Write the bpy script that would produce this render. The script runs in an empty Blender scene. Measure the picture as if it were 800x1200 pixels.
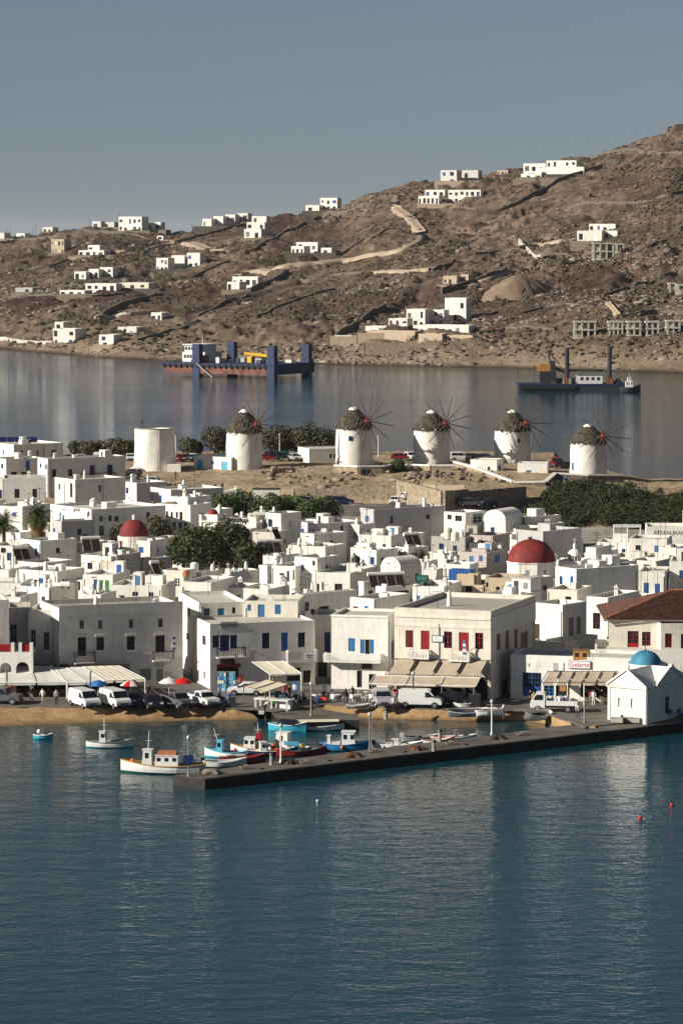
import bpy, math, random
import numpy as np
from mathutils import Vector, Matrix, noise as mnoise

SC = bpy.context.scene
COL = SC.collection
rnd = random.Random(7)
R = math.radians

# ------------------------------------------------------------------ camera
F = 3850.0            # focal length in photograph pixels (800 wide)
CAMZ = 52.0
PITCH = math.atan(325.0 / F)
cam_d = bpy.data.cameras.new('camera')
cam_d.sensor_fit = 'HORIZONTAL'
cam_d.sensor_width = 36.0
cam_d.lens = 36.0 * F / 800.0
cam_d.clip_start = 1.0
cam_d.clip_end = 60000.0
cam = bpy.data.objects.new('camera', cam_d)
COL.objects.link(cam)
cam.location = (0, 0, CAMZ)
cam.rotation_euler = (math.pi / 2 - PITCH, 0, 0)
SC.camera = cam

# ------------------------------------------------------------------ light
SUN_EL = R(25)
SUN_H = Vector((-0.94, -0.34, 0)).normalized()       # horizontal direction towards the sun
to_sun = Vector((SUN_H.x * math.cos(SUN_EL), SUN_H.y * math.cos(SUN_EL), math.sin(SUN_EL)))
world = bpy.data.worlds.new('World')
SC.world = world
world.use_nodes = True
wn = world.node_tree.nodes
wl = world.node_tree.links
wn.clear()
sky = wn.new('ShaderNodeTexSky')
sky.sky_type = 'NISHITA'
sky.sun_disc = False
sky.sun_elevation = SUN_EL
sky.sun_rotation = math.atan2(SUN_H.x, SUN_H.y) % (2 * math.pi)
sky.altitude = 50
sky.air_density = 0.6
sky.dust_density = 0.15
sky.ozone_density = 1.5
hs = wn.new('ShaderNodeHueSaturation')
hs.inputs['Saturation'].default_value = 0.48
bg = wn.new('ShaderNodeBackground')
bg.inputs['Strength'].default_value = 0.05
out = wn.new('ShaderNodeOutputWorld')
wl.new(sky.outputs[0], hs.inputs['Color'])
tint = wn.new('ShaderNodeMixRGB')
tint.blend_type = 'MULTIPLY'
tint.inputs['Fac'].default_value = 1.0
tint.inputs['Color2'].default_value = (0.54, 0.60, 0.675, 1)
wl.new(hs.outputs[0], tint.inputs['Color1'])
wl.new(tint.outputs[0], bg.inputs[0])
wl.new(bg.outputs[0], out.inputs[0])
sun_d = bpy.data.lights.new('sun', 'SUN')
sun_d.energy = 5.0
sun_d.angle = R(0.5)
sun_d.color = (1.0, 0.935, 0.82)
sun = bpy.data.objects.new('sun', sun_d)
COL.objects.link(sun)
sun.location = (-200, -60, 200)
sun.rotation_euler = (-to_sun).to_track_quat('-Z', 'Y').to_euler()
SC.view_settings.view_transform = 'Standard'
SC.view_settings.look = 'None'
SC.view_settings.gamma = 1
SC.view_settings.use_curve_mapping = False
SC.view_settings.exposure = 0.50
SC.render.engine = 'CYCLES'
SC.cycles.max_bounces = 6
SC.cycles.diffuse_bounces = 2
SC.cycles.glossy_bounces = 3
SC.cycles.transmission_bounces = 3
SC.cycles.volume_bounces = 0
SC.cycles.caustics_reflective = False
SC.cycles.caustics_refractive = False

# ------------------------------------------------------------------ pixel <-> place
CP, SP = math.cos(PITCH), math.sin(PITCH)
def ray(px, py):
    a = (px - 400.0) / F
    b = (600.0 - py) / F
    return Vector((a, CP + b * SP, -SP + b * CP))
def pz(px, py, z):
    d = ray(px, py)
    t = (z - CAMZ) / d.z
    return Vector((d.x * t, d.y * t, z))
def pd(px, py, Y):
    d = ray(px, py)
    t = Y / d.y
    return Vector((d.x * t, Y, CAMZ + d.z * t))
def kx(px, py):
    d = ray(px, py)
    return d.x / d.y
def PXof(X, Y):
    return 400.0 + F * X / Y           # close enough for lookups

# ------------------------------------------------------------------ noise (numpy)
def _hash(ix, iy, seed):
    h = (ix.astype(np.int64) * 374761393 + iy.astype(np.int64) * 668265263 + seed * 982451653) & 0xFFFFFFFF
    h = ((h ^ (h >> 13)) * 1274126177) & 0xFFFFFFFF
    h = h ^ (h >> 16)
    return (h & 0xFFFFFF) / float(0xFFFFFF)
def vnoise(x, y, seed=0):
    x = np.asarray(x, dtype=float); y = np.asarray(y, dtype=float)
    ix = np.floor(x); iy = np.floor(y)
    fx = x - ix; fy = y - iy
    fx = fx * fx * (3 - 2 * fx); fy = fy * fy * (3 - 2 * fy)
    a = _hash(ix, iy, seed); b = _hash(ix + 1, iy, seed)
    c = _hash(ix, iy + 1, seed); d = _hash(ix + 1, iy + 1, seed)
    return (a * (1 - fx) + b * fx) * (1 - fy) + (c * (1 - fx) + d * fx) * fy
def fbm(x, y, octv=4, seed=0, gain=0.5):
    s = 0; a = 1.0; n = 0
    for k in range(octv):
        s = s + a * (vnoise(x, y, seed + k * 17) - 0.5)
        n += a; a *= gain
        x = x * 2.03 + 11.3; y = y * 2.03 + 5.7
    return s / n * 2

# ------------------------------------------------------------------ ground heights
def tab(pairs):
    p = np.array(pairs, dtype=float)
    return lambda v: np.interp(v, p[:, 0], p[:, 1])
def y2d(y, z):
    return (CAMZ - z) * F / (y - 275.0)
_shore_px = [(-80, 857), (0, 855), (60, 852), (120, 850), (200, 848), (320, 846), (420, 845), (500, 847), (560, 848), (620, 848), (640, 852), (660, 858), (690, 868), (900, 880)]
_top_px = [(-80, 832), (60, 832), (150, 833), (230, 832), (300, 836), (320, 838), (380, 829), (450, 833), (560, 836), (620, 837), (645, 842), (665, 848), (690, 858), (900, 870)]
shoreY = tab([(p, y2d(y, 0)) for p, y in _shore_px])
beachY = tab([(p, y2d(y, 1.05)) for p, y in _top_px])
_prof_px = np.array([-100, 150, 250, 345, 467, 519, 610, 650, 715, 760, 900], float)
_prof = [
    [(372, 1.3), (560, 3), (590, 3.8), (615, 6.0), (640, 7), (685, 7), (712, -3)],
    [(372, 1.3), (560, 3), (590, 3.8), (615, 6.0), (640, 7), (685, 7), (712, -3)],
    [(372, 1.3), (560, 3), (592, 3.2), (612, 5.3), (640, 7.1), (685, 7), (712, -3)],
    [(372, 1.3), (560, 3), (601, 3.0), (602.5, 5.3), (635, 7.3), (685, 7), (712, -3)],
    [(372, 1.3), (560, 3), (600, 3.0), (601.5, 5.6), (635, 7.3), (685, 7), (712, -3)],
    [(372, 1.3), (560, 3), (567.6, 3.0), (569, 6.0), (635, 7.3), (685, 7), (712, -3)],
    [(372, 1.3), (560, 3), (586, 3.0), (588, 5.6), (622, 7.0), (685, 7), (712, -3)],
    [(372, 1.3), (555, 3), (580, 4.0), (606, 6.2), (618, 7.0), (680, 7), (705, -3)],
    [(372, 1.3), (545, 3), (570, 3.8), (600, 5.4), (622, 6.6), (645, 6), (665, -3)],
    [(372, 1.3), (545, 2.6), (575, 3.0), (602, 4.6), (622, 5.4), (634, 5.0), (650, -3)],
    [(372, 1.3), (545, 2.6), (575, 3.0), (602, 4.6), (622, 5.2), (634, 5.0), (650, -3)],
]
def gz(X, Y):
    """height of the near land (town, plateau, beach)"""
    X = np.asarray(X, float); Y = np.asarray(Y, float)
    px = 400.0 + F * X / np.maximum(Y, 1)
    cols = np.stack([np.interp(Y, [q[0] for q in pr], [q[1] for q in pr]) for pr in _prof])
    pxc = np.clip(px, -100, 899.9)
    i = np.clip(np.searchsorted(_prof_px, pxc, side='right') - 1, 0, len(_prof) - 2)
    w = (pxc - _prof_px[i]) / (_prof_px[i + 1] - _prof_px[i])
    za = np.take_along_axis(cols, i[None], 0)[0]
    zb = np.take_along_axis(cols, (i + 1)[None], 0)[0]
    z = za * (1 - w) + zb * w
    sY = shoreY(px); bY = beachY(px)
    t = (Y - sY) / np.maximum(bY - sY, 0.5)
    zbch = np.where(t < 0, np.maximum((Y - sY) * 0.15, -3), np.minimum(t, 1) * 1.05)
    zroad = np.interp(Y, [0, 372], [1.05, 1.3])
    zf = np.where(t < 1, zbch, np.minimum(1.05 + (Y - bY) * 0.02, zroad + 0.15))
    return np.where(Y < 372, np.minimum(zf, 1.3), z)
def g1(X, Y):
    return float(gz(np.array([X]), np.array([Y]))[0])

# far hill across the bay
hshore = tab([(p, y2d(y, 0)) for p, y in [(-250, 404), (0, 409), (60, 414), (120, 419), (200, 423), (300, 425), (400, 427), (500, 429), (600, 431), (700, 434), (800, 437), (1050, 444)]])
_ridge = [(-250, 286), (-60, 281), (0, 279), (60, 272), (110, 265), (160, 268), (200, 273), (240, 266), (300, 258), (340, 250), (400, 240), (430, 227), (480, 214), (520, 209), (560, 205), (600, 197), (640, 190), (680, 182), (700, 180), (740, 168), (780, 152), (800, 148), (850, 132), (1050, 90)]
hridge_y = tab(_ridge)
hridge_d = tab([(-250, 2500), (0, 2400), (200, 2300), (400, 2150), (600, 2000), (800, 1900), (1050, 1850)])
def hz(X, Y, detail=True):
    X = np.asarray(X, float); Y = np.asarray(Y, float)
    px = 400.0 + F * X / np.maximum(Y, 1)
    d0 = hshore(px); d1 = hridge_d(px)
    h1 = CAMZ + (275.0 - hridge_y(px)) / F * d1
    t = (Y - d0) / (d1 - d0)
    tc = np.clip(t, -0.2, 1.6)
    prof = np.where(tc < 0, tc * 0.6, np.where(tc < 0.04, tc * 1.9, 0.076 + (np.minimum(tc, 1) - 0.04) * 0.9625))
    prof = np.where(tc > 1, 1 - (tc - 1) * 0.55, prof)
    z = h1 * prof
    if detail:
        m = np.clip(tc * 12, 0, 1) * np.clip((1.25 - tc) * 4, 0.45, 1)
        z = z + m * (fbm(X / 150, Y / 150, 3, 3) * 7.0 * np.clip((1.0 - tc) * 3, 0.12, 1))
        rocky = np.clip(fbm(X / 70, Y / 90, 3, 9) * 2.2 + 0.45, 0.1, 1)
        r1 = np.abs(fbm(X / 16 + Y / 60, Y / 22, 4, 21, 0.6))
        r2 = np.abs(fbm(X / 42 - Y / 130, Y / 70, 3, 61, 0.5))
        z = z + m * rocky * (r1 * 6.5 - 1.0) - m * np.clip(0.22 - r2, 0, 1) * 14.0
        z = z + np.clip(tc * 40, 0, 1) * fbm(X / 5, Y / 6, 3, 31, 0.6) * 0.8
    return z
def h1(X, Y):
    return float(hz(np.array([X]), np.array([Y]))[0])
def hill_hit(px, py):
    """where the line of sight through a pixel meets the hillside"""
    d = ray(px, py)
    Y = np.arange(1200.0, 2700.0, 3.0)
    X = d.x / d.y * Y
    Z = CAMZ + d.z / d.y * Y
    hh = hz(X, Y)
    k = np.where((hh > Z) & (hh > 0.2))[0]
    if len(k) == 0:
        i = int(np.argmax(hh - Z))
    else:
        i = int(k[0])
    return Vector((float(X[i]), float(Y[i]), float(hh[i])))

# ------------------------------------------------------------------ materials
MATS = {}
def mk(name):
    m = bpy.data.materials.new(name)
    m.use_nodes = True
    MATS[name] = m
    nt = m.node_tree
    b = nt.nodes['Principled BSDF']
    return m, nt, b
def N(nt, t, **kw):
    n = nt.nodes.new(t)
    for k, v in kw.items():
        setattr(n, k, v)
    return n
def ramp(nt, stops):
    r = N(nt, 'ShaderNodeValToRGB')
    e = r.color_ramp.elements
    while len(e) < len(stops):
        e.new(0.5)
    for i, (p, c) in enumerate(stops):
        e[i].position = p
        e[i].color = (c[0], c[1], c[2], 1)
    return r
def noise_tex(nt, scale, detail=4, rough=0.55, coord='Object', dist=0.0, stretch=None):
    tc = N(nt, 'ShaderNodeTexCoord')
    n = N(nt, 'ShaderNodeTexNoise')
    n.inputs['Scale'].default_value = scale
    n.inputs['Detail'].default_value = detail
    n.inputs['Roughness'].default_value = rough
    n.inputs['Distortion'].default_value = dist
    if stretch:
        mp = N(nt, 'ShaderNodeMapping')
        mp.inputs['Scale'].default_value = stretch
        nt.links.new(tc.outputs[coord], mp.inputs[0])
        nt.links.new(mp.outputs[0], n.inputs['Vector'])
    else:
        nt.links.new(tc.outputs[coord], n.inputs['Vector'])
    return n
def mat(name, c, rough=0.7, var=0.12, scale=1.5, metal=0.0, bump=0.0, spec=0.4, c2=None, stain=None):
    """plain coloured surface with uneven tone; c2 = second tone mixed in by noise"""
    m, nt, b = mk(name)
    b.inputs['Roughness'].default_value = rough
    b.inputs['Metallic'].default_value = metal
    b.inputs['Specular IOR Level'].default_value = spec
    n = noise_tex(nt, scale)
    lo = tuple(x * (1 - var) for x in c)
    hi = c2 if c2 else tuple(min(1, x * (1 + var)) for x in c)
    r = ramp(nt, [(0.32, lo), (0.68, hi)])
    nt.links.new(n.outputs[0], r.inputs[0])
    nt.links.new(r.outputs[0], b.inputs['Base Color'])
    if bump:
        bp = N(nt, 'ShaderNodeBump')
        bp.inputs['Strength'].default_value = bump
        bp.inputs['Distance'].default_value = 0.1
        n2 = noise_tex(nt, scale * 6, 5)
        nt.links.new(n2.outputs[0], bp.inputs['Height'])
        nt.links.new(bp.outputs[0], b.inputs['Normal'])
    return m
def whitewash(name, c, dirt=(0.36, 0.31, 0.25), amt=0.55):
    """limewashed plaster: uneven coats, run-off streaks and patches, tint differs per building"""
    m, nt, b = mk(name)
    b.inputs['Roughness'].default_value = 0.85
    b.inputs['Specular IOR Level'].default_value = 0.2
    L = nt.links.new
    n1 = noise_tex(nt, 0.55, 5, 0.6)
    n2 = noise_tex(nt, 1.3, 6, 0.7, stretch=(2.2, 2.2, 0.35))
    r1 = ramp(nt, [(0.3, tuple(x * 0.86 for x in c)), (0.62, c)])
    L(n1.outputs[0], r1.inputs[0])
    r2 = ramp(nt, [(0.50, (0, 0, 0)), (0.76, (amt, amt, amt))])
    L(n2.outputs[0], r2.inputs[0])
    mx = N(nt, 'ShaderNodeMixRGB')
    mx.inputs['Color2'].default_value = (*dirt, 1)
    L(r2.outputs[0], mx.inputs['Fac'])
    L(r1.outputs[0], mx.inputs['Color1'])
    oi = N(nt, 'ShaderNodeObjectInfo')
    r3 = ramp(nt, [(0.0, (0.90, 0.885, 0.86)), (0.5, (1, 0.985, 0.955)), (1.0, (1, 1, 1))])
    L(oi.outputs['Random'], r3.inputs[0])
    m2 = N(nt, 'ShaderNodeMixRGB', blend_type='MULTIPLY')
    m2.inputs['Fac'].default_value = 1
    L(mx.outputs[0], m2.inputs['Color1'])
    L(r3.outputs[0], m2.inputs['Color2'])
    L(m2.outputs[0], b.inputs['Base Color'])
    bp = N(nt, 'ShaderNodeBump')
    bp.inputs['Strength'].default_value = 0.35
    bp.inputs['Distance'].default_value = 0.06
    n3 = noise_tex(nt, 2.2, 5)
    L(n3.outputs[0], bp.inputs['Height'])
    L(bp.outputs[0], b.inputs['Normal'])
    return m
whitewash('white', (0.82, 0.80, 0.755))
whitewash('cream', (0.77, 0.73, 0.645))
whitewash('offwhite', (0.70, 0.68, 0.65))
whitewash('stonewash', (0.55, 0.44, 0.33), (0.3, 0.22, 0.16), 0.7)
whitewash('mauve', (0.50, 0.44, 0.42))
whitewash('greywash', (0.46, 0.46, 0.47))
whitewash('roofwash', (0.60, 0.575, 0.52), (0.25, 0.22, 0.19), 0.75)
whitewash('roofgrey', (0.42, 0.40, 0.36), (0.2, 0.18, 0.15), 0.7)
whitewash('chapelwhite', (0.83, 0.81, 0.77), amt=0.25)
mat('blue_paint', (0.02, 0.10, 0.34), 0.5)
mat('light_blue_paint', (0.05, 0.19, 0.40), 0.5)
mat('cyan_paint', (0.10, 0.42, 0.60), 0.5)
mat('navy_paint', (0.012, 0.022, 0.10), 0.5)
mat('red_paint', (0.28, 0.010, 0.012), 0.45)
mat('darkred_paint', (0.11, 0.008, 0.010), 0.5)
mat('green_paint', (0.03, 0.33, 0.06), 0.5)
mat('grey_paint', (0.22, 0.23, 0.24), 0.5)
mat('dark_wood', (0.045, 0.03, 0.022), 0.6)
mat('wood', (0.20, 0.11, 0.05), 0.7, 0.3)
mat('orange_wood', (0.42, 0.19, 0.05), 0.6, 0.2)
mat('white_paint', (0.78, 0.77, 0.74), 0.5, 0.06)
mat('glass_dark', (0.012, 0.016, 0.022), 0.12, 0.3, spec=0.5)
mat('dark_inside', (0.018, 0.016, 0.015), 0.9)
mat('metal_grey', (0.30, 0.30, 0.31), 0.45, metal=0.6)
mat('metal_dark', (0.05, 0.05, 0.055), 0.5, metal=0.3)
mat('lamp_white', (0.5, 0.5, 0.48), 0.3)
mat('tank_white', (0.68, 0.67, 0.64), 0.5)
mat('tank_black', (0.015, 0.015, 0.017), 0.4)
mat('rust', (0.22, 0.075, 0.03), 0.8, 0.3, 2)
mat('terracotta', (0.40, 0.15, 0.07), 0.8, 0.25, 2)
mat('solar_glass', (0.035, 0.022, 0.018), 0.15, 0.2)
mat('red_dome', (0.17, 0.015, 0.014), 0.75, 0.2, 0.8, c2=(0.23, 0.030, 0.024))
mat('blue_dome', (0.035, 0.17, 0.29), 0.7, 0.15, 0.8, c2=(0.055, 0.23, 0.36))
mat('awning_tan', (0.40, 0.33, 0.25), 0.9, 0.12, 1.0)
mat('awning_dark', (0.09, 0.075, 0.06), 0.9)
mat('awning_cream', (0.66, 0.60, 0.46), 0.9, 0.08)
mat('awning_white', (0.64, 0.62, 0.57), 0.85, 0.12, 0.8)
mat('stone_wall_mat', (0.30, 0.235, 0.16), 0.95, 0.45, 1.6, bump=0.8, c2=(0.44, 0.36, 0.26))
mat('dark_stone_mat', (0.115, 0.098, 0.078), 0.95, 0.5, 1.4, bump=0.8, c2=(0.20, 0.17, 0.14))
mat('concrete', (0.30, 0.275, 0.24), 0.9, 0.25, 0.7, bump=0.4)
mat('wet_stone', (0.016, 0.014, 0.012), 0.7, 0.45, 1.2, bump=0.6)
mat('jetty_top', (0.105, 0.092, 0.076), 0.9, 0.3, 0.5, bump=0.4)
mat('concrete_pale', (0.46, 0.43, 0.37), 0.9, 0.2, 0.3, bump=0.3)
mat('rubber', (0.012, 0.012, 0.012), 0.8)
mat('rim_metal', (0.45, 0.45, 0.46), 0.35, metal=0.7)
mat('skin', (0.42, 0.24, 0.16), 0.6)
mat('hair', (0.025, 0.018, 0.013), 0.7)
mat('headlight', (0.62, 0.63, 0.62), 0.15)
mat('taillight', (0.30, 0.01, 0.01), 0.3)
mat('orange_plastic', (0.72, 0.16, 0.03), 0.5)
mat('red_plastic', (0.55, 0.015, 0.015), 0.45)
mat('yellow_paint', (0.62, 0.36, 0.03), 0.5)
mat('hull_white', (0.72, 0.71, 0.68), 0.35, 0.08)
mat('hull_blue', (0.02, 0.16, 0.36), 0.4, 0.2)
mat('hull_cyan', (0.04, 0.36, 0.48), 0.4, 0.15)
mat('hull_red', (0.24, 0.022, 0.020), 0.45, 0.25)
mat('hull_navy', (0.015, 0.022, 0.06), 0.5, 0.3)
mat('hull_green', (0.015, 0.10, 0.075), 0.5)
mat('hull_brown', (0.10, 0.045, 0.022), 0.5)
mat('hull_ochre', (0.50, 0.25, 0.04), 0.5)
mat('barge_red', (0.15, 0.05, 0.038), 0.8, 0.4, 0.4, c2=(0.23, 0.095, 0.07))
mat('barge_blue', (0.010, 0.022, 0.080), 0.6, 0.3, 0.5)
mat('barge_black', (0.02, 0.022, 0.03), 0.7, 0.3)
mat('thatch', (0.060, 0.047, 0.035), 0.95, 0.5, 1.5, bump=0.9, c2=(0.105, 0.084, 0.062))
mat('spar_wood', (0.07, 0.05, 0.035), 0.8, 0.3)
mat('rope', (0.2, 0.17, 0.12), 0.9)
mat('shirt_white', (0.7, 0.7, 0.68), 0.85)
mat('shirt_red', (0.5, 0.03, 0.03), 0.85)
mat('shirt_blue', (0.05, 0.13, 0.33), 0.85)
mat('shirt_black', (0.015, 0.015, 0.018), 0.85)
mat('shirt_sand', (0.42, 0.33, 0.22), 0.85)
mat('jeans', (0.03, 0.05, 0.11), 0.9)
mat('trousers_dark', (0.02, 0.02, 0.022), 0.9)
mat('shorts_tan', (0.34, 0.27, 0.18), 0.9)
for nm, c in [('white', (0.72, 0.72, 0.70)), ('silver', (0.35, 0.36, 0.38)), ('black', (0.012, 0.012, 0.015)), ('navy', (0.012, 0.022, 0.07)), ('red', (0.20, 0.012, 0.012)), ('grey', (0.10, 0.105, 0.115)), ('yellow', (0.75, 0.42, 0.01)), ('blue', (0.03, 0.10, 0.28)), ('green', (0.02, 0.08, 0.05))]:
    mat('car_' + nm, c, 0.28, 0.05, spec=0.5)

def leafmat(name, c, c2, c3=None):
    m, nt, b = mk(name)
    b.inputs['Roughness'].default_value = 0.65
    b.inputs['Specular IOR Level'].default_value = 0.25
    g = N(nt, 'ShaderNodeNewGeometry')
    r = ramp(nt, [(0.0, c), (0.55, c2), (1.0, c3 or c2)])
    nt.links.new(g.outputs['Random Per Island'], r.inputs[0])
    nt.links.new(r.outputs[0], b.inputs['Base Color'])
    return m
leafmat('leaf_dark', (0.022, 0.034, 0.014), (0.045, 0.062, 0.022), (0.075, 0.085, 0.03))
leafmat('leaf_olive', (0.04, 0.045, 0.022), (0.075, 0.075, 0.04), (0.11, 0.10, 0.055))
leafmat('leaf_green', (0.025, 0.045, 0.014), (0.05, 0.08, 0.022), (0.085, 0.11, 0.03))
leafmat('leaf_bank_shaded', (0.012, 0.022, 0.008), (0.026, 0.040, 0.013), (0.06, 0.062, 0.022))  # leaf tones darkened to put the bank's deep shadow into the colour
leafmat('palm_leaf', (0.03, 0.05, 0.015), (0.06, 0.085, 0.025), (0.09, 0.10, 0.035))
leafmat('palm_dead', (0.12, 0.065, 0.025), (0.19, 0.10, 0.04), (0.24, 0.14, 0.06))
leafmat('scrub_leaf', (0.035, 0.028, 0.018), (0.06, 0.046, 0.028), (0.085, 0.07, 0.04))
leafmat('rock_piece', (0.12, 0.094, 0.076), (0.19, 0.15, 0.12), (0.29, 0.235, 0.185))
mat('bark', (0.09, 0.065, 0.045), 0.9, 0.3, 2)

# sea
def make_sea():
    m, nt, b = mk('sea_water')
    L = nt.links.new
    b.inputs['Base Color'].default_value = (0.005, 0.040, 0.056, 1)
    b.inputs['Roughness'].default_value = 0.04
    b.inputs['IOR'].default_value = 1.333
    b.inputs['Specular IOR Level'].default_value = 0.5
    # ripples: three sizes of wavelets, slightly crossed wind direction
    def wave(scale, stretch, det, rot=0.0):
        tc = N(nt, 'ShaderNodeTexCoord')
        mp = N(nt, 'ShaderNodeMapping')
        mp.inputs['Rotation'].default_value = (0, 0, rot)
        mp.inputs['Scale'].default_value = stretch
        L(tc.outputs['Object'], mp.inputs[0])
        n = N(nt, 'ShaderNodeTexNoise')
        n.inputs['Scale'].default_value = scale
        n.inputs['Detail'].default_value = det
        n.inputs['Roughness'].default_value = 0.5
        n.inputs['Distortion'].default_value = 0.3
        L(mp.outputs[0], n.inputs['Vector'])
        return n
    a = wave(2.0, (0.65, 1.0, 1), 3, 0.18)
    c = wave(0.42, (0.6, 1.0, 1), 2, -0.3)
    mA = N(nt, 'ShaderNodeMath', operation='MULTIPLY')
    mA.inputs[1].default_value = 0.075
    mC = N(nt, 'ShaderNodeMath', operation='MULTIPLY')
    mC.inputs[1].default_value = 0.15
    L(a.outputs[0], mA.inputs[0]); L(c.outputs[0], mC.inputs[0])
    ad = N(nt, 'ShaderNodeMath', operation='ADD')
    L(mA.outputs[0], ad.inputs[0]); L(mC.outputs[0], ad.inputs[1])
    # calmer and rougher patches of water
    cal = wave(0.012, (0.6, 1.4, 1), 3, 0.1)
    cr = ramp(nt, [(0.35, (0.55, 0.55, 0.55)), (0.65, (1, 1, 1))])
    L(cal.outputs[0], cr.inputs[0])
    mm = N(nt, 'ShaderNodeMath', operation='MULTIPLY')
    L(ad.outputs[0], mm.inputs[0]); L(cr.outputs[0], mm.inputs[1])
    bp = N(nt, 'ShaderNodeBump')
    bp.inputs['Strength'].default_value = 1.0
    bp.inputs['Distance'].default_value = 1.0
    L(mm.outputs[0], bp.inputs['Height'])
    L(bp.outputs[0], b.inputs['Normal'])
make_sea()

def make_sand():
    m, nt, b = mk('sand')
    L = nt.links.new
    b.inputs['Roughness'].default_value = 0.95
    b.inputs['Specular IOR Level'].default_value = 0.15
    n = noise_tex(nt, 0.8, 6, 0.65)
    r = ramp(nt, [(0.3, (0.25, 0.155, 0.075)), (0.55, (0.36, 0.235, 0.12)), (0.75, (0.42, 0.29, 0.16))])
    L(n.outputs[0], r.inputs[0])
    # wet band by the water line: a real change of the sand's colour with height
    g = N(nt, 'ShaderNodeNewGeometry')
    s = N(nt, 'ShaderNodeSeparateXYZ')
    L(g.outputs['Position'], s.inputs[0])
    mr = N(nt, 'ShaderNodeMapRange')
    mr.inputs[1].default_value = 0.05; mr.inputs[2].default_value = 0.35
    mr.inputs[3].default_value = 0.55; mr.inputs[4].default_value = 1.0
    L(s.outputs['Z'], mr.inputs[0])
    m2 = N(nt, 'ShaderNodeMixRGB', blend_type='MULTIPLY'); m2.inputs[0].default_value = 1
    L(r.outputs[0], m2.inputs[1]); L(mr.outputs[0], m2.inputs[2])
    L(m2.outputs[0], b.inputs['Base Color'])
    bp = N(nt, 'ShaderNodeBump'); bp.inputs['Strength'].default_value = 0.6; bp.inputs['Distance'].default_value = 0.15
    n2 = noise_tex(nt, 2.5, 5)
    L(n2.outputs[0], bp.inputs['Height']); L(bp.outputs[0], b.inputs['Normal'])
make_sand()
mat('asphalt', (0.10, 0.095, 0.088), 0.9, 0.25, 0.4, c2=(0.17, 0.155, 0.135), bump=0.3)
mat('paving', (0.30, 0.275, 0.24), 0.9, 0.3, 0.3, bump=0.3)
mat('dirt_road', (0.34, 0.265, 0.19), 0.95, 0.2, 0.15)
mat('dirt_pile', (0.19, 0.135, 0.092), 0.95, 0.25, 0.2, bump=0.5)

def make_plateau():
    m, nt, b = mk('dry_ground')
    L = nt.links.new
    b.inputs['Roughness'].default_value = 0.95
    b.inputs['Specular IOR Level'].default_value = 0.15
    n = noise_tex(nt, 0.16, 8, 0.68)
    r = ramp(nt, [(0.28, (0.15, 0.105, 0.062)), (0.42, (0.27, 0.20, 0.125)), (0.60, (0.37, 0.285, 0.185)), (0.78, (0.43, 0.345, 0.235))])
    L(n.outputs[0], r.inputs[0]); L(r.outputs[0], b.inputs['Base Color'])
    bp = N(nt, 'ShaderNodeBump'); bp.inputs['Strength'].default_value = 0.8; bp.inputs['Distance'].default_value = 0.4
    n2 = noise_tex(nt, 0.8, 6)
    L(n2.outputs[0], bp.inputs['Height']); L(bp.outputs[0], b.inputs['Normal'])
make_plateau()

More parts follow.
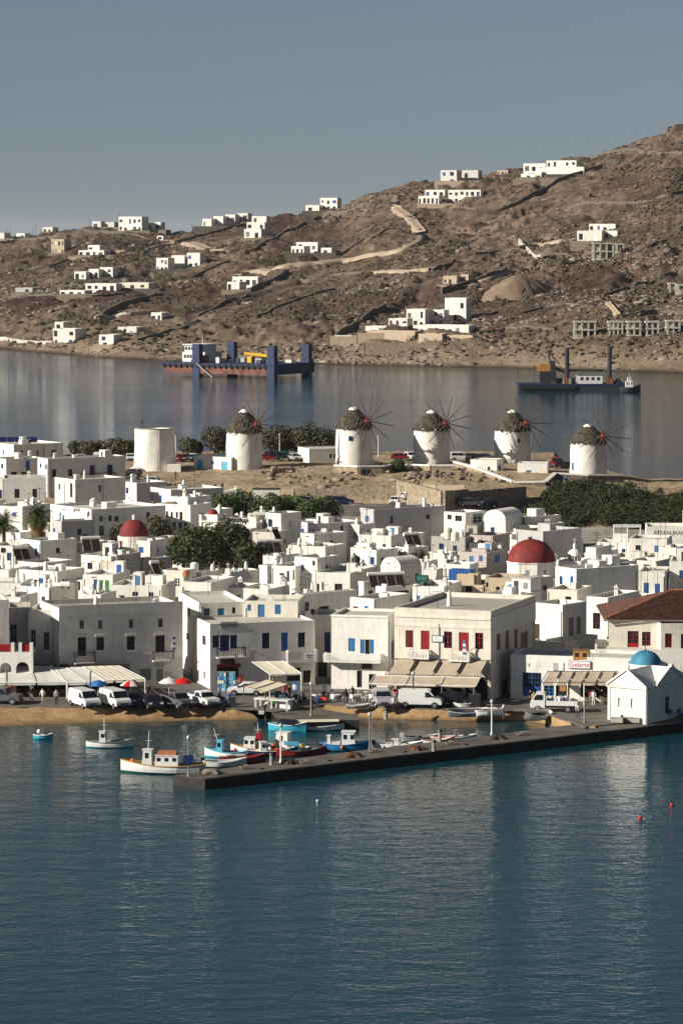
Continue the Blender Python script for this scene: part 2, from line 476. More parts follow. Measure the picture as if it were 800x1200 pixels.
def make_hillmat():
    m, nt, b = mk('hillside')
    L = nt.links.new
    b.inputs['Roughness'].default_value = 0.95
    b.inputs['Specular IOR Level'].default_value = 0.1
    # scrub and soil, mixed over several sizes
    n1 = noise_tex(nt, 0.012, 6, 0.62)
    r1 = ramp(nt, [(0.34, (0.066, 0.044, 0.037)), (0.48, (0.108, 0.073, 0.057)), (0.58, (0.16, 0.113, 0.085)), (0.70, (0.235, 0.174, 0.128))])
    L(n1.outputs[0], r1.inputs[0])
    n2 = noise_tex(nt, 0.16, 7, 0.72, stretch=(1, 0.5, 1))
    r2 = ramp(nt, [(0.38, (0.030, 0.026, 0.020)), (0.52, (0.16, 0.115, 0.085)), (0.64, (0.33, 0.26, 0.20))])
    L(n2.outputs[0], r2.inputs[0])
    mx = N(nt, 'ShaderNodeMixRGB'); mx.inputs[0].default_value = 0.5
    L(r1.outputs[0], mx.inputs[1]); L(r2.outputs[0], mx.inputs[2])
    # fields of different growth: purple-brown heath against pale grazed ground
    nf = noise_tex(nt, 0.006, 3, 0.5, stretch=(1, 0.45, 1), dist=0.8)
    rf = ramp(nt, [(0.42, (0.62, 0.55, 0.56)), (0.50, (1, 0.97, 0.94)), (0.60, (1.0, 1.0, 1.0)), (0.66, (1.0, 0.98, 0.92))])
    L(nf.outputs[0], rf.inputs[0])
    mf = N(nt, 'ShaderNodeMixRGB', blend_type='MULTIPLY'); mf.inputs[0].default_value = 1
    L(mx.outputs[0], mf.inputs[1]); L(rf.outputs[0], mf.inputs[2])
    mx = mf
    # bare granite band near the shore and along outcrops
    g = N(nt, 'ShaderNodeNewGeometry')
    s = N(nt, 'ShaderNodeSeparateXYZ'); L(g.outputs['Position'], s.inputs[0])
    mr = N(nt, 'ShaderNodeMapRange')
    mr.inputs[1].default_value = 2.0; mr.inputs[2].default_value = 16.0
    mr.inputs[3].default_value = 0.75; mr.inputs[4].default_value = 0.0
    L(s.outputs['Z'], mr.inputs[0])
    n3 = noise_tex(nt, 0.05, 5, 0.7)
    r3 = ramp(nt, [(0.35, (0.15, 0.11, 0.078)), (0.5, (0.30, 0.225, 0.155)), (0.68, (0.41, 0.32, 0.23))])
    L(n3.outputs[0], r3.inputs[0])
    m3 = N(nt, 'ShaderNodeMixRGB')
    L(mr.outputs[0], m3.inputs[0]); L(mx.outputs[0], m3.inputs[1]); L(r3.outputs[0], m3.inputs[2])
    # dark wet line at the very edge of the water
    mw = N(nt, 'ShaderNodeMapRange')
    mw.inputs[1].default_value = 0.3; mw.inputs[2].default_value = 1.6
    mw.inputs[3].default_value = 0.3; mw.inputs[4].default_value = 1.0
    L(s.outputs['Z'], mw.inputs[0])
    m4 = N(nt, 'ShaderNodeMixRGB', blend_type='MULTIPLY'); m4.inputs[0].default_value = 1
    L(m3.outputs[0], m4.inputs[1]); L(mw.outputs[0], m4.inputs[2])
    L(m4.outputs[0], b.inputs['Base Color'])
    bp = N(nt, 'ShaderNodeBump'); bp.inputs['Strength'].default_value = 1.0; bp.inputs['Distance'].default_value = 1.6
    n4 = noise_tex(nt, 0.25, 7, 0.7)
    L(n4.outputs[0], bp.inputs['Height']); L(bp.outputs[0], b.inputs['Normal'])
make_hillmat()

def make_tiles():
    m, nt, b = mk('roof_tile')
    b.inputs['Roughness'].default_value = 0.85
    g = N(nt, 'ShaderNodeNewGeometry')
    r = ramp(nt, [(0.0, (0.050, 0.018, 0.012)), (0.5, (0.092, 0.034, 0.022)), (1.0, (0.145, 0.062, 0.042))])
    nt.links.new(g.outputs['Random Per Island'], r.inputs[0])
    nt.links.new(r.outputs[0], b.inputs['Base Color'])
make_tiles()

# ------------------------------------------------------------------ mesh builder
class MB:
    def __init__(s):
        s.v = []; s.f = []; s.mi = []; s.cur = 0
    def add(s, vs, fs):
        o = len(s.v)
        s.v += [tuple(v) for v in vs]
        s.f += [tuple(i + o for i in f) for f in fs]
        s.mi += [s.cur] * len(fs)
    def quad(s, a, b, c, d):
        s.add([a, b, c, d], [(0, 1, 2, 3)])
    def poly(s, pts):
        s.add(pts, [tuple(range(len(pts)))])
    def hexa(s, p):
        """p: 8 corners, bottom ring then top ring"""
        s.add(p, [(0, 3, 2, 1), (4, 5, 6, 7), (0, 1, 5, 4), (1, 2, 6, 5), (2, 3, 7, 6), (3, 0, 4, 7)])
    def box(s, x0, x1, y0, y1, z0, z1):
        s.hexa([(x0, y0, z0), (x1, y0, z0), (x1, y1, z0), (x0, y1, z0), (x0, y0, z1), (x1, y0, z1), (x1, y1, z1), (x0, y1, z1)])
    def obox(s, o, ex, ey, ez):
        """box from corner o with three edge vectors"""
        o = Vector(o); ex = Vector(ex); ey = Vector(ey); ez = Vector(ez)
        s.hexa([o, o + ex, o + ex + ey, o + ey, o + ez, o + ex + ez, o + ex + ey + ez, o + ey + ez])
    def taper(s, c, hx, hy, z0, z1, k, rot=0.0):
        """box with a top scaled by k"""
        ca, sa = math.cos(rot), math.sin(rot)
        def q(x, y, z):
            return (c[0] + x * ca - y * sa, c[1] + x * sa + y * ca, z)
        s.hexa([q(-hx, -hy, z0), q(hx, -hy, z0), q(hx, hy, z0), q(-hx, hy, z0), q(-hx * k, -hy * k, z1), q(hx * k, -hy * k, z1), q(hx * k, hy * k, z1), q(-hx * k, hy * k, z1)])
    def tube(s, a, b, r0, r1=None, n=6, caps=True):
        a = Vector(a); b = Vector(b)
        if r1 is None: r1 = r0
        d = (b - a).normalized()
        u = d.orthogonal().normalized(); w = d.cross(u)
        vs = []
        for p, r in ((a, r0), (b, r1)):
            for i in range(n):
                t = 2 * math.pi * i / n
                vs.append(p + (u * math.cos(t) + w * math.sin(t)) * r)
        fs = [(i, (i + 1) % n, n + (i + 1) % n, n + i) for i in range(n)]
        if caps:
            fs += [tuple(range(n - 1, -1, -1)), tuple(range(n, 2 * n))]
        s.add(vs, fs)
    def path(s, pts, r, n=5):
        for a, b in zip(pts[:-1], pts[1:]):
            s.tube(a, b, r, r, n)
    def lathe(s, c, prof, n=24, a0=0.0, a1=2 * math.pi, jit=None):
        c = Vector(c)
        full = abs(a1 - a0 - 2 * math.pi) < 1e-6
        cols = n if full else n + 1
        vs = []
        for (r, z) in prof:
            for i in range(cols):
                t = a0 + (a1 - a0) * i / n
                k = jit(t, z) if jit else 1.0
                vs.append((c.x + r * k * math.cos(t), c.y + r * k * math.sin(t), c.z + z))
        fs = []
        for j in range(len(prof) - 1):
            for i in range(n):
                a = j * cols + i; b = j * cols + (i + 1) % cols
                fs.append((a, b, b + cols, a + cols))
        s.add(vs, fs)
    def ball(s, c, r, seg=8, rings=5, sz=1.0):
        prof = [(max(1e-3, r * math.sin(math.pi * k / rings)), -r * sz * math.cos(math.pi * k / rings)) for k in range(rings + 1)]
        s.lathe(c, prof, seg)
    def build(s, name, m, parent=None, smooth=False, origin=None, kind=None, label=None):
        me = bpy.data.meshes.new(name)
        o = Vector((0, 0, 0))
        if origin is not None:
            o = Vector(origin)
        else:
            q = parent
            while q is not None and q.parent is not None:
                q = q.parent
            if q is not None and q.get('_w'):
                o = Vector(q.location)
        vs = s.v
        if o.length > 0:
            vs = [(v[0] - o.x, v[1] - o.y, v[2] - o.z) for v in vs]
        me.from_pydata(vs, [], s.f)
        ms = m if isinstance(m, (list, tuple)) else [m]
        for q in ms:
            me.materials.append(MATS[q])
        if len(ms) > 1:
            me.polygons.foreach_set('material_index', s.mi)
        if smooth:
            me.polygons.foreach_set('use_smooth', [True] * len(me.polygons))
        ob = bpy.data.objects.new(name, me)
        COL.objects.link(ob)
        if parent is not None:
            ob.parent = parent
        elif origin is not None:
            ob.location = o
        if kind: ob['kind'] = kind
        if label: ob['label'] = label
        return ob

def empty(name, loc, label, cat, group=None, rz=0.0, world=True):
    o = bpy.data.objects.new(name, None)
    COL.objects.link(o)
    o.location = loc
    o.rotation_euler = (0, 0, rz)
    o.empty_display_size = 0.3
    o['label'] = label; o['category'] = cat
    if group: o['group'] = group
    if world: o['_w'] = 1          # its parts are given in world coordinates
    return o
def tag(o, label, cat, group=None):
    o['label'] = label; o['category'] = cat
    if group: o['group'] = group
    return o
def copy_thing(root, loc, rz=0.0, label=None, group=None, scale=None, swap=None):
    r = root.copy(); COL.objects.link(r)
    r.location = loc; r.rotation_euler = (0, 0, rz)
    if scale: r.scale = scale
    if label: r['label'] = label
    if group: r['group'] = group
    def rec(src, par):
        for ch in src.children:
            c = ch.copy(); COL.objects.link(c); c.parent = par
            if swap and c.type == 'MESH':
                for i, sl in enumerate(c.material_slots):
                    if sl.material and sl.material.name in swap:
                        sl.link = 'OBJECT'
                        sl.material = MATS[swap[sl.material.name]]
            rec(ch, c)
    rec(root, r)
    return r
def grid_mesh(name, xs, ys, zfun, m, kind='structure', px_cols=True, mask=None, lift=0.0, smooth=True):
    """height sheet; xs are pixel columns (fan from the view point) or world X, ys world depths"""
    A, B = np.meshgrid(np.asarray(xs, float), np.asarray(ys, float))
    X = (A - 400.0) / F * B if px_cols else A
    Z = zfun(X, B) + lift
    nr, nc = A.shape
    co = np.stack([X, B, Z], -1).reshape(-1, 3)
    idx = np.arange(nr * nc).reshape(nr, nc)
    q = np.stack([idx[:-1, :-1], idx[:-1, 1:], idx[1:, 1:], idx[1:, :-1]], -1).reshape(-1, 4)
    if mask is not None:
        cx = (X[:-1, :-1] + X[1:, 1:]) / 2; cy = (B[:-1, :-1] + B[1:, 1:]) / 2
        q = q[mask(cx, cy).reshape(-1)]
    return np_mesh(name, co, q, m, kind, smooth)
def np_mesh(name, co, q, m, kind=None, smooth=False):
    me = bpy.data.meshes.new(name)
    n = q.shape[1]
    me.vertices.add(len(co)); me.vertices.foreach_set('co', np.ascontiguousarray(co, dtype=np.float32).ravel())
    me.loops.add(q.size); me.loops.foreach_set('vertex_index', np.ascontiguousarray(q, dtype=np.int32).ravel())
    me.polygons.add(len(q)); me.polygons.foreach_set('loop_start', np.arange(0, q.size, n, dtype=np.int32))
    if smooth:
        me.polygons.foreach_set('use_smooth', np.ones(len(q), dtype=bool))
    me.update(calc_edges=True)
    me.validate()
    me.materials.append(MATS[m])
    ob = bpy.data.objects.new(name, me)
    COL.objects.link(ob)
    if kind: ob['kind'] = kind
    return ob
# ================================================================== the setting
sea = np_mesh('sea', np.array([[-9000, -300, 0], [9000, -300, 0], [9000, 40000, 0], [-9000, 40000, 0]], float), np.array([[0, 1, 2, 3]]), 'sea_water', 'structure')

cols = np.arange(-90, 891, 4.0)
jetY = tab([(p, y2d(y, 0.95)) for p, y in [(240, 914), (370, 898.5), (505, 882), (650, 865), (715, 857), (800, 847), (880, 838)]])
def fan_strip(name, pxs, lo, hi, n, zfun, m, k=1.0):
    A = np.asarray(pxs, float)[None, :]
    T = (np.linspace(0, 1, n) ** k)[:, None]
    Y = lo(A) + (hi(A) - lo(A)) * T
    X = (A - 400.0) / F * Y
    co = np.stack([X, Y, zfun(X, Y)], -1).reshape(-1, 3)
    nc = A.shape[1]
    idx = np.arange(n * nc).reshape(n, nc)
    q = np.stack([idx[:-1, :-1], idx[:-1, 1:], idx[1:, 1:], idx[1:, :-1]], -1).reshape(-1, 4)
    return np_mesh(name, co, q, m, 'structure', True)
wob = lambda p: 0.35 * fbm(p / 22.0, p * 0, 3, 15) + 0.12 * fbm(p / 6.0, p * 0 + 3, 2, 16)
roadlo = lambda p: np.where(p < 690, beachY(p) + wob(p) * np.clip((690 - p) / 60, 0, 1), jetY(p) + 2.0)
beach = fan_strip('beach', np.arange(-90, 702, 2.0), lambda p: shoreY(p) - 5, lambda p: roadlo(p) + 0.7, 40, lambda X, Y: gz(X, Y) + 0.07 * fbm(X / 1.5, Y / 1.5, 3, 5) * np.clip((Y - shoreY(400 + F * X / Y) + 1) / 3, 0, 1), 'sand')
road = fan_strip('waterfront_road', np.arange(-90, 891, 2.0), roadlo, lambda p: p * 0 + 374.2, 40, lambda X, Y: np.interp(Y, [345, 374], [1.12, 1.30]) + 0.02 * fbm(X / 3, Y / 3, 2, 8) - 0.08 * np.clip(1 - (Y - roadlo(400 + F * X / Y)) / 0.4, 0, 1), 'asphalt', 1.5)
town = grid_mesh('town_ground', np.arange(-90, 891, 6.0), np.arange(372, 592, 3.0), lambda X, Y: gz(X, Y) - 0.02, 'paving', mask=lambda X, Y: Y < np.where(400 + F * X / Y < 620, 588, 548))
plat = grid_mesh('windmill_headland', np.arange(-90, 891, 2.0), np.concatenate([np.arange(545, 640, 0.75), np.arange(640, 716, 2.0)]),
                 lambda X, Y: gz(X, Y) + np.where(Y > 592, 1, 0.15) * (0.35 * fbm(X / 6, Y / 6, 4, 44) + 0.15 * fbm(X / 1.2, Y / 1.2, 3, 45)) - 0.03, 'dry_ground')
parking = grid_mesh('parking_lot', np.arange(330, 600, 3.0), np.arange(572, 601, 1.0), lambda X, Y: gz(X, Y) * 0 + 3.06, 'asphalt',
                    mask=lambda X, Y: (Y < np.interp(400 + F * X / Y, [345, 467, 519, 612], [599.5, 598, 566, 584])))

# ------------------------------------------------------------------ far hill
hill = grid_mesh('hillside_terrain', np.arange(-180, 985, 1.55), np.concatenate([np.arange(1180, 1500, 2.6), np.arange(1500, 2000, 3.2), np.arange(2000, 2760, 5.0)]),
                 hz, 'hillside', smooth=False)

def ico():
    t = (1 + 5 ** 0.5) / 2
    v = np.array([(-1, t, 0), (1, t, 0), (-1, -t, 0), (1, -t, 0), (0, -1, t), (0, 1, t), (0, -1, -t), (0, 1, -t), (t, 0, -1), (t, 0, 1), (-t, 0, -1), (-t, 0, 1)], float)
    v /= np.linalg.norm(v[0])
    f = np.array([(0, 11, 5), (0, 5, 1), (0, 1, 7), (0, 7, 10), (0, 10, 11), (1, 5, 9), (5, 11, 4), (11, 10, 2), (10, 7, 6), (7, 1, 8), (3, 9, 4), (3, 4, 2), (3, 2, 6), (3, 6, 8), (3, 8, 9), (4, 9, 5), (2, 4, 11), (6, 2, 10), (8, 6, 7), (9, 8, 1)])
    return v, f
ICO_V, ICO_F = ico()
def scatter_rocks(name, P, S, m, seed=1, flat=0.6, kind='stuff'):
    g = np.random.default_rng(seed)
    n = len(P)
    V = ICO_V[None] * (1 + g.uniform(-0.45, 0.45, (n, 12, 1)))
    sc = g.uniform(0.6, 1.4, (n, 1, 3)); sc[:, :, 2] *= flat; sc[:, :, 0] *= g.uniform(0.9, 1.9, (n, 1))
    V = V * sc * S[:, None, None]
    a = g.normal(0.25, 0.5, n)
    c, s = np.cos(a)[:, None], np.sin(a)[:, None]
    x = V[..., 0] * c - V[..., 1] * s; y = V[..., 0] * s + V[..., 1] * c
    V = np.stack([x, y, V[..., 2]], -1) + P[:, None, :]
    Fc = (ICO_F[None] + (np.arange(n) * 12)[:, None, None]).reshape(-1, 3)
    return np_mesh(name, V.reshape(-1, 3), Fc, m, kind)

g = np.random.default_rng(11)
n = 60000
ppx = g.uniform(-120, 930, n)
tt = g.uniform(0, 1.0, n) ** 1.25
d0 = hshore(ppx); d1 = hridge_d(ppx)
Y = d0 + 3 + (d1 - d0) * tt * 1.02
X = (ppx - 400) / F * Y
dens = fbm(X / 55 + Y / 160, Y / 75, 4, 77, 0.6)
prob = np.clip((dens - 0.04) * 1.9, 0.01, 1) + np.where(tt < 0.06, 0.12, 0)
keep = g.uniform(0, 1, n) < prob
X, Y = X[keep], Y[keep]
S = np.clip(g.lognormal(-0.62, 0.55, len(X)), 0.22, 2.2)
Z = hz(X, Y) - S * 0.12
rocks = scatter_rocks('hillside_rocks', np.stack([X, Y, Z], -1), S, 'rock_piece', 3)
tag(rocks, 'pale granite boulders strewn over the brown hillside across the bay', 'rocks')
print('rocks', len(X))
# low dark scrub
n = 42000
ppx = g.uniform(-120, 930, n); tt = g.uniform(0, 1.0, n)
Y = hshore(ppx) + 14 + (hridge_d(ppx) - hshore(ppx)) * tt
X = (ppx - 400) / F * Y
dens = fbm(X / 40, Y / 60, 4, 177, 0.6)
keep = g.uniform(0, 1, n) < np.clip(dens * 1.8 + 0.30, 0.04, 0.85)
X, Y = X[keep], Y[keep]
S = g.uniform(0.3, 1.0, len(X))
scrub = scatter_rocks('hillside_scrub', np.stack([X, Y, hz(X, Y) + S * 0.1], -1), S, 'scrub_leaf', 4, 0.75)
tag(scrub, 'low dark brown scrub bushes covering the hillside across the bay', 'scrub')

def hill_path(pts, step=4.0):
    out = []
    for (a, b) in zip(pts[:-1], pts[1:]):
        n = max(2, int(math.hypot(b[0] - a[0], b[1] - a[1]) / step))
        for i in range(n):
            out.append(hill_hit(a[0] + (b[0] - a[0]) * i / n, a[1] + (b[1] - a[1]) * i / n))
    out.append(hill_hit(*pts[-1]))
    # smooth the depth so that the track does not jump
    P = np.array([(p.x, p.y, p.z) for p in out])
    for _ in range(8):
        Q = P.copy()
        if len(P) > 2:
            Q[1:-1] = (P[:-2] + 2 * P[1:-1] + P[2:]) / 4
        P = Q
    P[:, 2] = hz(P[:, 0], P[:, 1])
    return P
def hill_wall(label, pts, h=1.6, w=0.9, m='dark_stone_mat'):
    P = hill_path(pts)
    b = MB()
    z = P[:, 2].copy()
    for _ in range(2):
        z[1:-1] = (z[:-2] + z[1:-1] * 2 + z[2:]) / 4
    for i in range(len(P) - 1):
        a, c = P[i], P[i + 1]
        d = Vector((c[0] - a[0], c[1] - a[1], 0))
        if d.length < 0.01: continue
        d.normalize()
        nn = Vector((-d.y, d.x, 0)) * w / 2
        A = Vector((a[0], a[1], 0)); C = Vector((c[0], c[1], 0))
        ha = h * (0.85 + 0.3 * rnd.random()); 
        za0, za1, zc0, zc1 = z[i] - 1.5, z[i] + ha, z[i + 1] - 1.5, z[i + 1] + ha
        def q(p, zz): return (p.x, p.y, zz)
        b.hexa([q(A - nn, za0), q(C - nn, zc0), q(C + nn, zc0), q(A + nn, za0), q(A - nn, za1), q(C - nn, zc1), q(C + nn, zc1), q(A + nn, za1)])
    o = b.build('stone_wall', m, origin=tuple(P[0]))
    tag(o, label, 'wall', 'dry stone walls on the far hill')
def hill_road(name, pts, w, m='dirt_road'):
    P = hill_path(pts, 3.0)
    z = P[:, 2].copy()
    for _ in range(6):
        z[1:-1] = (z[:-2] + z[1:-1] * 2 + z[2:]) / 4
    b = MB()
    rows = []
    for i in range(len(P)):
        a = P[max(0, i - 1)]; c = P[min(len(P) - 1, i + 1)]
        d = Vector((c[0] - a[0], c[1] - a[1], 0)).normalized()
        nn = Vector((-d.y, d.x, 0))
        if nn.y < 0: nn = -nn
        p = Vector((P[i][0], P[i][1], 0))
        r = []
        for k, dz in ((-w / 2 - .2 * w, -2.0), (-w / 2, 0.45), (0, 0.5), (w / 2, 0.6), (w / 2 + .2 * w, 1.0)):
            q = p + nn * k
            r.append((q.x, q.y, z[i] + dz + 0.35))
        rows.append(r)
    vs = [v for r in rows for v in r]
    fs = [(i * 5 + j, (i + 1) * 5 + j, (i + 1) * 5 + j + 1, i * 5 + j + 1) for i in range(len(rows) - 1) for j in range(4)]
    b.add(vs, fs)
    o = b.build(name, m, kind='structure', smooth=True)
    # cut the track into the slope
    me = hill.data
    co = np.empty(len(me.vertices) * 3, dtype=np.float32); me.vertices.foreach_get('co', co); co = co.reshape(-1, 3)
    k = np.where((co[:, 0] > P[:, 0].min() - 16) & (co[:, 0] < P[:, 0].max() + 16) & (co[:, 1] > P[:, 1].min() - 24) & (co[:, 1] < P[:, 1].max() + 16))[0]
    D = np.hypot(co[k, 0][:, None] - P[None, :, 0], (co[k, 1][:, None] - P[None, :, 1]) * np.where(co[k, 1][:, None] < P[None, :, 1], 0.6, 1.0))
    j = D.argmin(1); dm = D[np.arange(len(k)), j]
    lim = z[j] - 0.1 + np.maximum(0, dm - w * .6) * np.where(co[k, 1] < P[j, 1], 0.04, 0.4)
    sel = dm < 18
    co[k[sel], 2] = np.minimum(co[k[sel], 2], lim[sel])
    me.vertices.foreach_set('co', co.ravel()); me.update()
    return o
hill_wall('dark stone wall climbing past the white terraced villas to the ridge', [(286, 299), (318, 281), (362, 262), (366, 257), (406, 249), (440, 239)], 2.2)
hill_wall('short stone wall behind the white house below the hill road', [(293, 343), (315, 331), (338, 319)], 2.2)
hill_wall('stone wall stepping up from the long stone terrace on the hill', [(506, 319), (520, 312), (533, 307)])
hill_wall('stone wall running below the pale bank beside the earth heap', [(517, 346), (548, 335), (593, 319)], 2.4)
hill_wall('long stone wall climbing to the villas at the ridge', [(572, 254), (600, 243), (622, 232), (640, 222), (660, 211), (694, 200), (732, 187)], 2.2)
hill_wall('stone wall along the top of the ridge', [(690, 181), (740, 176), (800, 183)], 1.6)
hill_wall('stone wall crossing the slope above the row of concrete frames', [(706, 350), (728, 341), (766, 331), (803, 318)], 1.8)
hill_wall('dark stone wall above the small white cube house', [(120, 371), (134, 362), (149, 357), (183, 346)], 2.0)
hill_wall('pale wall round the shore field of the white two-level house', [(0, 399), (27, 402), (62, 405)], 1.4, 0.9, 'concrete_pale')
hill_wall('pale wall leading to the small white cube house', [(111, 374), (140, 371), (179, 368)], 1.2, 0.9, 'concrete_pale')
hill_wall('pale curved wall of the terrace below the upper right villa', [(608, 288), (618, 296), (634, 303)], 1.8, 0.9, 'concrete_pale')
hill_wall('dark garden wall of the large stepped villa', [(393, 399), (412, 386), (434, 369), (448, 366), (452, 362)], 2.4)
hill_wall('rough stone wall along the low saddle of the ridge', [(0, 285), (50, 279), (101, 271), (140, 274), (200, 281)], 1.5)
hill_wall('stone wall above the sandy terrace on the left slope', [(205, 285), (235, 277), (262, 270), (290, 264)], 1.8)
FW = [[(20, 318), (60, 312), (95, 300)], [(0, 352), (50, 346), (100, 350), (150, 344)], [(210, 330), (240, 318), (268, 306)], [(232, 372), (262, 355), (290, 346)], [(300, 372), (345, 352), (392, 340)], [(352, 330), (400, 322), (452, 318)], [(392, 300), (420, 286), (452, 270)], [(520, 268), (560, 260), (600, 256)], [(556, 300), (600, 292), (640, 300), (690, 296)], [(600, 372), (640, 360), (672, 356)], [(742, 300), (775, 286), (803, 262)], [(640, 250), (690, 238), (740, 240), (803, 225)], [(160, 400), (200, 390), (232, 376)], [(560, 392), (600, 384), (650, 388)], [(728, 372), (765, 366), (803, 368)], [(30, 372), (60, 362), (90, 360)]]
for i, w_ in enumerate(FW):
    hill_wall('low dry stone field wall crossing open scrub on the far hill', w_, 1.1, 0.8, 'dark_stone_mat')
hill_road('hill_road', [(279, 321), (330, 314), (389, 308), (433, 301), (470, 294), (488, 286), (496, 277), (488, 266), (474, 253), (460, 244), (464, 232)], 4.4)
hill_road('hill_track', [(556, 333), (575, 326), (594, 318)], 4.5)
hill_road('hill_terrace_road', [(616, 288), (645, 285), (672, 283)], 3.0)
hill_road('hill_terrace_path', [(135, 295), (170, 291), (204, 285)], 2.8)
hill_road('hill_sand_terrace', [(218, 285), (240, 290), (268, 296)], 6.0)
hill_road('hill_footpath', [(711, 357), (717, 364), (724, 373)], 1.4)
hill_road('hill_villa_terrace', [(430, 320), (470, 319), (505, 317)], 2.8)
# heap of dug earth
c = hill_hit(609, 344)
b = MB()
b.lathe((c.x, c.y + 9, h1(c.x, c.y + 9) - 4), [(20, 0), (16, 3.6), (11.5, 7.0), (7, 9.8), (3.4, 11.6), (0.01, 12.4)], 40, jit=lambda t, z: 1 + 0.13 * math.sin(3 * t + 1) + 0.08 * math.sin(7 * t + z) + 0.05 * math.sin(15 * t + 2 * z))
o = b.build('earth_heap', 'dirt_pile', smooth=True, origin=(c.x, c.y + 9, c.z))
tag(o, 'conical heap of dug brown earth on the far hillside', 'earth heap')

# ------------------------------------------------------------------ jetty and quay
def prism_px(b, pts_px, z0, z1):
    P = [pz(x, y, z1) for x, y in pts_px]
    n = len(P)
    lo = [Vector((p.x, p.y, z0)) for p in P]
    b.add(P + lo, [tuple(range(n))])
    b.cur = 1
    b.add(P + lo, [(i, n + i, n + (i + 1) % n, (i + 1) % n) for i in range(n)])
    b.cur = 0
near = [(240, 914), (370, 898.5), (505, 882), (650, 865), (715, 857), (800, 847), (880, 838)]
far = [(203, 909), (300, 895.5), (370, 886), (470, 874), (575, 862), (640, 853), (700, 846.5), (800, 838), (880, 831)]
b = MB()
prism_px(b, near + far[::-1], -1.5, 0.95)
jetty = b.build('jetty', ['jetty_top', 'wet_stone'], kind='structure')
# capping blocks along the harbour edge, each its own stone
NJ = [pz(x, y, 0.95) for x, y in near]
cap_i = 0
for a, c in zip(NJ[:-1], NJ[1:]):
    L = (c - a).length; k = max(1, int(L / 2.4)); d = (c - a) / L; nn = Vector((-d.y, d.x, 0))
    for i in range(k):
        u0, u1 = L * i / k + 0.025, L * (i + 1) / k - 0.025
        bb = MB()
        dz = rnd.uniform(0.015, 0.06)
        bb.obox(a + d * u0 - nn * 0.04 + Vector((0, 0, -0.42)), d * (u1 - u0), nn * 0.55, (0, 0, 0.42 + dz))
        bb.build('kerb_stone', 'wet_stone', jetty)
b = MB()
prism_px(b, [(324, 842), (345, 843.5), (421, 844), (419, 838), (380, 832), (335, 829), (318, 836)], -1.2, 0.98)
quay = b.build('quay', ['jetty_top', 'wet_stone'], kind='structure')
# ------------------------------------------------------------------ headland walls
def wall_line(label, P, z0, z1s, w, m, coping=None, name='retaining_wall', group=None):
    """P: [(x, y)], z1s: top heights"""
    o = empty(name, (P[0][0], P[0][1], z0), label, 'wall', group)
    b = MB(); cb = MB()
    for i in range(len(P) - 1):
        A = Vector((P[i][0], P[i][1], 0)); C = Vector((P[i + 1][0], P[i + 1][1], 0))
        d = (C - A).normalized(); nn = Vector((-d.y, d.x, 0)) * w / 2
        k = max(1, int((C - A).length / 1.2))
        for j in range(k):
            a = A.lerp(C, j / k); c = A.lerp(C, (j + 1) / k)
            za = z1s[i] + (z1s[i + 1] - z1s[i]) * j / k; zc = z1s[i] + (z1s[i + 1] - z1s[i]) * (j + 1) / k
            if coping is None:
                za += rnd.uniform(-0.08, 0.08); zc = za + (zc - za)
            b.hexa([(*(a - nn).xy, z0), (*(c - nn).xy, z0), (*(c + nn).xy, z0), (*(a + nn).xy, z0), (*(a - nn).xy, za), (*(c - nn).xy, zc), (*(c + nn).xy, zc), (*(a + nn).xy, za)])
            if coping:
                n2 = nn * 1.25
                cb.hexa([(*(a - n2).xy, za + .004), (*(c - n2).xy, zc + .004), (*(c + n2).xy, zc + .004), (*(a + n2).xy, za + .004), (*(a - n2).xy, za + .28), (*(c - n2).xy, zc + .28), (*(c + n2).xy, zc + .28), (*(a + n2).xy, za + .28)])
    b.build('masonry', m, o)
    if coping:
        cb.build('coping', coping, o)
    return o
def dpx(px, Y): return ((px - 400) / F * Y, Y)
wall_line('low dark retaining wall between the car park and the sandy headland', [dpx(318, 604), dpx(345, 602), dpx(410, 601.5), dpx(467, 600.5)], 2.5, [4.6, 5.4, 5.7, 6.1], 0.8, 'stone_wall_mat')
wall_line('tall tan stone wall lit by the sun beside the car park', [dpx(467, 600), dpx(471, 596), dpx(519, 567)], 2.5, [7.4, 7.4, 7.8], 0.8, 'stone_wall_mat')
wall_line('tall dark stone wall in shade beside the car park', [dpx(519.6, 567), dpx(545, 572), dpx(548, 573), dpx(615, 587)], 2.5, [7.8, 7.75, 7.3, 7.1], 0.8, 'stone_wall_mat')
wall_line('stone terrace wall with white coping under the white windmill annexe', [dpx(392, 627), dpx(420, 624), dpx(448, 625), dpx(470, 631)], 6.0, [7.9, 7.9, 7.9, 7.9], 0.7, 'stone_wall_mat', 'white_paint')
wall_line('stone terrace wall with white coping in front of the windmill with a shaded lower side', [dpx(472, 631), dpx(505, 627), dpx(531, 627)], 6.0, [7.8, 7.9, 7.9], 0.7, 'stone_wall_mat', 'white_paint')
wall_line('sloping rubble wall with white coping running down to the small hut', [dpx(533, 636), dpx(560, 622), dpx(602, 604)], 4.5, [8.0, 7.7, 6.5], 0.7, 'stone_wall_mat', 'white_paint')
wall_line('plain terrace wall curving below the windmill huts', [dpx(602, 604), dpx(640, 603), dpx(651, 612), dpx(690, 611), dpx(731, 613)], 4.0, [6.4, 6.6, 7.5, 7.2, 7.0], 0.7, 'dark_stone_mat', 'offwhite')
wall_line('low stone wall at the back of the headland beside the white annexe', [dpx(318, 626), dpx(345, 628), dpx(392, 627)], 6.0, [7.6, 7.5, 7.6], 0.6, 'stone_wall_mat')
wall_line('low beige ruin wall on the sandy ground inside the stone bastion', [dpx(497, 590), dpx(512, 589), dpx(545, 588)], 5.5, [7.3, 7.2, 7.2], 1.0, 'stonewash')
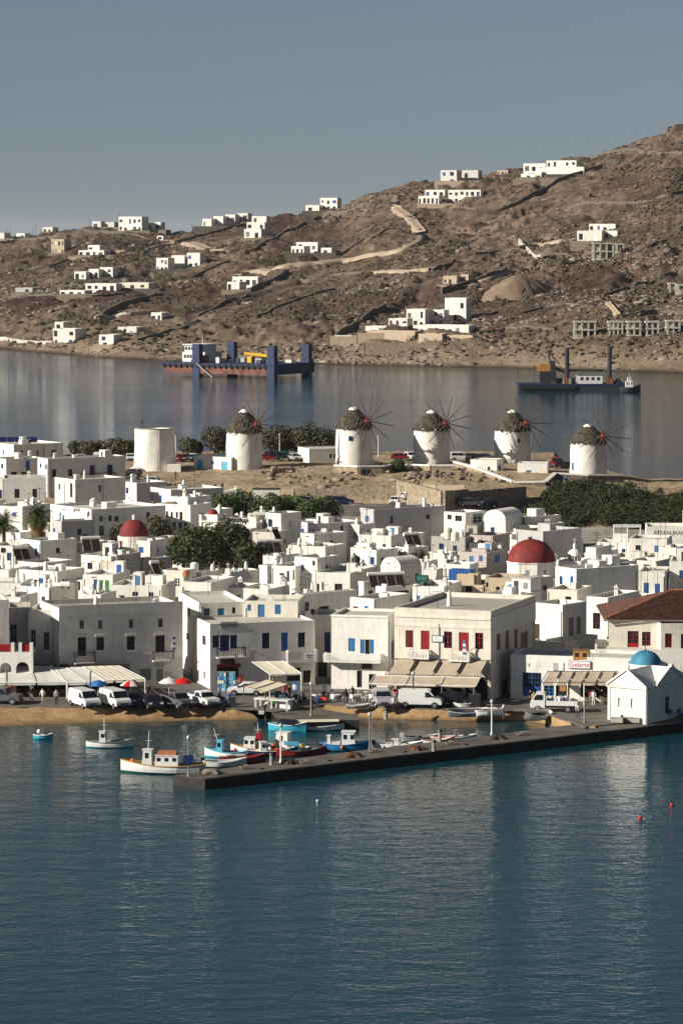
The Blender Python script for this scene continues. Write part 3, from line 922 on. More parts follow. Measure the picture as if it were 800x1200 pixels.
# ================================================================== houses of the town
HOUSES = {}
up = Vector((0, 0, 1))
class House:
    pass
TOWN_GROUP = 'whitewashed houses of the harbour town'
def face_frame(h, face):
    if face == 'L': return h.C, h.dl, h.L, -h.dr
    if face == 'R': return h.C, h.dr, h.Rr, -h.dl
    return h.A, h.dr, h.Rr, h.dl            # 'S': far-left side
def face_uv(h, face, px, py):
    P, e, W, n = face_frame(h, face)
    d = ray(px, py)
    o = Vector((0, 0, CAMZ))
    t = (P - o).dot(n) / d.dot(n)
    q = o + d * t
    return (q - P).dot(e), q.z
def face_pt(h, face, px, py, out=0.0):
    P, e, W, n = face_frame(h, face)
    u, z = face_uv(h, face, px, py)
    return Vector((P.x, P.y, 0)) + e * u + n * out + Vector((0, 0, z))
def wall_face(b, P, e, W, z0, z1, n, ops, depth=0.2):
    P = Vector((P.x, P.y, 0))
    us = sorted({0.0, W, *[o[0] for o in ops], *[o[1] for o in ops]})
    zs = sorted({z0, z1, *[o[2] for o in ops], *[o[3] for o in ops]})
    pt = lambda u, z, k=0.0: P + e * u - n * k + Vector((0, 0, z))
    flip = e.cross(Vector((0, 0, 1))).dot(n) < 0
    def Q(a, c, d, f):
        if flip: b.quad(a, f, d, c)
        else: b.quad(a, c, d, f)
    for i in range(len(us) - 1):
        for j in range(len(zs) - 1):
            uc, zc = (us[i] + us[i + 1]) / 2, (zs[j] + zs[j + 1]) / 2
            if any(o[0] < uc < o[1] and o[2] < zc < o[3] for o in ops):
                continue
            Q(pt(us[i], zs[j]), pt(us[i + 1], zs[j]), pt(us[i + 1], zs[j + 1]), pt(us[i], zs[j + 1]))
    for (a, c, d, f) in ops:
        k = depth
        Q(pt(a, d), pt(c, d), pt(c, d, k), pt(a, d, k))
        Q(pt(a, f, k), pt(c, f, k), pt(c, f), pt(a, f))
        Q(pt(a, d), pt(a, d, k), pt(a, f, k), pt(a, f))
        Q(pt(c, d, k), pt(c, d), pt(c, f), pt(c, f, k))
def add_window(h, root, P, e, n, op, kind, m):
    a, c, d, f = op
    P = Vector((P.x, P.y, 0))
    def slab(b, u0, u1, z0, z1, k0, k1):
        b.obox(P + e * u0 - n * k1 + Vector((0, 0, z0)), e * (u1 - u0), n * (k1 - k0), (0, 0, z1 - z0))
    W, H = c - a, f - d
    fr = min(0.07, W * 0.12)
    if kind in ('w', 'b'):
        b = MB()
        slab(b, a, a + fr, d, f, 0.06, 0.15); slab(b, c - fr, c, d, f, 0.06, 0.15)
        slab(b, a + fr, c - fr, d, d + fr, 0.06, 0.15); slab(b, a + fr, c - fr, f - fr, f, 0.06, 0.15)
        slab(b, (a + c) / 2 - fr / 2, (a + c) / 2 + fr / 2, d + fr, f - fr, 0.07, 0.14)
        if H > 0.9:
            for q in (0.36, 0.68):
                slab(b, a + fr, c - fr, d + H * q - fr / 3, d + H * q + fr / 3, 0.085, 0.13)
        w = b.build('window', m, root)
        b = MB(); slab(b, a + fr, c - fr, d + fr, f - fr, 0.16, 0.18)
        b.build('pane', 'glass_dark', w)
    elif kind == 's':
        b = MB()
        mid = (a + c) / 2
        for (u0, u1) in ((a + .01, mid - .012), (mid + .012, c - .01)):
            slab(b, u0, u1, d + .01, f - .01, 0.07, 0.10)
            slab(b, u0, u0 + fr, d + .01, f - .01, 0.035, 0.07); slab(b, u1 - fr, u1, d + .01, f - .01, 0.035, 0.07)
            k = max(3, int(H / 0.16))
            for i in range(k):
                z = d + .01 + (H - .02) * (i + .25) / k
                slab(b, u0 + fr, u1 - fr, z, z + (H / k) * 0.45, 0.045, 0.07)
        b.build('shutter', m, root)
    elif kind == 'd':
        b = MB()
        slab(b, a + .01, c - .01, d + .01, f - .01, 0.10, 0.15)
        for q0, q1 in ((0.06, 0.42), (0.48, 0.92)):
            slab(b, a + W * .14, (a + c) / 2 - W * .05, d + H * q0, d + H * q1, 0.07, 0.10)
            slab(b, (a + c) / 2 + W * .05, c - W * .14, d + H * q0, d + H * q1, 0.07, 0.10)
        dr = b.build('door', m, root)
        b = MB(); slab(b, c - W * .2, c - W * .14, d + H * .45, d + H * .47, 0.02, 0.10)
        b.build('handle', 'metal_grey', dr)
    elif kind == 'g':                 # glazed door: panelled foot, panes above
        b = MB()
        slab(b, a + .01, c - .01, d + .01, d + H * 0.4, 0.08, 0.14)
        for u in (a, (a + c) / 2 - fr / 2, c - fr):
            slab(b, u, u + fr, d + H * 0.4, f, 0.08, 0.14)
        for q in (0.4, 0.58, 0.76, 0.965):
            slab(b, a + fr, c - fr, d + H * q, d + H * q + fr * .6, 0.09, 0.13)
        dr = b.build('door', m, root)
        b = MB(); slab(b, a + fr, c - fr, d + H * 0.41, f - .01, 0.15, 0.17)
        b.build('pane', 'glass_dark', dr)
    else:                             # 'o' open doorway or dark opening
        b = MB(); slab(b, a, c, d, f, 0.17, 0.19)
        b.build('opening' if m != 'chapelwhite' else 'niche', 'dark_inside' if m != 'chapelwhite' else m, root)

def chimney(h, root, X, Y, z, kind=None, hh=None):
    k = kind or rnd.choice(['cap', 'cap', 'finger', 'block'])
    hh = hh or rnd.uniform(0.9, 1.5)
    w = rnd.uniform(0.22, 0.34)
    b = MB(); rot = -R(h.th)
    if k == 'cap':
        b.taper((X, Y), w, w, z - .1, z + hh * .7, .8, rot)
        for sx, sy in ((-1, -1), (1, -1), (1, 1), (-1, 1)):
            b.taper((X + sx * w * .6, Y + sy * w * .6), .06, .06, z + hh * .7, z + hh * .86, 1, rot)
        b.taper((X, Y), w * 1.05, w * 1.05, z + hh * .86, z + hh * .93, 1.0, rot)
        b.taper((X, Y), w * .95, w * .95, z + hh * .93, z + hh * 1.12, .15, rot)
    elif k == 'finger':
        b.lathe((X, Y, z - .1), [(w * 1.2, 0), (w, hh * .5), (w * .85, hh * 1.0), (w * .6, hh * 1.25), (w * .2, hh * 1.36), (.01, hh * 1.38)], 10)
    else:
        b.taper((X, Y), w * 1.2, w * 1.2, z - .1, z + hh * .6, .95, rot)
        b.taper((X, Y), w * 1.4, w * 1.4, z + hh * .6, z + hh * .7, 1.0, rot)
    b.build('chimney', 'white', root, smooth=(k == 'finger'))
def antenna(root, X, Y, z, hh):
    b = MB()
    b.tube((X, Y, z - .1), (X, Y, z + hh), 0.035, 0.025, 5)
    a = rnd.uniform(0, 3.1)
    d = Vector((math.cos(a), math.sin(a), 0)); q = Vector((-d.y, d.x, 0))
    top = Vector((X, Y, z + hh * 0.96))
    b.tube(top - d * .5, top + d * .7, .02, .02, 4)
    for i in range(6):
        p = top + d * (-.45 + i * .2)
        l = .38 - i * .03
        b.tube(p - q * l, p + q * l, .012, .012, 4)
    b.build('antenna', 'metal_dark', root)
def ac_unit(root, X, Y, z, a):
    b = MB()
    b.taper((X, Y), .42, .16, z + .05, z + .65, 1, a)
    b.build('air_conditioner', 'tank_white', root)

def house(key, label, xl, xc, xr, yt, zt=None, yb=None, th=25, dep=None, wins=(), m='white', roof='roofwash', par=0.4, auto=(0, 0), ch=0, ant=0, vault=False, cat='house', ac=0, floor_z=None, name='town_house', back=0.0, group=TOWN_GROUP, Yc=None, root=None, zbase=None):
    h = House(); h.key = key; h.th = th
    if key[0] in 'mt' and auto == (0, 0): auto = (rnd.choice([1, 2, 2]), rnd.choice([0, 1, 2]))
    if Yc is not None:
        C = pd(xc, yt, Yc)
    elif zt is None:
        c0 = pz(xc, yb, 1.25)
        C = pd(xc, yt, c0.y + back)
    else:
        C = pz(xc, yt, zt)
    zt = C.z
    t = R(th)
    h.dl = Vector((-math.cos(t), math.sin(t), 0)); h.dr = Vector((math.sin(t), math.cos(t), 0))
    k = kx(xl, yt)
    h.L = max(1.2, (C.x - k * C.y) / (math.cos(t) + k * math.sin(t)))
    if xr is not None and dep is None:
        k2 = kx(xr, yt)
        h.Rr = (k2 * C.y - C.x) / max(0.05, (math.sin(t) - k2 * math.cos(t)))
        h.Rr = min(max(2.5, h.Rr), 24)
    else:
        h.Rr = dep or 6.0
    h.C = C; h.A = C + h.dl * h.L; h.zt = zt
    D = C + h.dr * h.Rr; E = h.A + h.dr * h.Rr
    gb = min(g1(q.x, q.y) for q in (C, h.A, D, E))
    zb = (floor_z if floor_z is not None else gb) - 0.3
    if zbase is not None: zb = zbase
    h.zb = zb
    HOUSES[key] = h
    if root is None: root = empty(name, (C.x, C.y, zb), label, cat, group)
    h.root = root
    # openings
    ops = {'L': [], 'R': [], 'S': []}
    todo = []
    for wspec in wins:
        f, x0, y0, x1, y1, kind, wm = wspec
        P, e, W, n = face_frame(h, f)
        u0, za = face_uv(h, f, x0, y0); u1, zb_ = face_uv(h, f, x1, y1)
        u0, u1 = sorted((u0, u1)); zlo, zhi = sorted((za, zb_))
        u0 = max(u0, 0.12); u1 = min(u1, W - 0.12)
        zhi = min(zhi, zt - 0.2); zlo = max(zlo, zb + 0.05)
        if u1 - u0 < 0.15 or zhi - zlo < 0.15: continue
        ops[f].append((u0, u1, zlo, zhi)); todo.append((f, (u0, u1, zlo, zhi), kind, wm))
    for f, cnt in (('L', auto[0]), ('R', auto[1])):
        P, e, W, n = face_frame(h, f)
        for q in range(cnt):
            w = rnd.uniform(.5, .85); hh_ = rnd.uniform(.7, 1.25)
            u = W * (q + .5) / cnt + rnd.uniform(-.3, .3) - w / 2
            ztop = zt - rnd.uniform(.9, 1.3)
            o = (u, u + w, ztop - hh_, ztop)
            if u < .3 or u + w > W - .3 or ztop - hh_ < zb + .3: continue
            if any(not (o[1] < p[0] - .1 or o[0] > p[1] + .1 or o[3] < p[2] - .1 or o[2] > p[3] + .1) for p in ops[f]): continue
            ops[f].append(o)
            kd = rnd.choice(['w', 'w', 's', 's', 'o'])
            todo.append((f, o, kd, rnd.choice(['blue_paint', 'light_blue_paint', 'blue_paint', 'grey_paint', 'dark_wood', 'white_paint', 'navy_paint'])))
    b = MB()
    up = Vector((0, 0, 1))
    roofz = zt - par
    for f in ('L', 'R', 'S'):
        P, e, W, n = face_frame(h, f)
        wall_face(b, P, e, W, zb, zt, n, ops[f])
    P0 = Vector((D.x, D.y, 0)); wall_face(b, P0, h.dl, h.L, zb, zt, h.dr, [])
    # parapet rim and inner faces
    w = 0.22
    o4 = [h.C, h.A, E, D]
    i4 = [h.C + h.dl * w + h.dr * w, h.A - h.dl * w + h.dr * w, E - h.dl * w - h.dr * w, D + h.dl * w - h.dr * w]
    jz = [zt + rnd.uniform(-.03, .05) for _ in range(4)]
    for i in range(4):
        a, c, ia, ic = o4[i], o4[(i + 1) % 4], i4[i], i4[(i + 1) % 4]
        za = zc = zt
        b.quad(Vector((a.x, a.y, za)), Vector((c.x, c.y, zc)), Vector((ic.x, ic.y, zc + .02)), Vector((ia.x, ia.y, za + .02)))
        b.quad(Vector((ia.x, ia.y, za + .02)), Vector((ic.x, ic.y, zc + .02)), Vector((ic.x, ic.y, roofz - .05)), Vector((ia.x, ia.y, roofz - .05)))
    b.build('wall', m, root)
    b = MB()
    if vault:
        ns = 12
        rv = h.L / 2 - .02
        rings = []
        for s in (0.03, h.Rr - 0.03):
            rings.append([h.C + h.dl * (h.L / 2 + math.cos(math.pi * i / ns) * rv) + h.dr * s + up * (math.sin(math.pi * i / ns) * min(rv * .75, 1.6) + 0.03) for i in range(ns + 1)])
        v = rings[0] + rings[1]
        b.add(v, [(i, i + 1, ns + 2 + i, ns + 1 + i) for i in range(ns)] + [tuple(range(ns + 1)), tuple(range(2 * ns + 1, ns, -1))])
        b.build('roof', m, root, smooth=False)
    else:
        b.quad(*[Vector((q.x, q.y, roofz)) for q in i4])
        b.build('roof', roof, root)
    for (f, o, kd, wm) in todo:
        P, e, W, n = face_frame(h, f)
        add_window(h, root, P, e, n, o, kd, wm)
    h.roofz = roofz
    if not vault:
        for _ in range(ch):
            q = h.C + h.dl * h.L * rnd.uniform(.1, .9) + h.dr * h.Rr * rnd.uniform(.15, .9)
            chimney(h, root, q.x, q.y, roofz)
        for _ in range(rnd.choice([0, 1, 1, 2]) if key[0] in 'mtf' and h.L > 4 and h.Rr > 4 else 0):
            q = h.C + h.dl * h.L * rnd.uniform(.2, .8) + h.dr * h.Rr * rnd.uniform(.35, .8)
            sx, sy, sz = rnd.uniform(.5, 1.3), rnd.uniform(.4, .9), rnd.uniform(.5, 1.9)
            b = MB(); b.taper((q.x, q.y), sx, sy, roofz - .05, roofz + sz, rnd.uniform(.93, 1), -t); sh = b.build('roof_box', m, root)
            if sz > 1.4:
                e = h.dl if rnd.random() < .5 else -h.dl
                w0 = q - h.dr * (sy + .01) - h.dl * .3; b = MB(); b.obox(Vector((w0.x, w0.y, roofz + .02)), h.dl * .6, -h.dr * .03, (0, 0, 1.25)); b.build('hatch_door', rnd.choice(['blue_paint', 'dark_wood', 'grey_paint', 'dark_inside', 'light_blue_paint']), sh)
        if key[0] in 'mf' and h.L > 4.6 and h.Rr > 4.6 and rnd.random() < (.5 if key[0] == 'f' else .16):
            fu, fv, sz = rnd.uniform(.35, .6), rnd.uniform(.35, .55), rnd.uniform(2.0, 2.7)
            o0 = h.C + h.dl * (h.L * (1 - fu) * rnd.random()) + h.dr * (h.Rr * (1 - fv) - .03)
            mm_ = rnd.choice([m, 'white', 'offwhite', 'cream'])
            b = MB(); a_ = Vector((o0.x, o0.y, roofz - .1)); b.obox(a_, h.dl * h.L * fu, h.dr * (h.Rr * fv), up * (sz + .1)); ur = b.build('upper_room', mm_, root)
            b = MB(); b.obox(a_ + up * (sz + .104) - h.dl * .08 - h.dr * .08, h.dl * (h.L * fu + .16), h.dr * (h.Rr * fv + .16), up * .14); b.build('roof_edge', 'roofwash', ur)
            for q_ in range(rnd.choice([1, 2, 2])):
                uu = h.L * fu * (q_ + .3) / 2; dd = rnd.random() < .5
                b = MB(); b.obox(a_ + h.dl * uu - h.dr * .03 + up * (.12 if dd else .9), h.dl * .62, h.dr * .05, up * (1.75 if dd else .8)); b.build('door' if dd else 'window', rnd.choice(['blue_paint', 'glass_dark', 'dark_wood', 'grey_paint', 'light_blue_paint']), ur)
        if key[0] in 'mtfABCEFGHI':
            for f_ in ('L', 'R'):
                if rnd.random() < .55:
                    P_, e_, W_, n_ = face_frame(h, f_); u_ = W_ * rnd.choice([.04, .96, rnd.random()])
                    if any(o_[0] - .1 < u_ < o_[1] + .1 for o_ in ops[f_]): continue
                    b = MB(); a_ = Vector((P_.x, P_.y, 0)) + e_ * u_ + n_ * .05; b.tube(a_ + up * zb, a_ + up * (zt - rnd.uniform(.2, .8)), .04, .04, 5); b.build('drain_pipe', rnd.choice(['white_paint', 'metal_grey', 'metal_dark']), root)
        for _ in range(ant + (rnd.choice([0, 0, 1, 1, 2]) if key[0] in 'mtf' else 0)):
            q = h.C + h.dl * h.L * rnd.uniform(.1, .9) + h.dr * h.Rr * rnd.uniform(.1, .9)
            antenna(root, q.x, q.y, roofz, rnd.uniform(2.0, 4.0))
        for _ in range(ac):
            q = h.C + h.dl * h.L * rnd.uniform(.15, .85) + h.dr * h.Rr * rnd.uniform(.15, .6)
            ac_unit(root, q.x, q.y, roofz, -R(th))
    return h
def on_roof(key, px, py):
    h = HOUSES[key]
    return pz(px, py, h.roofz)
def text(h, face, px, py, s, size, m, out=0.05, name='lettering'):
    P, e, W, n = face_frame(h, face)
    c = bpy.data.curves.new(name, 'FONT')
    c.body = s; c.size = size; c.align_x = 'CENTER'; c.align_y = 'CENTER'; c.extrude = 0.01
    c.materials.append(MATS[m])
    tmp = bpy.data.objects.new('lettering_curve', c); COL.objects.link(tmp)
    bpy.context.view_layer.update()
    me = bpy.data.meshes.new_from_object(tmp.evaluated_get(bpy.context.evaluated_depsgraph_get()))
    bpy.data.objects.remove(tmp); bpy.data.curves.remove(c)
    o = bpy.data.objects.new(name, me); COL.objects.link(o)
    right = -e if face == 'L' else e
    M = Matrix((( right.x, 0, n.x), (right.y, 0, n.y), (right.z, 1, n.z))).to_4x4()
    p = face_pt(h, face, px, py, out)
    M.translation = p - h.root.location
    o.parent = h.root
    o.matrix_local = M
    return o
def panel(h, face, x0, y0, x1, y1, m, out=0.06, thick=0.05, name='sign_board', parent=None):
    P, e, W, n = face_frame(h, face)
    u0, z0 = face_uv(h, face, x0, y0); u1, z1 = face_uv(h, face, x1, y1)
    u0, u1 = sorted((u0, u1)); z0, z1 = sorted((z0, z1))
    b = MB()
    b.obox(Vector((P.x, P.y, z0)) + e * u0 + n * (out - thick), e * (u1 - u0), n * thick, (0, 0, z1 - z0))
    return b.build(name, m, parent or h.root, origin=h.root.location)
def balcony(h, face, x0, y0, x1, y1, m='white_paint', out=0.9, rail='bal', slabm='white'):
    """balcony whose railing spans y0 (top) to y1 (slab underside)"""
    P, e, W, n = face_frame(h, face)
    u0, z1 = face_uv(h, face, x0, y0); u1, z0 = face_uv(h, face, x1, y1)
    u0, u1 = sorted((u0, u1))
    base = Vector((P.x, P.y, 0))
    b = MB()
    b.obox(base + e * u0 + Vector((0, 0, z0)), e * (u1 - u0), n * out, (0, 0, .14))
    bal = b.build('balcony', slabm, h.root)
    b = MB()
    zr = z1
    def seg(a, c):
        d = (c - a); L = d.length; d.normalize(); q = Vector((-d.y, d.x, 0)) * .04
        b.obox(a - q + Vector((0, 0, zr - .1)), d * L, q * 2, (0, 0, .1))
        k = max(2, int(L / (0.16 if rail == 'bal' else 0.22)))
        wd = .045 if rail == 'bal' else .016
        for i in range(k + 1):
            p = a + d * (L * i / k)
            b.obox(p - q / .04 * wd - d * wd + Vector((0, 0, z0 + .14)), d * wd * 2, q / .04 * wd * 2, (0, 0, zr - .1 - z0 - .14))
    A = base + e * u0; B = base + e * u1
    seg(A + n * (out - .06), B + n * (out - .06))
    seg(A + n * .05 + e * .05, A + n * (out - .06) + e * .05); seg(B + n * .05 - e * .05, B + n * (out - .06) - e * .05)
    b.build('railing', m, bal, origin=h.root.location)
    return bal

# ------------------------------------------------------------------ water front row
B_ = 'blue_paint'; LB = 'light_blue_paint'; NV = 'navy_paint'; RD = 'red_paint'; DR = 'darkred_paint'; GP = 'grey_paint'; DW = 'dark_wood'; WP = 'white_paint'
house('A1', 'pale bluish house corner above the arched terrace with red railing', -70, 10.5, None, 703, yb=811, th=-12, dep=7, m='offwhite', ch=1)
house('A2', 'narrow cream house set back beside the arched terrace', 9, 36, None, 712, yb=800, th=-6, dep=6, m='cream', wins=[('L', 12, 732, 20, 753, 'w', GP)], ant=1)
house('A3', 'small white house with two tall grey windows next to the long grey house', 33, 69, None, 715.5, yb=803, th=4, dep=7, wins=[('L', 36, 738, 42, 760, 'w', GP), ('L', 51, 741, 58, 762, 'w', GP)], ant=1)
h = house('B', 'long grey-white two-storey house with two balconies and eight small windows', 69, 214, None, 708, yb=801, th=-19, dep=9, m='offwhite', roof='roofgrey', par=0.5,
      wins=[('L', 93, 727, 98.5, 737, 'w', GP), ('L', 115, 727, 120, 737, 'w', GP), ('L', 151, 726, 156, 736, 'w', GP), ('L', 185, 725, 190.6, 735, 'w', GP),
            ('L', 91, 747, 101, 772, 'w', DW), ('L', 113, 747, 122, 762, 'w', DW), ('L', 148.5, 746, 158, 762, 'w', DW), ('L', 182, 745, 193, 767, 'w', DW),
            ('L', 164, 784, 177, 797, 's', GP), ('L', 183, 784, 191, 798, 's', GP)], ch=2, ant=2)
balcony(h, 'L', 86, 764, 110, 777, 'metal_dark', 0.8, 'iron', 'offwhite')
balcony(h, 'L', 178, 763, 202, 774, 'metal_dark', 0.8, 'iron', 'offwhite')
panel(h, 'L', 69, 710, 214, 716, 'offwhite', 0.10, 0.10, 'cornice')
panel(h, 'L', 70, 770, 213, 771.3, 'offwhite', 0.07, 0.07, 'string_course')
for x0, x1, yy in ((89.5, 102.5, 745.5), (111.5, 123.5, 745.5), (147, 159.5, 744.5), (180.5, 194.5, 743.5)):
    panel(h, 'L', x0, yy - 1.4, x1, yy, 'white', 0.09, 0.09, 'lintel')
for i, (x0, x1) in enumerate(((113, 122), (148.5, 158))):
    panel(h, 'L', x0 - 1.5, 762.4, x1 + 1.5, 764, 'white', 0.12, 0.12, 'sill')
panel(h, 'L', 183, 778, 192, 782, 'greywash', 0.05, 0.04); panel(h, 'L', 194, 788, 201, 791, 'greywash', 0.05, 0.04); panel(h, 'L', 201, 792.5, 208, 795, 'greywash', 0.05, 0.04)
h = house('C2', 'white upper storey with a blue door behind the inn with blue balcony', 233, 290, None, 705, yb=799, th=-14, dep=12, back=3.0,
      wins=[('L', 239, 713, 246, 726, 'w', GP), ('L', 255, 713, 263, 728, 'd', LB), ('L', 272, 712, 276, 719, 'o', DW),
            ('S', 219, 711, 223, 724, 'w', GP), ('S', 218, 741, 222, 752, 'w', GP), ('S', 227, 742, 229.5, 751, 'o', DW), ('S', 224, 783, 228, 797, 'd', NV)], ant=1)
h = house('C3', 'cream upper room with three blue shutters on the inn roof', 285, 349, None, 705, yb=799, th=6, dep=7, back=2.0, m='cream',
      wins=[('L', 290, 708.5, 294, 716, 's', LB), ('L', 302, 708.5, 310, 728, 'd', LB), ('L', 322, 708.5, 329, 720, 's', LB)], ant=2, ac=1)
h = house('C', 'grey-white two-storey inn with navy balcony and name board', 246, 369, None, 727, yb=803, th=-17, dep=8, m='offwhite', roof='roofwash', par=0.25,
      wins=[('L', 249, 745, 257, 759, 's', NV), ('L', 257.6, 744.5, 269, 763, 'd', NV), ('L', 269.6, 744.5, 278, 760, 's', NV), ('L', 307, 742, 316, 760, 'w', NV), ('L', 329.5, 741.5, 337.5, 763, 'd', B_), ('L', 349, 741.5, 357.5, 758.5, 'w', NV),
            ('L', 254, 781, 279.5, 797, 'o', DW), ('L', 336, 783, 352, 798, 'o', DW), ('L', 355, 786, 364, 800, 'w', DR),
            ('S', 237, 744, 241, 757, 'w', GP), ('S', 238, 786, 241, 797, 'w', WP)])
balcony(h, 'L', 253, 758.5, 286, 770, NV, 0.9, 'iron', 'offwhite')
balcony(h, 'L', 335, 762, 369, 775, 'offwhite', 1.0, 'bal', 'offwhite')
panel(h, 'L', 258, 729, 278.5, 736, 'greywash', 0.06, 0.05)
text(h, 'L', 268.2, 732.5, 'MANOULAS', 0.42, 'metal_dark', 0.08)
panel(h, 'L', 258, 772, 275, 779, 'dark_wood', 0.10, 0.06); panel(h, 'L', 354, 764, 365, 771, 'white_paint', 1.06, 0.05); panel(h, 'L', 338, 774.5, 353, 779.5, 'cream', 0.10, 0.06)
panel(h, 'L', 355.5, 766.3, 363.5, 767.2, 'blue_paint', 1.08, 0.02, 'lettering'); panel(h, 'L', 356, 768.6, 362, 769.4, 'blue_paint', 1.08, 0.02, 'lettering')
panel(h, 'L', 253, 778.6, 281, 781, 'darkred_paint', 0.5, 0.5, 'shop_canopy')
house('D', 'grey recessed house with tall blue door in the alley', 366, 393, None, 721, yb=797, th=5, dep=6, m='offwhite', wins=[('L', 380, 741, 387, 764, 'd', NV), ('L', 372, 776, 383, 796, 'w', DW)], back=2)
h = house('E', 'bright white house with sky blue shutters and long balustrade', 388, 454.5, 467, 722, yb=809, th=12, wins=[('L', 408, 748, 416, 763.5, 's', LB), ('L', 422, 749.5, 427.3, 766, 's', LB), ('L', 427.6, 749.5, 433, 767, 'o', DW), ('L', 433.3, 749.5, 438, 766, 's', LB), ('R', 458.5, 752, 464, 770, 'd', B_),
      ('L', 418, 786, 424, 806, 'o', DW), ('L', 432, 790, 441, 808, 'o', DW)], dep=7, par=.3)
balcony(h, 'L', 381.5, 764, 447, 776.5, 'white_paint', 1.1, 'bal', 'white')
panel(h, 'L', 388, 721.6, 454.3, 724.3, 'white', 0.08, 0.08, 'cornice')
panel(h, 'L', 424, 777, 436, 784, 'metal_dark', 0.10, 0.06)
h = house('F', 'cream two-storey house with red shutters, two small balconies and brown awnings', 462, 575, 627, 716.5, yb=821, th=20, m='cream', roof='roofgrey', par=0.5,
      wins=[('L', 475, 738.5, 484, 759, 's', DR), ('L', 493, 739, 503, 761.5, 'd', RD), ('L', 520, 740, 529.5, 760, 'w', RD), ('L', 537.5, 741, 549, 763.5, 'd', RD), ('L', 556.5, 741.5, 566, 761, 'w', RD),
            ('R', 582, 741, 586, 761, 's', DR), ('R', 592, 740, 596, 760, 's', DR), ('R', 602.5, 738, 606, 759, 's', DR), ('R', 610, 742, 618, 768, 'd', DR), ('R', 617.5, 722, 620, 729, 'w', DR),
            ('L', 464, 789, 571, 821, 'o', DW), ('R', 588, 798, 596, 818, 'o', DW)], ch=1, ant=1)
balcony(h, 'L', 481, 760.5, 504.5, 772, 'white', 0.9, 'bal', 'white')
balcony(h, 'L', 528, 763, 552, 775, 'white', 0.9, 'bal', 'white')
panel(h, 'L', 462.5, 722.6, 575, 724.4, 'cream', 0.10, 0.10, 'cornice'); panel(h, 'R', 575.3, 724, 626.5, 726, 'cream', 0.10, 0.10, 'cornice')
panel(h, 'L', 462.5, 733, 575, 734, 'cream', 0.05, 0.05, 'string_course')
panel(h, 'L', 506.3, 744.5, 519.7, 753, 'navy_paint', 0.10, 0.06, 'sign_frame'); panel(h, 'L', 507.3, 745.4, 518.7, 752, 'white_paint', 0.13, 0.03)
panel(h, 'L', 509, 747.2, 517, 747.9, 'navy_paint', 0.15, 0.02, 'lettering'); panel(h, 'L', 509, 749.4, 517, 750.1, 'navy_paint', 0.15, 0.02, 'lettering')
# drain pipe
q0 = face_pt(h, 'L', 514.5, 731, .06); q1 = face_pt(h, 'L', 514.5, 771, .06)
b = MB(); b.tube(q0, q1, .05, .05, 6); b.build('drain_pipe', 'metal_grey', h.root)
h = house('G', 'low white shop row with pink script sign and blue shop door', 598, 742, None, 772, yb=823.5, th=15, dep=6.5, roof='roofwash', par=0.3,
      wins=[('L', 612, 788, 634, 816.5, 'g', B_), ('L', 637, 803, 649, 816, 'w', LB), ('L', 651, 803, 667, 817, 'o', DW), ('L', 680, 802, 713, 818, 'o', DW)])
panel(h, 'L', 666, 774, 692, 784, 'metal_grey', 0.16, 0.12, 'sign_box'); panel(h, 'L', 666.6, 774.7, 691.2, 783.2, 'white_paint', 0.19, 0.03)
mat('pink_letter', (0.55, 0.05, 0.20), 0.5); mat('grey_letter', (0.36, 0.35, 0.34), 0.6); mat('pale_letter', (0.55, 0.53, 0.49), 0.6)
text(h, 'L', 679, 779, 'Gelarte', 0.72, 'pink_letter', 0.20)
text(h, 'L', 619, 779.5, 'V', 0.6, 'pale_letter', 0.04)
panel(h, 'L', 625, 776.6, 646, 777.4, 'pale_letter', 0.03, 0.02, 'lettering'); panel(h, 'L', 626, 780.4, 645, 781.2, 'pale_letter', 0.03, 0.02, 'lettering')
panel(h, 'L', 647.5, 776, 660, 786, 'white_paint', 0.10, 0.06)
panel(h, 'L', 648, 776.5, 653.5, 785.5, 'greywash', 0.13, 0.03, 'poster')
panel(h, 'L', 656, 804, 663, 810, 'orange_wood', 0.2, 0.05, 'poster')
h = house('G2', 'plain white terrace block between the shop row and the tiled house', 697, 830, None, 762, zt=6.2, th=4, dep=9, roof='roofwash', par=.5)
h = house('H1', 'white house with a broad lit blank wall beside the red shuttered house', 625, 659, 687, 709, zt=9.2, th=38, wins=[('R', 666, 724, 672, 745, 's', GP), ('R', 675.5, 723, 680, 743, 's', GP), ('L', 626.5, 731, 632, 753, 's', DW)], par=.45, ac=1)
h = house('H2', 'white house with a dark red window under the big blank church wall', 687, 712, 745, 700.5, zt=8.6, th=30, wins=[('L', 694.5, 718, 703, 737.5, 'w', DR)], dep=9, ant=1, ch=1)
h = house('H3', 'low white yard wall block behind the shop row', 622, 662, 700, 753, zt=5.0, th=30, wins=[('R', 676, 760, 683, 769, 'o', DW)], par=.5, ac=2)
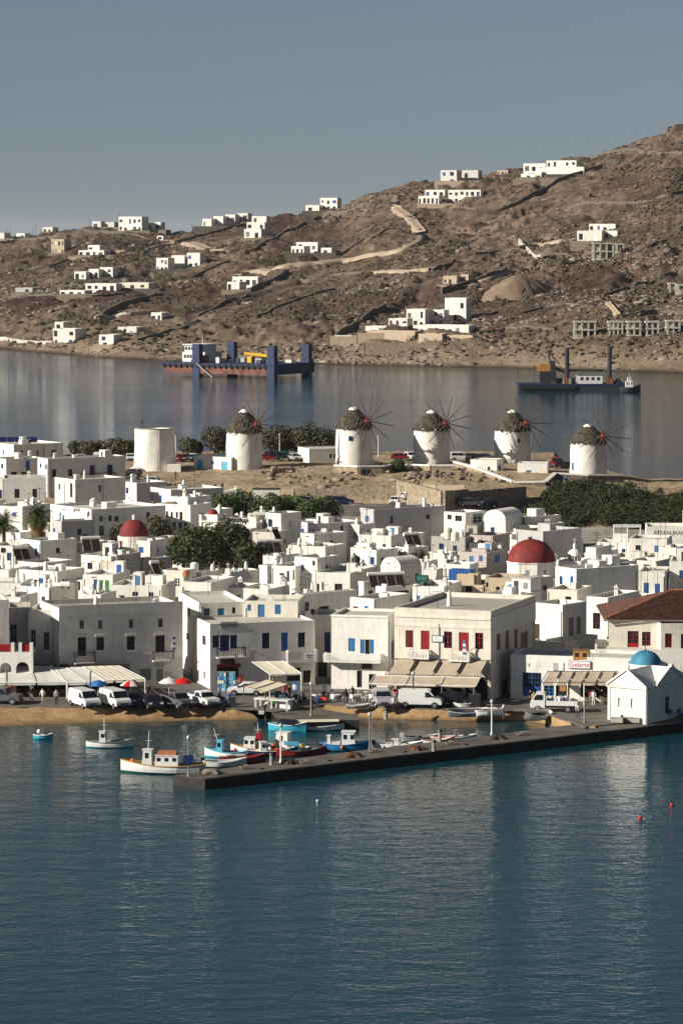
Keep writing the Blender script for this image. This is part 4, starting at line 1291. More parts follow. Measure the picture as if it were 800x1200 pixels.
# tiled house at the right
h = house('I', 'cream house with hipped brown tile roof and red windows', 713, 774, None, 727, zt=8.8, th=6, dep=9, m='cream', wins=[('L', 735, 739.5, 748, 764, 'g', RD), ('L', 752, 740.5, 762, 757, 'w', RD)], par=.15)
h2 = house('I2', 'cream wing of the tiled house with narrow red windows', 774, 860, None, 731, zt=8.6, th=-4, dep=8, m='cream', wins=[('L', 779, 742.5, 787, 759, 'w', RD), ('L', 797.5, 743, 806, 760, 'w', DW)], par=.15)
def tile_roof():
    h = HOUSES['I']; h2 = HOUSES['I2']
    root = h.root
    z0 = h.zt + .06
    o = .55
    A = h.A + h.dl * o - h.dr * o; Cc = h2.C - h2.dl * 1.0 - h2.dr * o
    Cc = Vector((Cc.x, A.y + (h.C - h.A).y * 0.4, 0))
    d = Vector((Cc.x - A.x, Cc.y - A.y, 0)); W = d.length; d.normalize()
    n = Vector((-d.y, d.x, 0)); D = 14.0
    rise = 2.5
    def P(u, v, z): return Vector((A.x, A.y, 0)) + d * u + n * v + Vector((0, 0, z0 + z))
    c = [P(0, 0, 0), P(W, 0, 0), P(W, D, 0), P(0, D, 0)]
    r0, r1 = P(D / 2 + 1.2, D / 2, rise), P(W, D / 2, rise)
    b = MB()
    b.poly([c[0], c[1], r1, r0]); b.poly([c[2], c[3], r0, r1]); b.poly([c[3], c[0], r0]); b.poly([c[1], c[2], r1])
    b.poly(c[::-1])
    rf = b.build('roof', 'terracotta', root)
    # barrel tiles laid course by course on the slope towards the harbour and the hip
    def course(p00, p10, p01, p11, cw=0.24, cl=0.42, apex=False):
        nv = int((p01 - p00).length / cl)
        bb = MB()
        nn = (p10 - p00).cross(p01 - p00).normalized()
        if nn.z < 0: nn = -nn
        for j in range(nv):
            a = p00.lerp(p01, j / nv); e = p10.lerp(p11, j / nv)
            a2 = p00.lerp(p01, min(1, (j + 1.15) / nv)); e2 = p10.lerp(p11, min(1, (j + 1.15) / nv))
            L = (e - a).length
            nu = int(L / cw)
            if nu < 1: continue
            up_ = (p01 - p00).normalized() * cl * 1.12
            dd = (e - a).normalized()
            for i in range(nu):
                q = a + dd * (i * cw + rnd.uniform(-.015, .015)) + nn * (.02 + rnd.uniform(0, .025))
                vs = []
                for s_ in (Vector((0, 0, 0)), (a2 - a) if apex else up_):
                    for kk in range(4):
                        an = math.pi * kk / 3
                        vs.append(q + s_ + dd * (cw * .5 - math.cos(an) * cw * .48) + nn * (math.sin(an) * .085 + (.03 if s_.length < .01 else 0)))
                bb.add(vs, [(k_, k_ + 1, k_ + 5, k_ + 4) for k_ in range(3)] + [(0, 1, 2, 3)])
        return bb
    bb = course(c[0], c[1], r0, r1)
    o_ = bb.build('roof_tiles', 'roof_tile', rf, origin=root.location); o_['kind'] = 'stuff'
    bb = course(c[3], c[0], r0, r0)
    o_ = bb.build('hip_tiles', 'roof_tile', rf, origin=root.location); o_['kind'] = 'stuff'
    b = MB()
    b.tube(P(0, -.08, -.1), P(W, -.08, -.1), .09, .09, 6)
    b.build('gutter', 'metal_grey', root)
    b = MB(); b.tube(c[0] + Vector((0, 0, .08)), r0 + Vector((0, 0, .12)), .13, .13, 6); b.tube(r0 + Vector((0, 0, .12)), r1 + Vector((0, 0, .12)), .13, .13, 6)
    b.build('ridge_tiles', 'terracotta', rf, origin=root.location)
tile_roof()

# ------------------------------------------------------------------ the town behind, row by row
T = house
T('m52', 'white block with sky blue shutter and small yard walls behind the red shuttered house', 483, 520, 560, 688, zt=8.0, th=18, dep=8, wins=[('L', 488, 698, 492, 709, 's', LB)], ch=1)
T('m52b', 'low beige roof box with round vents behind the red shuttered house', 492, 519, 561, 702, zt=8.6, th=25, dep=5, m='cream', ch=0)
T('m43', 'white house with long curved parapet beside the red shuttered house', 410, 438, 480, 702, zt=8.2, th=35, m='white', par=.5)
T('m42', 'white house with deep blue shaded veranda', 440, 452, 484, 688, zt=8.0, th=45, wins=[('R', 455, 694, 479, 702, 'o', NV)], ac=1)
T('m31', 'white terrace house with navy blinds and red flowers between inn and balustrade house', 346, 352, 402, 697, zt=7.8, th=50, wins=[('R', 354, 706, 362, 716, 'd', NV), ('R', 364, 714, 369, 720, 'o', DW), ('R', 374, 711, 385, 719, 'o', DR)], dep=9)
T('m41', 'small grey-white stair tower beside brown solar panels', 420, 426, 440, 682, zt=8.5, th=55, ant=1)
T('m29', 'bright house with iron roof poles and small dark doors', 368, 410, 440, 672, zt=8.0, th=20, wins=[('L', 371, 684, 374, 694, 'o', DW), ('L', 377, 682, 379, 692, 'w', DW), ('L', 392, 684, 401, 694, 'o', DW)], dep=9, ant=3)
T('m38', 'broad low house with shaded right side above the iron poles', 398, 421, 444, 667, zt=7.6, th=40, ch=1)
T('m39', 'white barrel-vaulted house in the middle of the town', 446, 469, 494, 666, zt=7.0, th=45, vault=True, wins=[('L', 453, 670, 456, 680, 'w', WP)])
T('m27', 'white two-storey house with one small window and grey flank', 345, 371.5, 397, 654, zt=9.5, th=35, wins=[('L', 366, 657, 369, 663, 'w', DW)], ch=1)
T('m28', 'bright white house wall with two arched windows', 318, 346, 372, 664, zt=8.4, th=25, wins=[('L', 343, 668, 346, 680, 'w', GP), ('L', 336, 669, 339, 682, 'w', GP)], dep=6, ch=1)
T('m26', 'low cream roof room with grey right flank', 353, 382, 405, 641, zt=8.0, th=28, m='cream', ant=1)
T('m30', 'white roof terrace house with brick bits above the inn', 285, 314, 345, 691, zt=8.6, th=25, dep=6, wins=[('L', 301, 697, 306, 701, 'o', DW)], ch=2, ac=2)
T('m30b', 'cluttered low white roof block next to the small chapel', 262, 285, 300, 689, zt=8.0, th=20, dep=6, ac=1, ch=1)
T('m20', 'bright blank white block right of the parapet vents', 213, 247, 276, 683, zt=9.2, th=20, m='white', ant=1)
T('m18', 'cream block with solar panel at its side', 190, 215, 230, 669, zt=8.8, th=25, m='cream', ant=1)
T('m19', 'white roof box with grey flank below the dark tree', 224, 236, 259, 671, zt=8.2, th=40, m='offwhite', ch=1)
T('m21', 'long low white house with two square vents', 128, 189, 205, 687, zt=7.8, th=12, dep=7, wins=[('L', 155, 693.5, 162, 699, 'w', GP), ('L', 174, 694, 180, 699.5, 'w', GP)], ch=2, ant=1)
T('m6', 'white house with blue door and bright green panel', 97, 132, 146, 674, zt=8.0, th=15, dep=7, wins=[('L', 110, 679, 116, 693.5, 'd', B_), ('L', 118, 680, 128, 693, 'd', 'green_paint')], ant=2)
T('m4', 'white house with two small dark red windows', 22, 67, 99, 670, zt=8.2, th=30, wins=[('L', 38.5, 680, 43, 688.5, 'w', DR), ('L', 50, 682, 55, 688.5, 'w', DR)], ch=1, ant=1)
T('m5', 'low white block with brown post in front of the red-windowed house', 66, 96, 104, 680, zt=7.0, th=20, dep=6, wins=[('L', 91, 681, 94, 692, 'o', 'wood')])
T('m7', 'low white parapet roof behind the long grey house', 24, 57, 88, 689, zt=7.6, th=30, ch=2, ac=2)
T('m7b', 'white roof with tall conical chimney above the small grey-windowed house', 0, 24, 48, 700, zt=8.4, th=15, dep=6, ch=2)
T('m7c', 'jumbled white roof boxes behind the long grey house', 96, 118, 130, 697, zt=8.6, th=18, dep=5, ch=3, ac=2)
T('m3', 'flat-roofed white house with shaded low front', 21, 52, 86, 660, zt=8.0, th=35, roof='roofwash', ant=1)
T('m1', 'white cube house with sunlit left wall and grey right wall below the palm', 24, 47, 90, 634, zt=8.5, th=48, ant=1)
T('m2', 'small white house with dark square window at the left edge', -12, 19, 26, 640, zt=8.0, th=15, dep=6, wins=[('L', 1, 642, 7, 648, 'o', DW)])
T('m2b', 'white house at the left edge with jumbled roof', -20, 10, 22, 668, zt=7.5, th=20, dep=7, ch=1, ac=1)
T('m2c', 'pale house front at the left edge below the round-topped chimneys', -25, 24, 40, 684, zt=7.2, th=8, dep=7, ch=2)
T('m10', 'short white roof wall with low steps', 85, 99, 116, 637, zt=7.5, th=30, wins=[], dep=6)
T('m11', 'grey-white block under the brown solar panel', 94, 122, 138, 636, zt=7.2, th=30, m='offwhite', ac=1)
T('m11b', 'long low white roof right of the solar panel', 95, 130, 165, 652, zt=7.0, th=30, ch=2, ac=2, ant=1)
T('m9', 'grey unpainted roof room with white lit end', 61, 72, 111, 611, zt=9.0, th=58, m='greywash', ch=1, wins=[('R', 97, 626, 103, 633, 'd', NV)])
T('m12', 'large white house with rounded edges and small grey windows behind the red dome', 59, 107, 194, 597, zt=10.5, th=55, wins=[('R', 116, 605, 121, 611, 'w', GP), ('R', 134, 605, 139, 611, 'w', GP), ('R', 116, 616, 122, 628, 'w', GP), ('R', 134, 617, 139, 626, 'w', GP), ('R', 178, 604, 183, 611, 'w', GP)], ch=3)
T('m14', 'three-storey white house with rows of small blue windows', 182, 223, 248, 592, zt=10.0, th=32, wins=[('L', 187, 598, 189.3, 606, 'w', NV), ('L', 194.5, 599, 197, 606, 'w', NV), ('L', 200, 600, 202.5, 607, 'w', NV), ('L', 206, 600, 208.5, 607, 'w', NV), ('L', 195, 611, 198, 620, 'w', NV), ('L', 203, 612, 206, 622, 'w', NV), ('L', 209, 612, 213, 623, 'd', NV), ('L', 215, 613, 219, 624, 'w', NV), ('R', 233.5, 601, 237.5, 609, 'w', NV), ('R', 234, 613, 238.5, 624, 'w', NV)])
T('m14b', 'flat white penthouse with dark openings on the three-storey house', 196, 222, 247, 583, zt=10.7, th=35, wins=[('R', 226, 588, 231, 593, 'o', DW), ('R', 238, 588, 241, 593, 'o', DW)], ch=2)
T('m16', 'small white roof house by the red dome with blue shutter', 160, 176, 186, 634, zt=7.4, th=25, wins=[], dep=5, ac=1)
T('m16b', 'white house with blue shutter next to the red dome', 178, 195, 205, 631, zt=7.0, th=20, wins=[('L', 194, 631.5, 201, 640, 's', LB)], dep=5)
T('m17', 'grey-white garden wall house left of the dark tree', 158, 168, 202, 655, zt=6.0, th=50, m='offwhite')
T('m23a', 'white upper block of the big stepped house with pergola', 311, 329, 353, 602, zt=10.0, th=38, wins=[])
T('m23', 'big stepped white house with flat terraces', 268, 300, 352, 613, zt=8.4, th=20, dep=9, m='white', ch=1)
T('m23c', 'long white house right of the stepped house', 350, 372, 423, 614, zt=8.0, th=50, m='white', roof='roofwash', wins=[('R', 399, 616, 402, 622, 'o', DW)], ac=2)
T('m24', 'cream low wall house under the black water tank', 296, 322, 334, 624, zt=7.6, th=20, m='cream', dep=6, wins=[('L', 300, 635, 305, 637.5, 'o', DW)])
T('m25', 'white house beneath the tilted solar panels', 308, 323, 350, 652, zt=7.2, th=35, ch=1, ac=1)
T('m25b', 'white cube stack with narrow slit window right of the dark tree', 303, 313, 330, 663, zt=7.4, th=40, ch=1, ant=1)
T('m35', 'grey-shaded flat house in the middle of the town', 352, 368, 406, 626, zt=7.4, th=50, m='white')
T('m33', 'white block left of the big grey-shaded wall', 404, 421, 440, 615, zt=7.6, th=32, ch=1, ant=2)
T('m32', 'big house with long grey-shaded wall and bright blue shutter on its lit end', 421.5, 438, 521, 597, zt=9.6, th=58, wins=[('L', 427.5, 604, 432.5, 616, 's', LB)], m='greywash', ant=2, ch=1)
T('m34', 'white roof house with stairs below the long grey-shaded wall', 420, 458, 474, 628, zt=7.0, th=22, dep=6, ac=1, ch=1)
T('m36', 'white house with light front and grey flank above the barrel vault', 414, 441, 466, 645, zt=7.4, th=40, ch=1, ac=1)
T('m37', 'white pergola house with dark doorways', 463, 478, 502, 642, zt=7.4, th=48, wins=[('R', 482, 648, 489, 656, 'o', DW), ('R', 492, 648, 497, 656, 'o', DW)], ac=1)
T('m45', 'white house with square openings and glazed roof room', 520, 545, 567, 601, zt=9.0, th=35, wins=[('L', 524, 603, 529, 609, 'o', GP), ('L', 533, 604, 541, 611, 'o', GP), ('R', 554, 602, 565, 612, 'b', WP)])
T('m46', 'white vaulted house beside the glazed roof room', 566, 592, 610, 609, zt=8.0, th=30, vault=True, dep=6, ch=0)
T('m51', 'low roof with rusty bits and two cream water tanks', 505, 545, 575, 630, zt=7.2, th=25, dep=8, m='roofgrey', ac=3, ch=1)
T('m51b', 'mauve low house with wooden roof edge', 550, 577, 597, 628, zt=7.4, th=28, m='mauve', dep=6, wins=[('L', 556, 633, 575, 636, 'o', 'wood')])
T('m47', 'mauve-grey house with blue windows and white porch left of the red church', 538, 570, 595, 648, zt=8.4, th=30, wins=[('R', 579.5, 651, 585, 658.5, 's', B_), ('L', 550, 651.5, 555, 663, 'd', LB), ('L', 561, 651, 565.5, 658, 's', B_)], m='mauve')
T('m47b', 'white shed-roofed porch wall in front of the mauve house', 524, 550, 570, 662, zt=7.2, th=20, dep=4, ac=1)
T('m50', 'beige vaulted stone house below the blue container', 520, 566, 585, 686, zt=7.4, th=20, m='stonewash', roof='roofgrey', dep=7, wins=[('L', 521, 686, 530, 697, 'o', 'wood'), ('L', 545, 686, 553, 694, 'o', 'rust')], ac=1)
T('m48', 'peach-coloured stone house with two small dark windows under the red church', 568, 602, 610, 678, zt=8.4, th=18, m='stonewash', dep=6, wins=[('L', 581, 687.5, 585.5, 695, 'w', DW), ('L', 567.5, 682.5, 572, 688, 'o', DW)])
T('m50b', 'white roof terrace with stone edge below the peach-coloured house', 560, 602, 645, 699, zt=7.4, th=30, dep=8, ch=1, ac=1)
T('m58', 'bluish-white church annexe below the red dome', 600, 612, 648, 678, zt=7.8, th=55, wins=[('R', 620, 684, 626, 690, 'o', DW)], m='offwhite')
T('m57', 'cream house with dark red window in front of the blank church wall', 641, 676, 697, 692, zt=9.0, th=22, m='cream', wins=[('L', 662, 699, 669, 709, 'w', DR)], dep=6, ch=1)
T('m56', 'big blank white hall with long grey-shaded side right of the red church', 650.5, 675, 748, 667, zt=10.0, th=58, wins=[], ch=1, ac=1)
T('m55', 'white block carrying a small bell dome right of the red church', 654, 680, 692, 658, zt=8.5, th=20, dep=5)
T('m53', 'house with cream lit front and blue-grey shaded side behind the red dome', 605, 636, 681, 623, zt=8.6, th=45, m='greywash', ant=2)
T('m54', 'long low house with pale roof at the foot of the green bank', 588, 615, 657, 606, zt=8.0, th=55, m='offwhite', roof='roofwash')
T('m54b', 'flat pale roof behind the blue-grey house', 592, 630, 655, 616, zt=7.0, th=35, dep=8)
T('m61', 'narrow white tower block with stepped side right of the bell dome', 686, 698, 712, 642, zt=9.5, th=30, dep=5)
T('m61b', 'low white terrace with posts right of the bell dome', 700, 722, 746, 661, zt=7.6, th=30, ac=1, ch=1)
T('m60', 'row of bright white garden walls below the green bank', 699, 739, 760, 636, zt=6.8, th=12, dep=6)
T('m60b', 'bright white house with lettered parapet board', 737, 781, 800, 632, zt=7.6, th=12, dep=7)
T('m60c', 'long white building with faint lettering at the foot of the bank', 757, 860, None, 618, zt=8.0, th=4, dep=7)
T('m60d', 'white house with blue blind at the right edge', 772, 792, 830, 642, zt=7.4, th=25, dep=6, wins=[('R', 793, 645, 806, 655, 's', B_)], ac=1)
T('m64', 'low flat brown-grey roof in front of the bright garden walls', 712, 752, 778, 654, zt=6.6, th=20, m='cream', roof='roofgrey', dep=7, ac=2)
T('m62', 'white house with two royal blue shutters and a leaning pole', 748, 779, 792, 670, zt=8.0, th=10, dep=7, wins=[('L', 754, 683, 760, 696.5, 's', B_), ('L', 767, 684, 773, 698, 's', B_)], ant=1)
T('m63', 'tall bright white house at the right edge', 784, 850, None, 659, zt=9.0, th=8, dep=8)
T('m63b', 'low roof with orange pots behind the royal blue shutters', 736, 768, 790, 658, zt=7.0, th=30, dep=5, m='cream')
text(HOUSES['m60c'], 'L', 786, 624.5, 'RESTAURANT', 0.85, 'grey_letter', 0.04)
panel(HOUSES['m60b'], 'L', 744, 634.2, 755, 635.4, 'pale_letter', 0.03, 0.02, 'lettering')
# upper left quarter
T('t1', 'white house under a row of blue solar panels at the top of the town', -30, 16, 74, 521, zt=12.0, th=55, wins=[('R', 60, 527, 66, 535, 'd', LB), ('R', 24, 528, 27, 533, 'w', NV)], ch=1)
T('t4', 'white house with blue door and dark low openings at the upper left', -10, 7, 52, 538, zt=11.0, th=58, wins=[('R', 30, 539.5, 35, 551, 'd', B_), ('R', 13, 553, 20, 558, 'o', NV), ('R', 25, 553, 31, 558, 'o', NV)], ch=1)
T('t3', 'long blue-white house with two dark blue balcony doors', 44, 56, 147, 537.5, zt=11.5, th=60, wins=[('R', 61, 550, 66, 559, 'w', NV), ('R', 80, 550, 85, 559, 'w', NV), ('R', 105, 545, 111.5, 559, 'd', NV), ('R', 125.5, 544.5, 132, 558, 'd', NV)], ch=2)
balcony(HOUSES['t3'], 'R', 94, 554.5, 134, 565, 'metal_dark', 0.9, 'iron', 'offwhite')
T('t5', 'plain white two-storey house with two square windows above the palm', 4, 54, None, 560, zt=10.5, th=-6, dep=8, m='offwhite', wins=[('L', 17, 573, 23, 583.5, 'w', DW), ('L', 38, 573, 43.5, 583, 'w', DW)], par=.3, ch=1)
T('t5b', 'white house corner with navy door at the far left', -40, 3, None, 562, zt=10.0, th=0, dep=8, wins=[('L', -1, 574, 2.5, 587, 'd', NV)])
T('t6', 'tall blank house with sunlit end and stepped roof steps', 64, 88, 147, 562, zt=11.0, th=56, wins=[('L', 82, 566, 85, 583, 'o', GP)], m='offwhite', ch=2)
T('t8', 'grey-white gabled wall house behind the two palms', -10, 26, 62, 594, zt=9.0, th=30, dep=8, ch=2)
T('t9', 'low white house with porch behind the blank stepped house', 140, 160, 196, 566, zt=9.0, th=55, m='offwhite', ch=2)
T('t10', 'flat white terrace below the busy cafe tables', 176, 200, 262, 574, zt=9.0, th=60, m='white', ch=2)
# rest of the town: small roofs filling the gaps between the larger houses
# ================================================================== windmills
def windmill(label, px, ybase, z0, ytop, wpx, yroof, axis=(0.58, -0.80, 0.10), door=None, win=None, phase=0.0, Y=None):
    c = pz(px, ybase, z0)
    if Y: c = pd(px, ybase, Y); z0 = g1(c.x, c.y); c.z = z0
    s = F / c.y
    rt = wpx / 2 / s; rb = rt * 1.06
    zt = pd(px, ytop, c.y).z; zr = pd(px, yroof, c.y).z
    root = empty('windmill', (c.x, c.y, z0), label, 'windmill', 'thatched windmills on the headland')
    H = zt - z0
    b = MB()
    lump = lambda t, z: 1 + 0.012 * math.sin(3 * t + z) + 0.008 * math.sin(7 * t - 2 * z)
    prof = [(rb + (rt - rb) * k / 10, -0.8 + (H + 0.8) * k / 10) for k in range(11)] + [(rt - .5, H)]
    b.lathe((c.x, c.y, z0), prof, 40, jit=lump)
    b.build('tower_wall', 'white', root, smooth=True)
    # thatch: tufted cone with ragged eaves, built in overlapping skirts
    hr = zr - zt
    b = MB()
    tp = [(1.05, -0.08), (0.96, .10), (0.83, .30), (0.66, .50), (0.48, .69), (0.32, .84), (0.2, .93)]
    b.lathe((c.x, c.y, zt), [(rt * r, hr * z) for r, z in tp], 44, jit=lambda t, z: 1 + 0.03 * math.sin(9 * t + 3 * z) + 0.03 * math.sin(23 * t + z * 5))
    th = b.build('thatched_roof', 'thatch', root, smooth=False)
    b = MB()
    for k in range(520):
        v = rnd.random() ** 0.7
        i = min(5, int(v * 6)); f_ = v * 6 - i
        r = (tp[i][0] + (tp[i + 1][0] - tp[i][0]) * f_) * rt; z = (tp[i][1] + (tp[i + 1][1] - tp[i][1]) * f_) * hr
        if k < 190: r, z = rt * rnd.uniform(1.0, 1.05), hr * rnd.uniform(-.08, .06)
        a = rnd.uniform(0, 2 * math.pi)
        d = Vector((math.cos(a), math.sin(a), 0)); q = Vector((-d.y, d.x, 0))
        p = Vector((c.x, c.y, zt + z)) + d * (r + .03)
        L = rnd.uniform(.3, .6); w = rnd.uniform(.06, .14)
        e = p + d * rnd.uniform(.04, .14) + Vector((0, 0, -L))
        b.add([p - q * w, p + q * w, e + q * w * .3, e - q * w * .3], [(0, 1, 2, 3)])
    o = b.build('straw', 'thatch', th); o['kind'] = 'stuff'
    b = MB()
    b.lathe((c.x, c.y, zt + hr * .86), [(rt * .30, 0), (rt * .27, hr * .07), (rt * .12, hr * .15), (.01, hr * .17)], 16)
    b.build('roof_cap', 'white', root, smooth=True)
    # shaft, hub and twelve bare spars
    ax = Vector(axis).normalized()
    hub = Vector((c.x, c.y, zt + hr * .22)) + ax * (rt * 1.36)
    b = MB(); b.tube(Vector((c.x, c.y, zt + hr * .1)), hub + ax * .9, .2, .14, 8)
    b.build('shaft', 'spar_wood', root)
    b = MB()
    b.tube(hub - ax * .35, hub + ax * .1, .62, .5, 12); b.tube(hub - ax * .95, hub - ax * .4, .36, .36, 8)
    ax = Vector((0.26, -0.96, 0.08)).normalized()
    u = ax.cross(Vector((0, 0, 1))).normalized(); w = u.cross(ax)
    for k in range(6):
        a = k * math.pi / 3 + phase
        b.tube(hub - ax * .5, hub - ax * .5 + (u * math.cos(a) + w * math.sin(a)) * .95, .09, .07, 5)
    b.build('hub', 'red_paint', root)
    for k in range(12):
        a = k * math.pi / 6 + phase
        d = u * math.cos(a) + w * math.sin(a)
        b = MB(); b.tube(hub + d * .3, hub + d * 5.3 + ax * rnd.uniform(-.1, .1), .11, .075, 5)
        b.build('spar', 'spar_wood', root)
    b = MB()
    for k in range(12):
        a = k * math.pi / 6 + phase
        d = u * math.cos(a) + w * math.sin(a)
        b.tube(hub + ax * .85, hub + d * 5.2, .012, .012, 3, False)
    b.build('stay_ropes', 'rope', root)
    def opening(wpx0, wpx1, y0, y1, m, nm):
        xm = (wpx0 + wpx1) / 2
        dx = (xm - px) / s
        yy = -math.sqrt(max(0.01, rb * rb - dx * dx))
        t = math.atan2(yy, dx)
        zc = pd(xm, (y0 + y1) / 2, c.y + yy).z; hh = (y1 - y0) / s; ww = max(.5, (wpx1 - wpx0) / s)
        rr = rb + (rt - rb) * (zc - z0) / H
        n = Vector((math.cos(t), math.sin(t), 0)); q = Vector((-n.y, n.x, 0))
        b = MB(); b.obox(Vector((c.x, c.y, zc - hh / 2)) + n * (rr - .18) - q * ww / 2, q * ww, n * .24, (0, 0, hh))
        o = b.build(nm, m, root)
        b = MB(); b.obox(Vector((c.x, c.y, zc - hh / 2 + .08)) + n * (rr + .062) - q * (ww / 2 - .09), q * (ww - .18), n * .01, (0, 0, hh - .16))
        b.build('pane' if nm == 'window' else 'panel', 'glass_dark' if nm == 'window' else m, o)
    if door: opening(*door, 'blue_paint', 'door')
    if win: opening(*win, 'light_blue_paint', 'window')
    return root
windmill('thatched white windmill standing behind the hut with light blue doors', 286, 546, 7.0, 503.5, 41, 480, phase=.1, Y=636)
windmill('thatched white windmill with two small blue windows beside the long low annexe', 414.5, 540, 7.3, 499.5, 41.5, 477, win=(408, 413, 511, 516.5), phase=.2, Y=640)
windmill('thatched white windmill with another mill\'s shadow on its lower side', 505.5, 543, 7.2, 501.5, 41.5, 481, phase=.25, Y=645)
windmill('thatched white windmill with a narrow dark slit above the two small huts', 600, 547, 7.1, 501.5, 41, 480.5, win=(605.5, 608, 514, 519), phase=.05, Y=650)
windmill('thatched white windmill at the end of the row, on the green bank\'s terrace', 689, 555, 6.9, 516.5, 41.5, 497, door=(668.5, 671, 542, 551), phase=.12)
# roofless mill tower
c = pz(181.5, 549, 6.9)
root = empty('mill_tower', (c.x, c.y, 6.9), 'round white mill tower without roof or sails', 'tower')
b = MB()
b.lathe((c.x, c.y, 6.2), [(4.25, 0), (4.1, .8), (4.02, 3), (3.92, 5.5), (3.86, 8.1), (3.82, 8.45), (3.3, 8.45), (3.3, 7.9), (.01, 7.9)], 44, jit=lambda t, z: 1 + .012 * math.sin(4 * t + z) + .01 * math.sin(9 * t + 2.3 * z))
b.build('tower_wall', 'white', root, smooth=False)
b = MB(); b.lathe((c.x, c.y, 14.66), [(3.90, 0), (3.9, .14), (3.3, .14)], 44); b.build('rim', 'concrete', root)
b = MB(); b.tube((c.x - 2.4, c.y - 1, 14.0), (c.x - 2.4, c.y - 1, 16.4), .09, .09, 6); b.tube((c.x - 2.4, c.y - 1, 15.9), (c.x - 2.4, c.y - 1, 16.3), .22, .22, 8)
b.build('vent_pipe', 'metal_dark', root)
b = MB()
b.obox((c.x + 2.6, c.y - 4.6, 6.3), (2.6, 0, 0), (0, 1.6, 0), (0, 0, 1.7))
b.lathe((c.x - 3.4, c.y - 3.4, 6.3), [(1.6, 0), (1.2, .9), (.3, 1.3), (.01, 1.35)], 12)
b.build('annexe', 'white', root)
# huts
house('hut1', 'white hut with light blue doors at the foot of a thatched windmill', 227, 271, 306, 536, zt=9.2, th=30, wins=[('L', 231, 539, 237.5, 551, 'd', 'cyan_paint'), ('L', 259.5, 541, 266.5, 553.5, 'd', 'cyan_paint'), ('L', 247, 540, 251, 544, 's', 'cyan_paint'), ('R', 273, 540, 276.5, 545, 'w', B_), ('R', 281, 541, 284, 546, 'w', DW)], dep=7, par=.2, name='windmill_hut', group='small white huts by the windmills')
house('hut2', 'long low white annexe with small blue windows by a thatched windmill', 349, 362, 412, 526, zt=9.9, th=72, wins=[('R', 386, 532, 389, 537, 'w', B_), ('R', 391, 532, 394, 537, 'w', B_), ('R', 405, 530, 408, 536, 's', B_)], par=.15, name='windmill_hut', group='small white huts by the windmills')
house('hut3', 'small white flat hut at the lower end of the rubble wall', 551, 582, 592, 539, zt=9.3, th=18, wins=[('L', 571, 547, 574, 551, 'o', DW), ('R', 584, 545, 586.5, 552, 'o', NV)], dep=5, par=.15, name='windmill_hut', group='small white huts by the windmills')
house('hut4', 'small white hut with bright blue door below a thatched windmill', 606, 641, 646, 543, zt=8.8, th=8, wins=[('L', 616, 551, 622.5, 561, 'd', LB)], dep=5, par=.15, name='windmill_hut', group='small white huts by the windmills')

# ================================================================== churches
def cross(b, x, y, z, s=1.0):
    b.box(x - .05 * s, x + .05 * s, y - .05 * s, y + .05 * s, z, z + .9 * s)
    b.box(x - .28 * s, x + .28 * s, y - .045 * s, y + .045 * s, z + .52 * s, z + .64 * s)
def dome(b, c, r, hgt, n=40, rings=12):
    b.lathe(c, [(max(.01, r * math.cos(math.pi / 2 * k / rings)), hgt * math.sin(math.pi / 2 * k / rings)) for k in range(rings + 1)], n)
# large red dome
c = pd(622.5, 658.5, 437)
root = empty('domed_church', (c.x, c.y, 2), 'church with large red dome on a white eight-sided drum', 'church')
b = MB(); b.lathe((c.x, c.y, 3.0), [(3.32, 0), (3.32, c.z - 3.0), (3.45, c.z - 3.0), (3.45, c.z - 2.85), (2.9, c.z - 2.85)], 8, a0=R(10), a1=R(370))
dr_ = b.build('drum', 'white', root)
b = MB(); dome(b, (c.x, c.y, c.z + .12), 3.22, 2.95); b.build('dome', 'red_dome', root, smooth=True)
b = MB(); b.tube((c.x, c.y, c.z + 3), (c.x, c.y, c.z + 3.5), .05, .05, 6); b.ball((c.x, c.y, c.z + 3.15), .14); b.build('finial', 'metal_dark', root)
for a in (-112, -68, -22):
    t = R(a + 10 + 2); d = Vector((math.cos(t), math.sin(t), 0)); q = Vector((-d.y, d.x, 0)); rr = 3.32 * math.cos(R(22.5))
    t = R(round((a - 10 - 22.5) / 45) * 45 + 10 + 22.5); d = Vector((math.cos(t), math.sin(t), 0)); q = Vector((-d.y, d.x, 0))
    b = MB(); b.obox(Vector((c.x, c.y, c.z - 1.6)) + d * (rr - .02) - q * .2, q * .4, d * .03, (0, 0, .8)); b.build('window', 'grey_paint', dr_)
b = MB(); b.taper((c.x, c.y + 1), 4.2, 4.2, 2, 6.4, 1, R(-20)); b.build('nave', 'white', root)
# smaller red dome on the left
c = pd(157, 628, 484)
root = empty('domed_church', (c.x, c.y, 2.4), 'small church with faded red dome and bell gable near the palm', 'church')
b = MB(); b.lathe((c.x, c.y, 2.4), [(2.42, 0), (2.42, c.z - 2.4), (2.2, c.z - 2.35)], 20)
dr_ = b.build('drum', 'white', root, smooth=False)
b = MB(); dome(b, (c.x, c.y, c.z), 2.2, 2.45); b.build('dome', 'red_dome', root, smooth=True)
b = MB(); b.lathe((c.x, c.y, c.z + 2.4), [(.26, 0), (.24, .35), (.34, .38), (.2, .62), (.01, .8)], 10); b.build('lantern', 'white', root)
t = R(-140); d = Vector((math.cos(t), math.sin(t), 0)); q = Vector((-d.y, d.x, 0))
b = MB(); b.obox(Vector((c.x, c.y, c.z - 1.9)) + d * 2.40 - q * .25, q * .5, d * .05, (0, 0, 1.3)); b.build('door', 'darkred_paint', root)
b = MB(); b.taper((c.x + 3.1, c.y - 1.2), 1.5, 1.6, 2, c.z - 1.0, 1, R(-20)); b.build('nave', 'white', root)
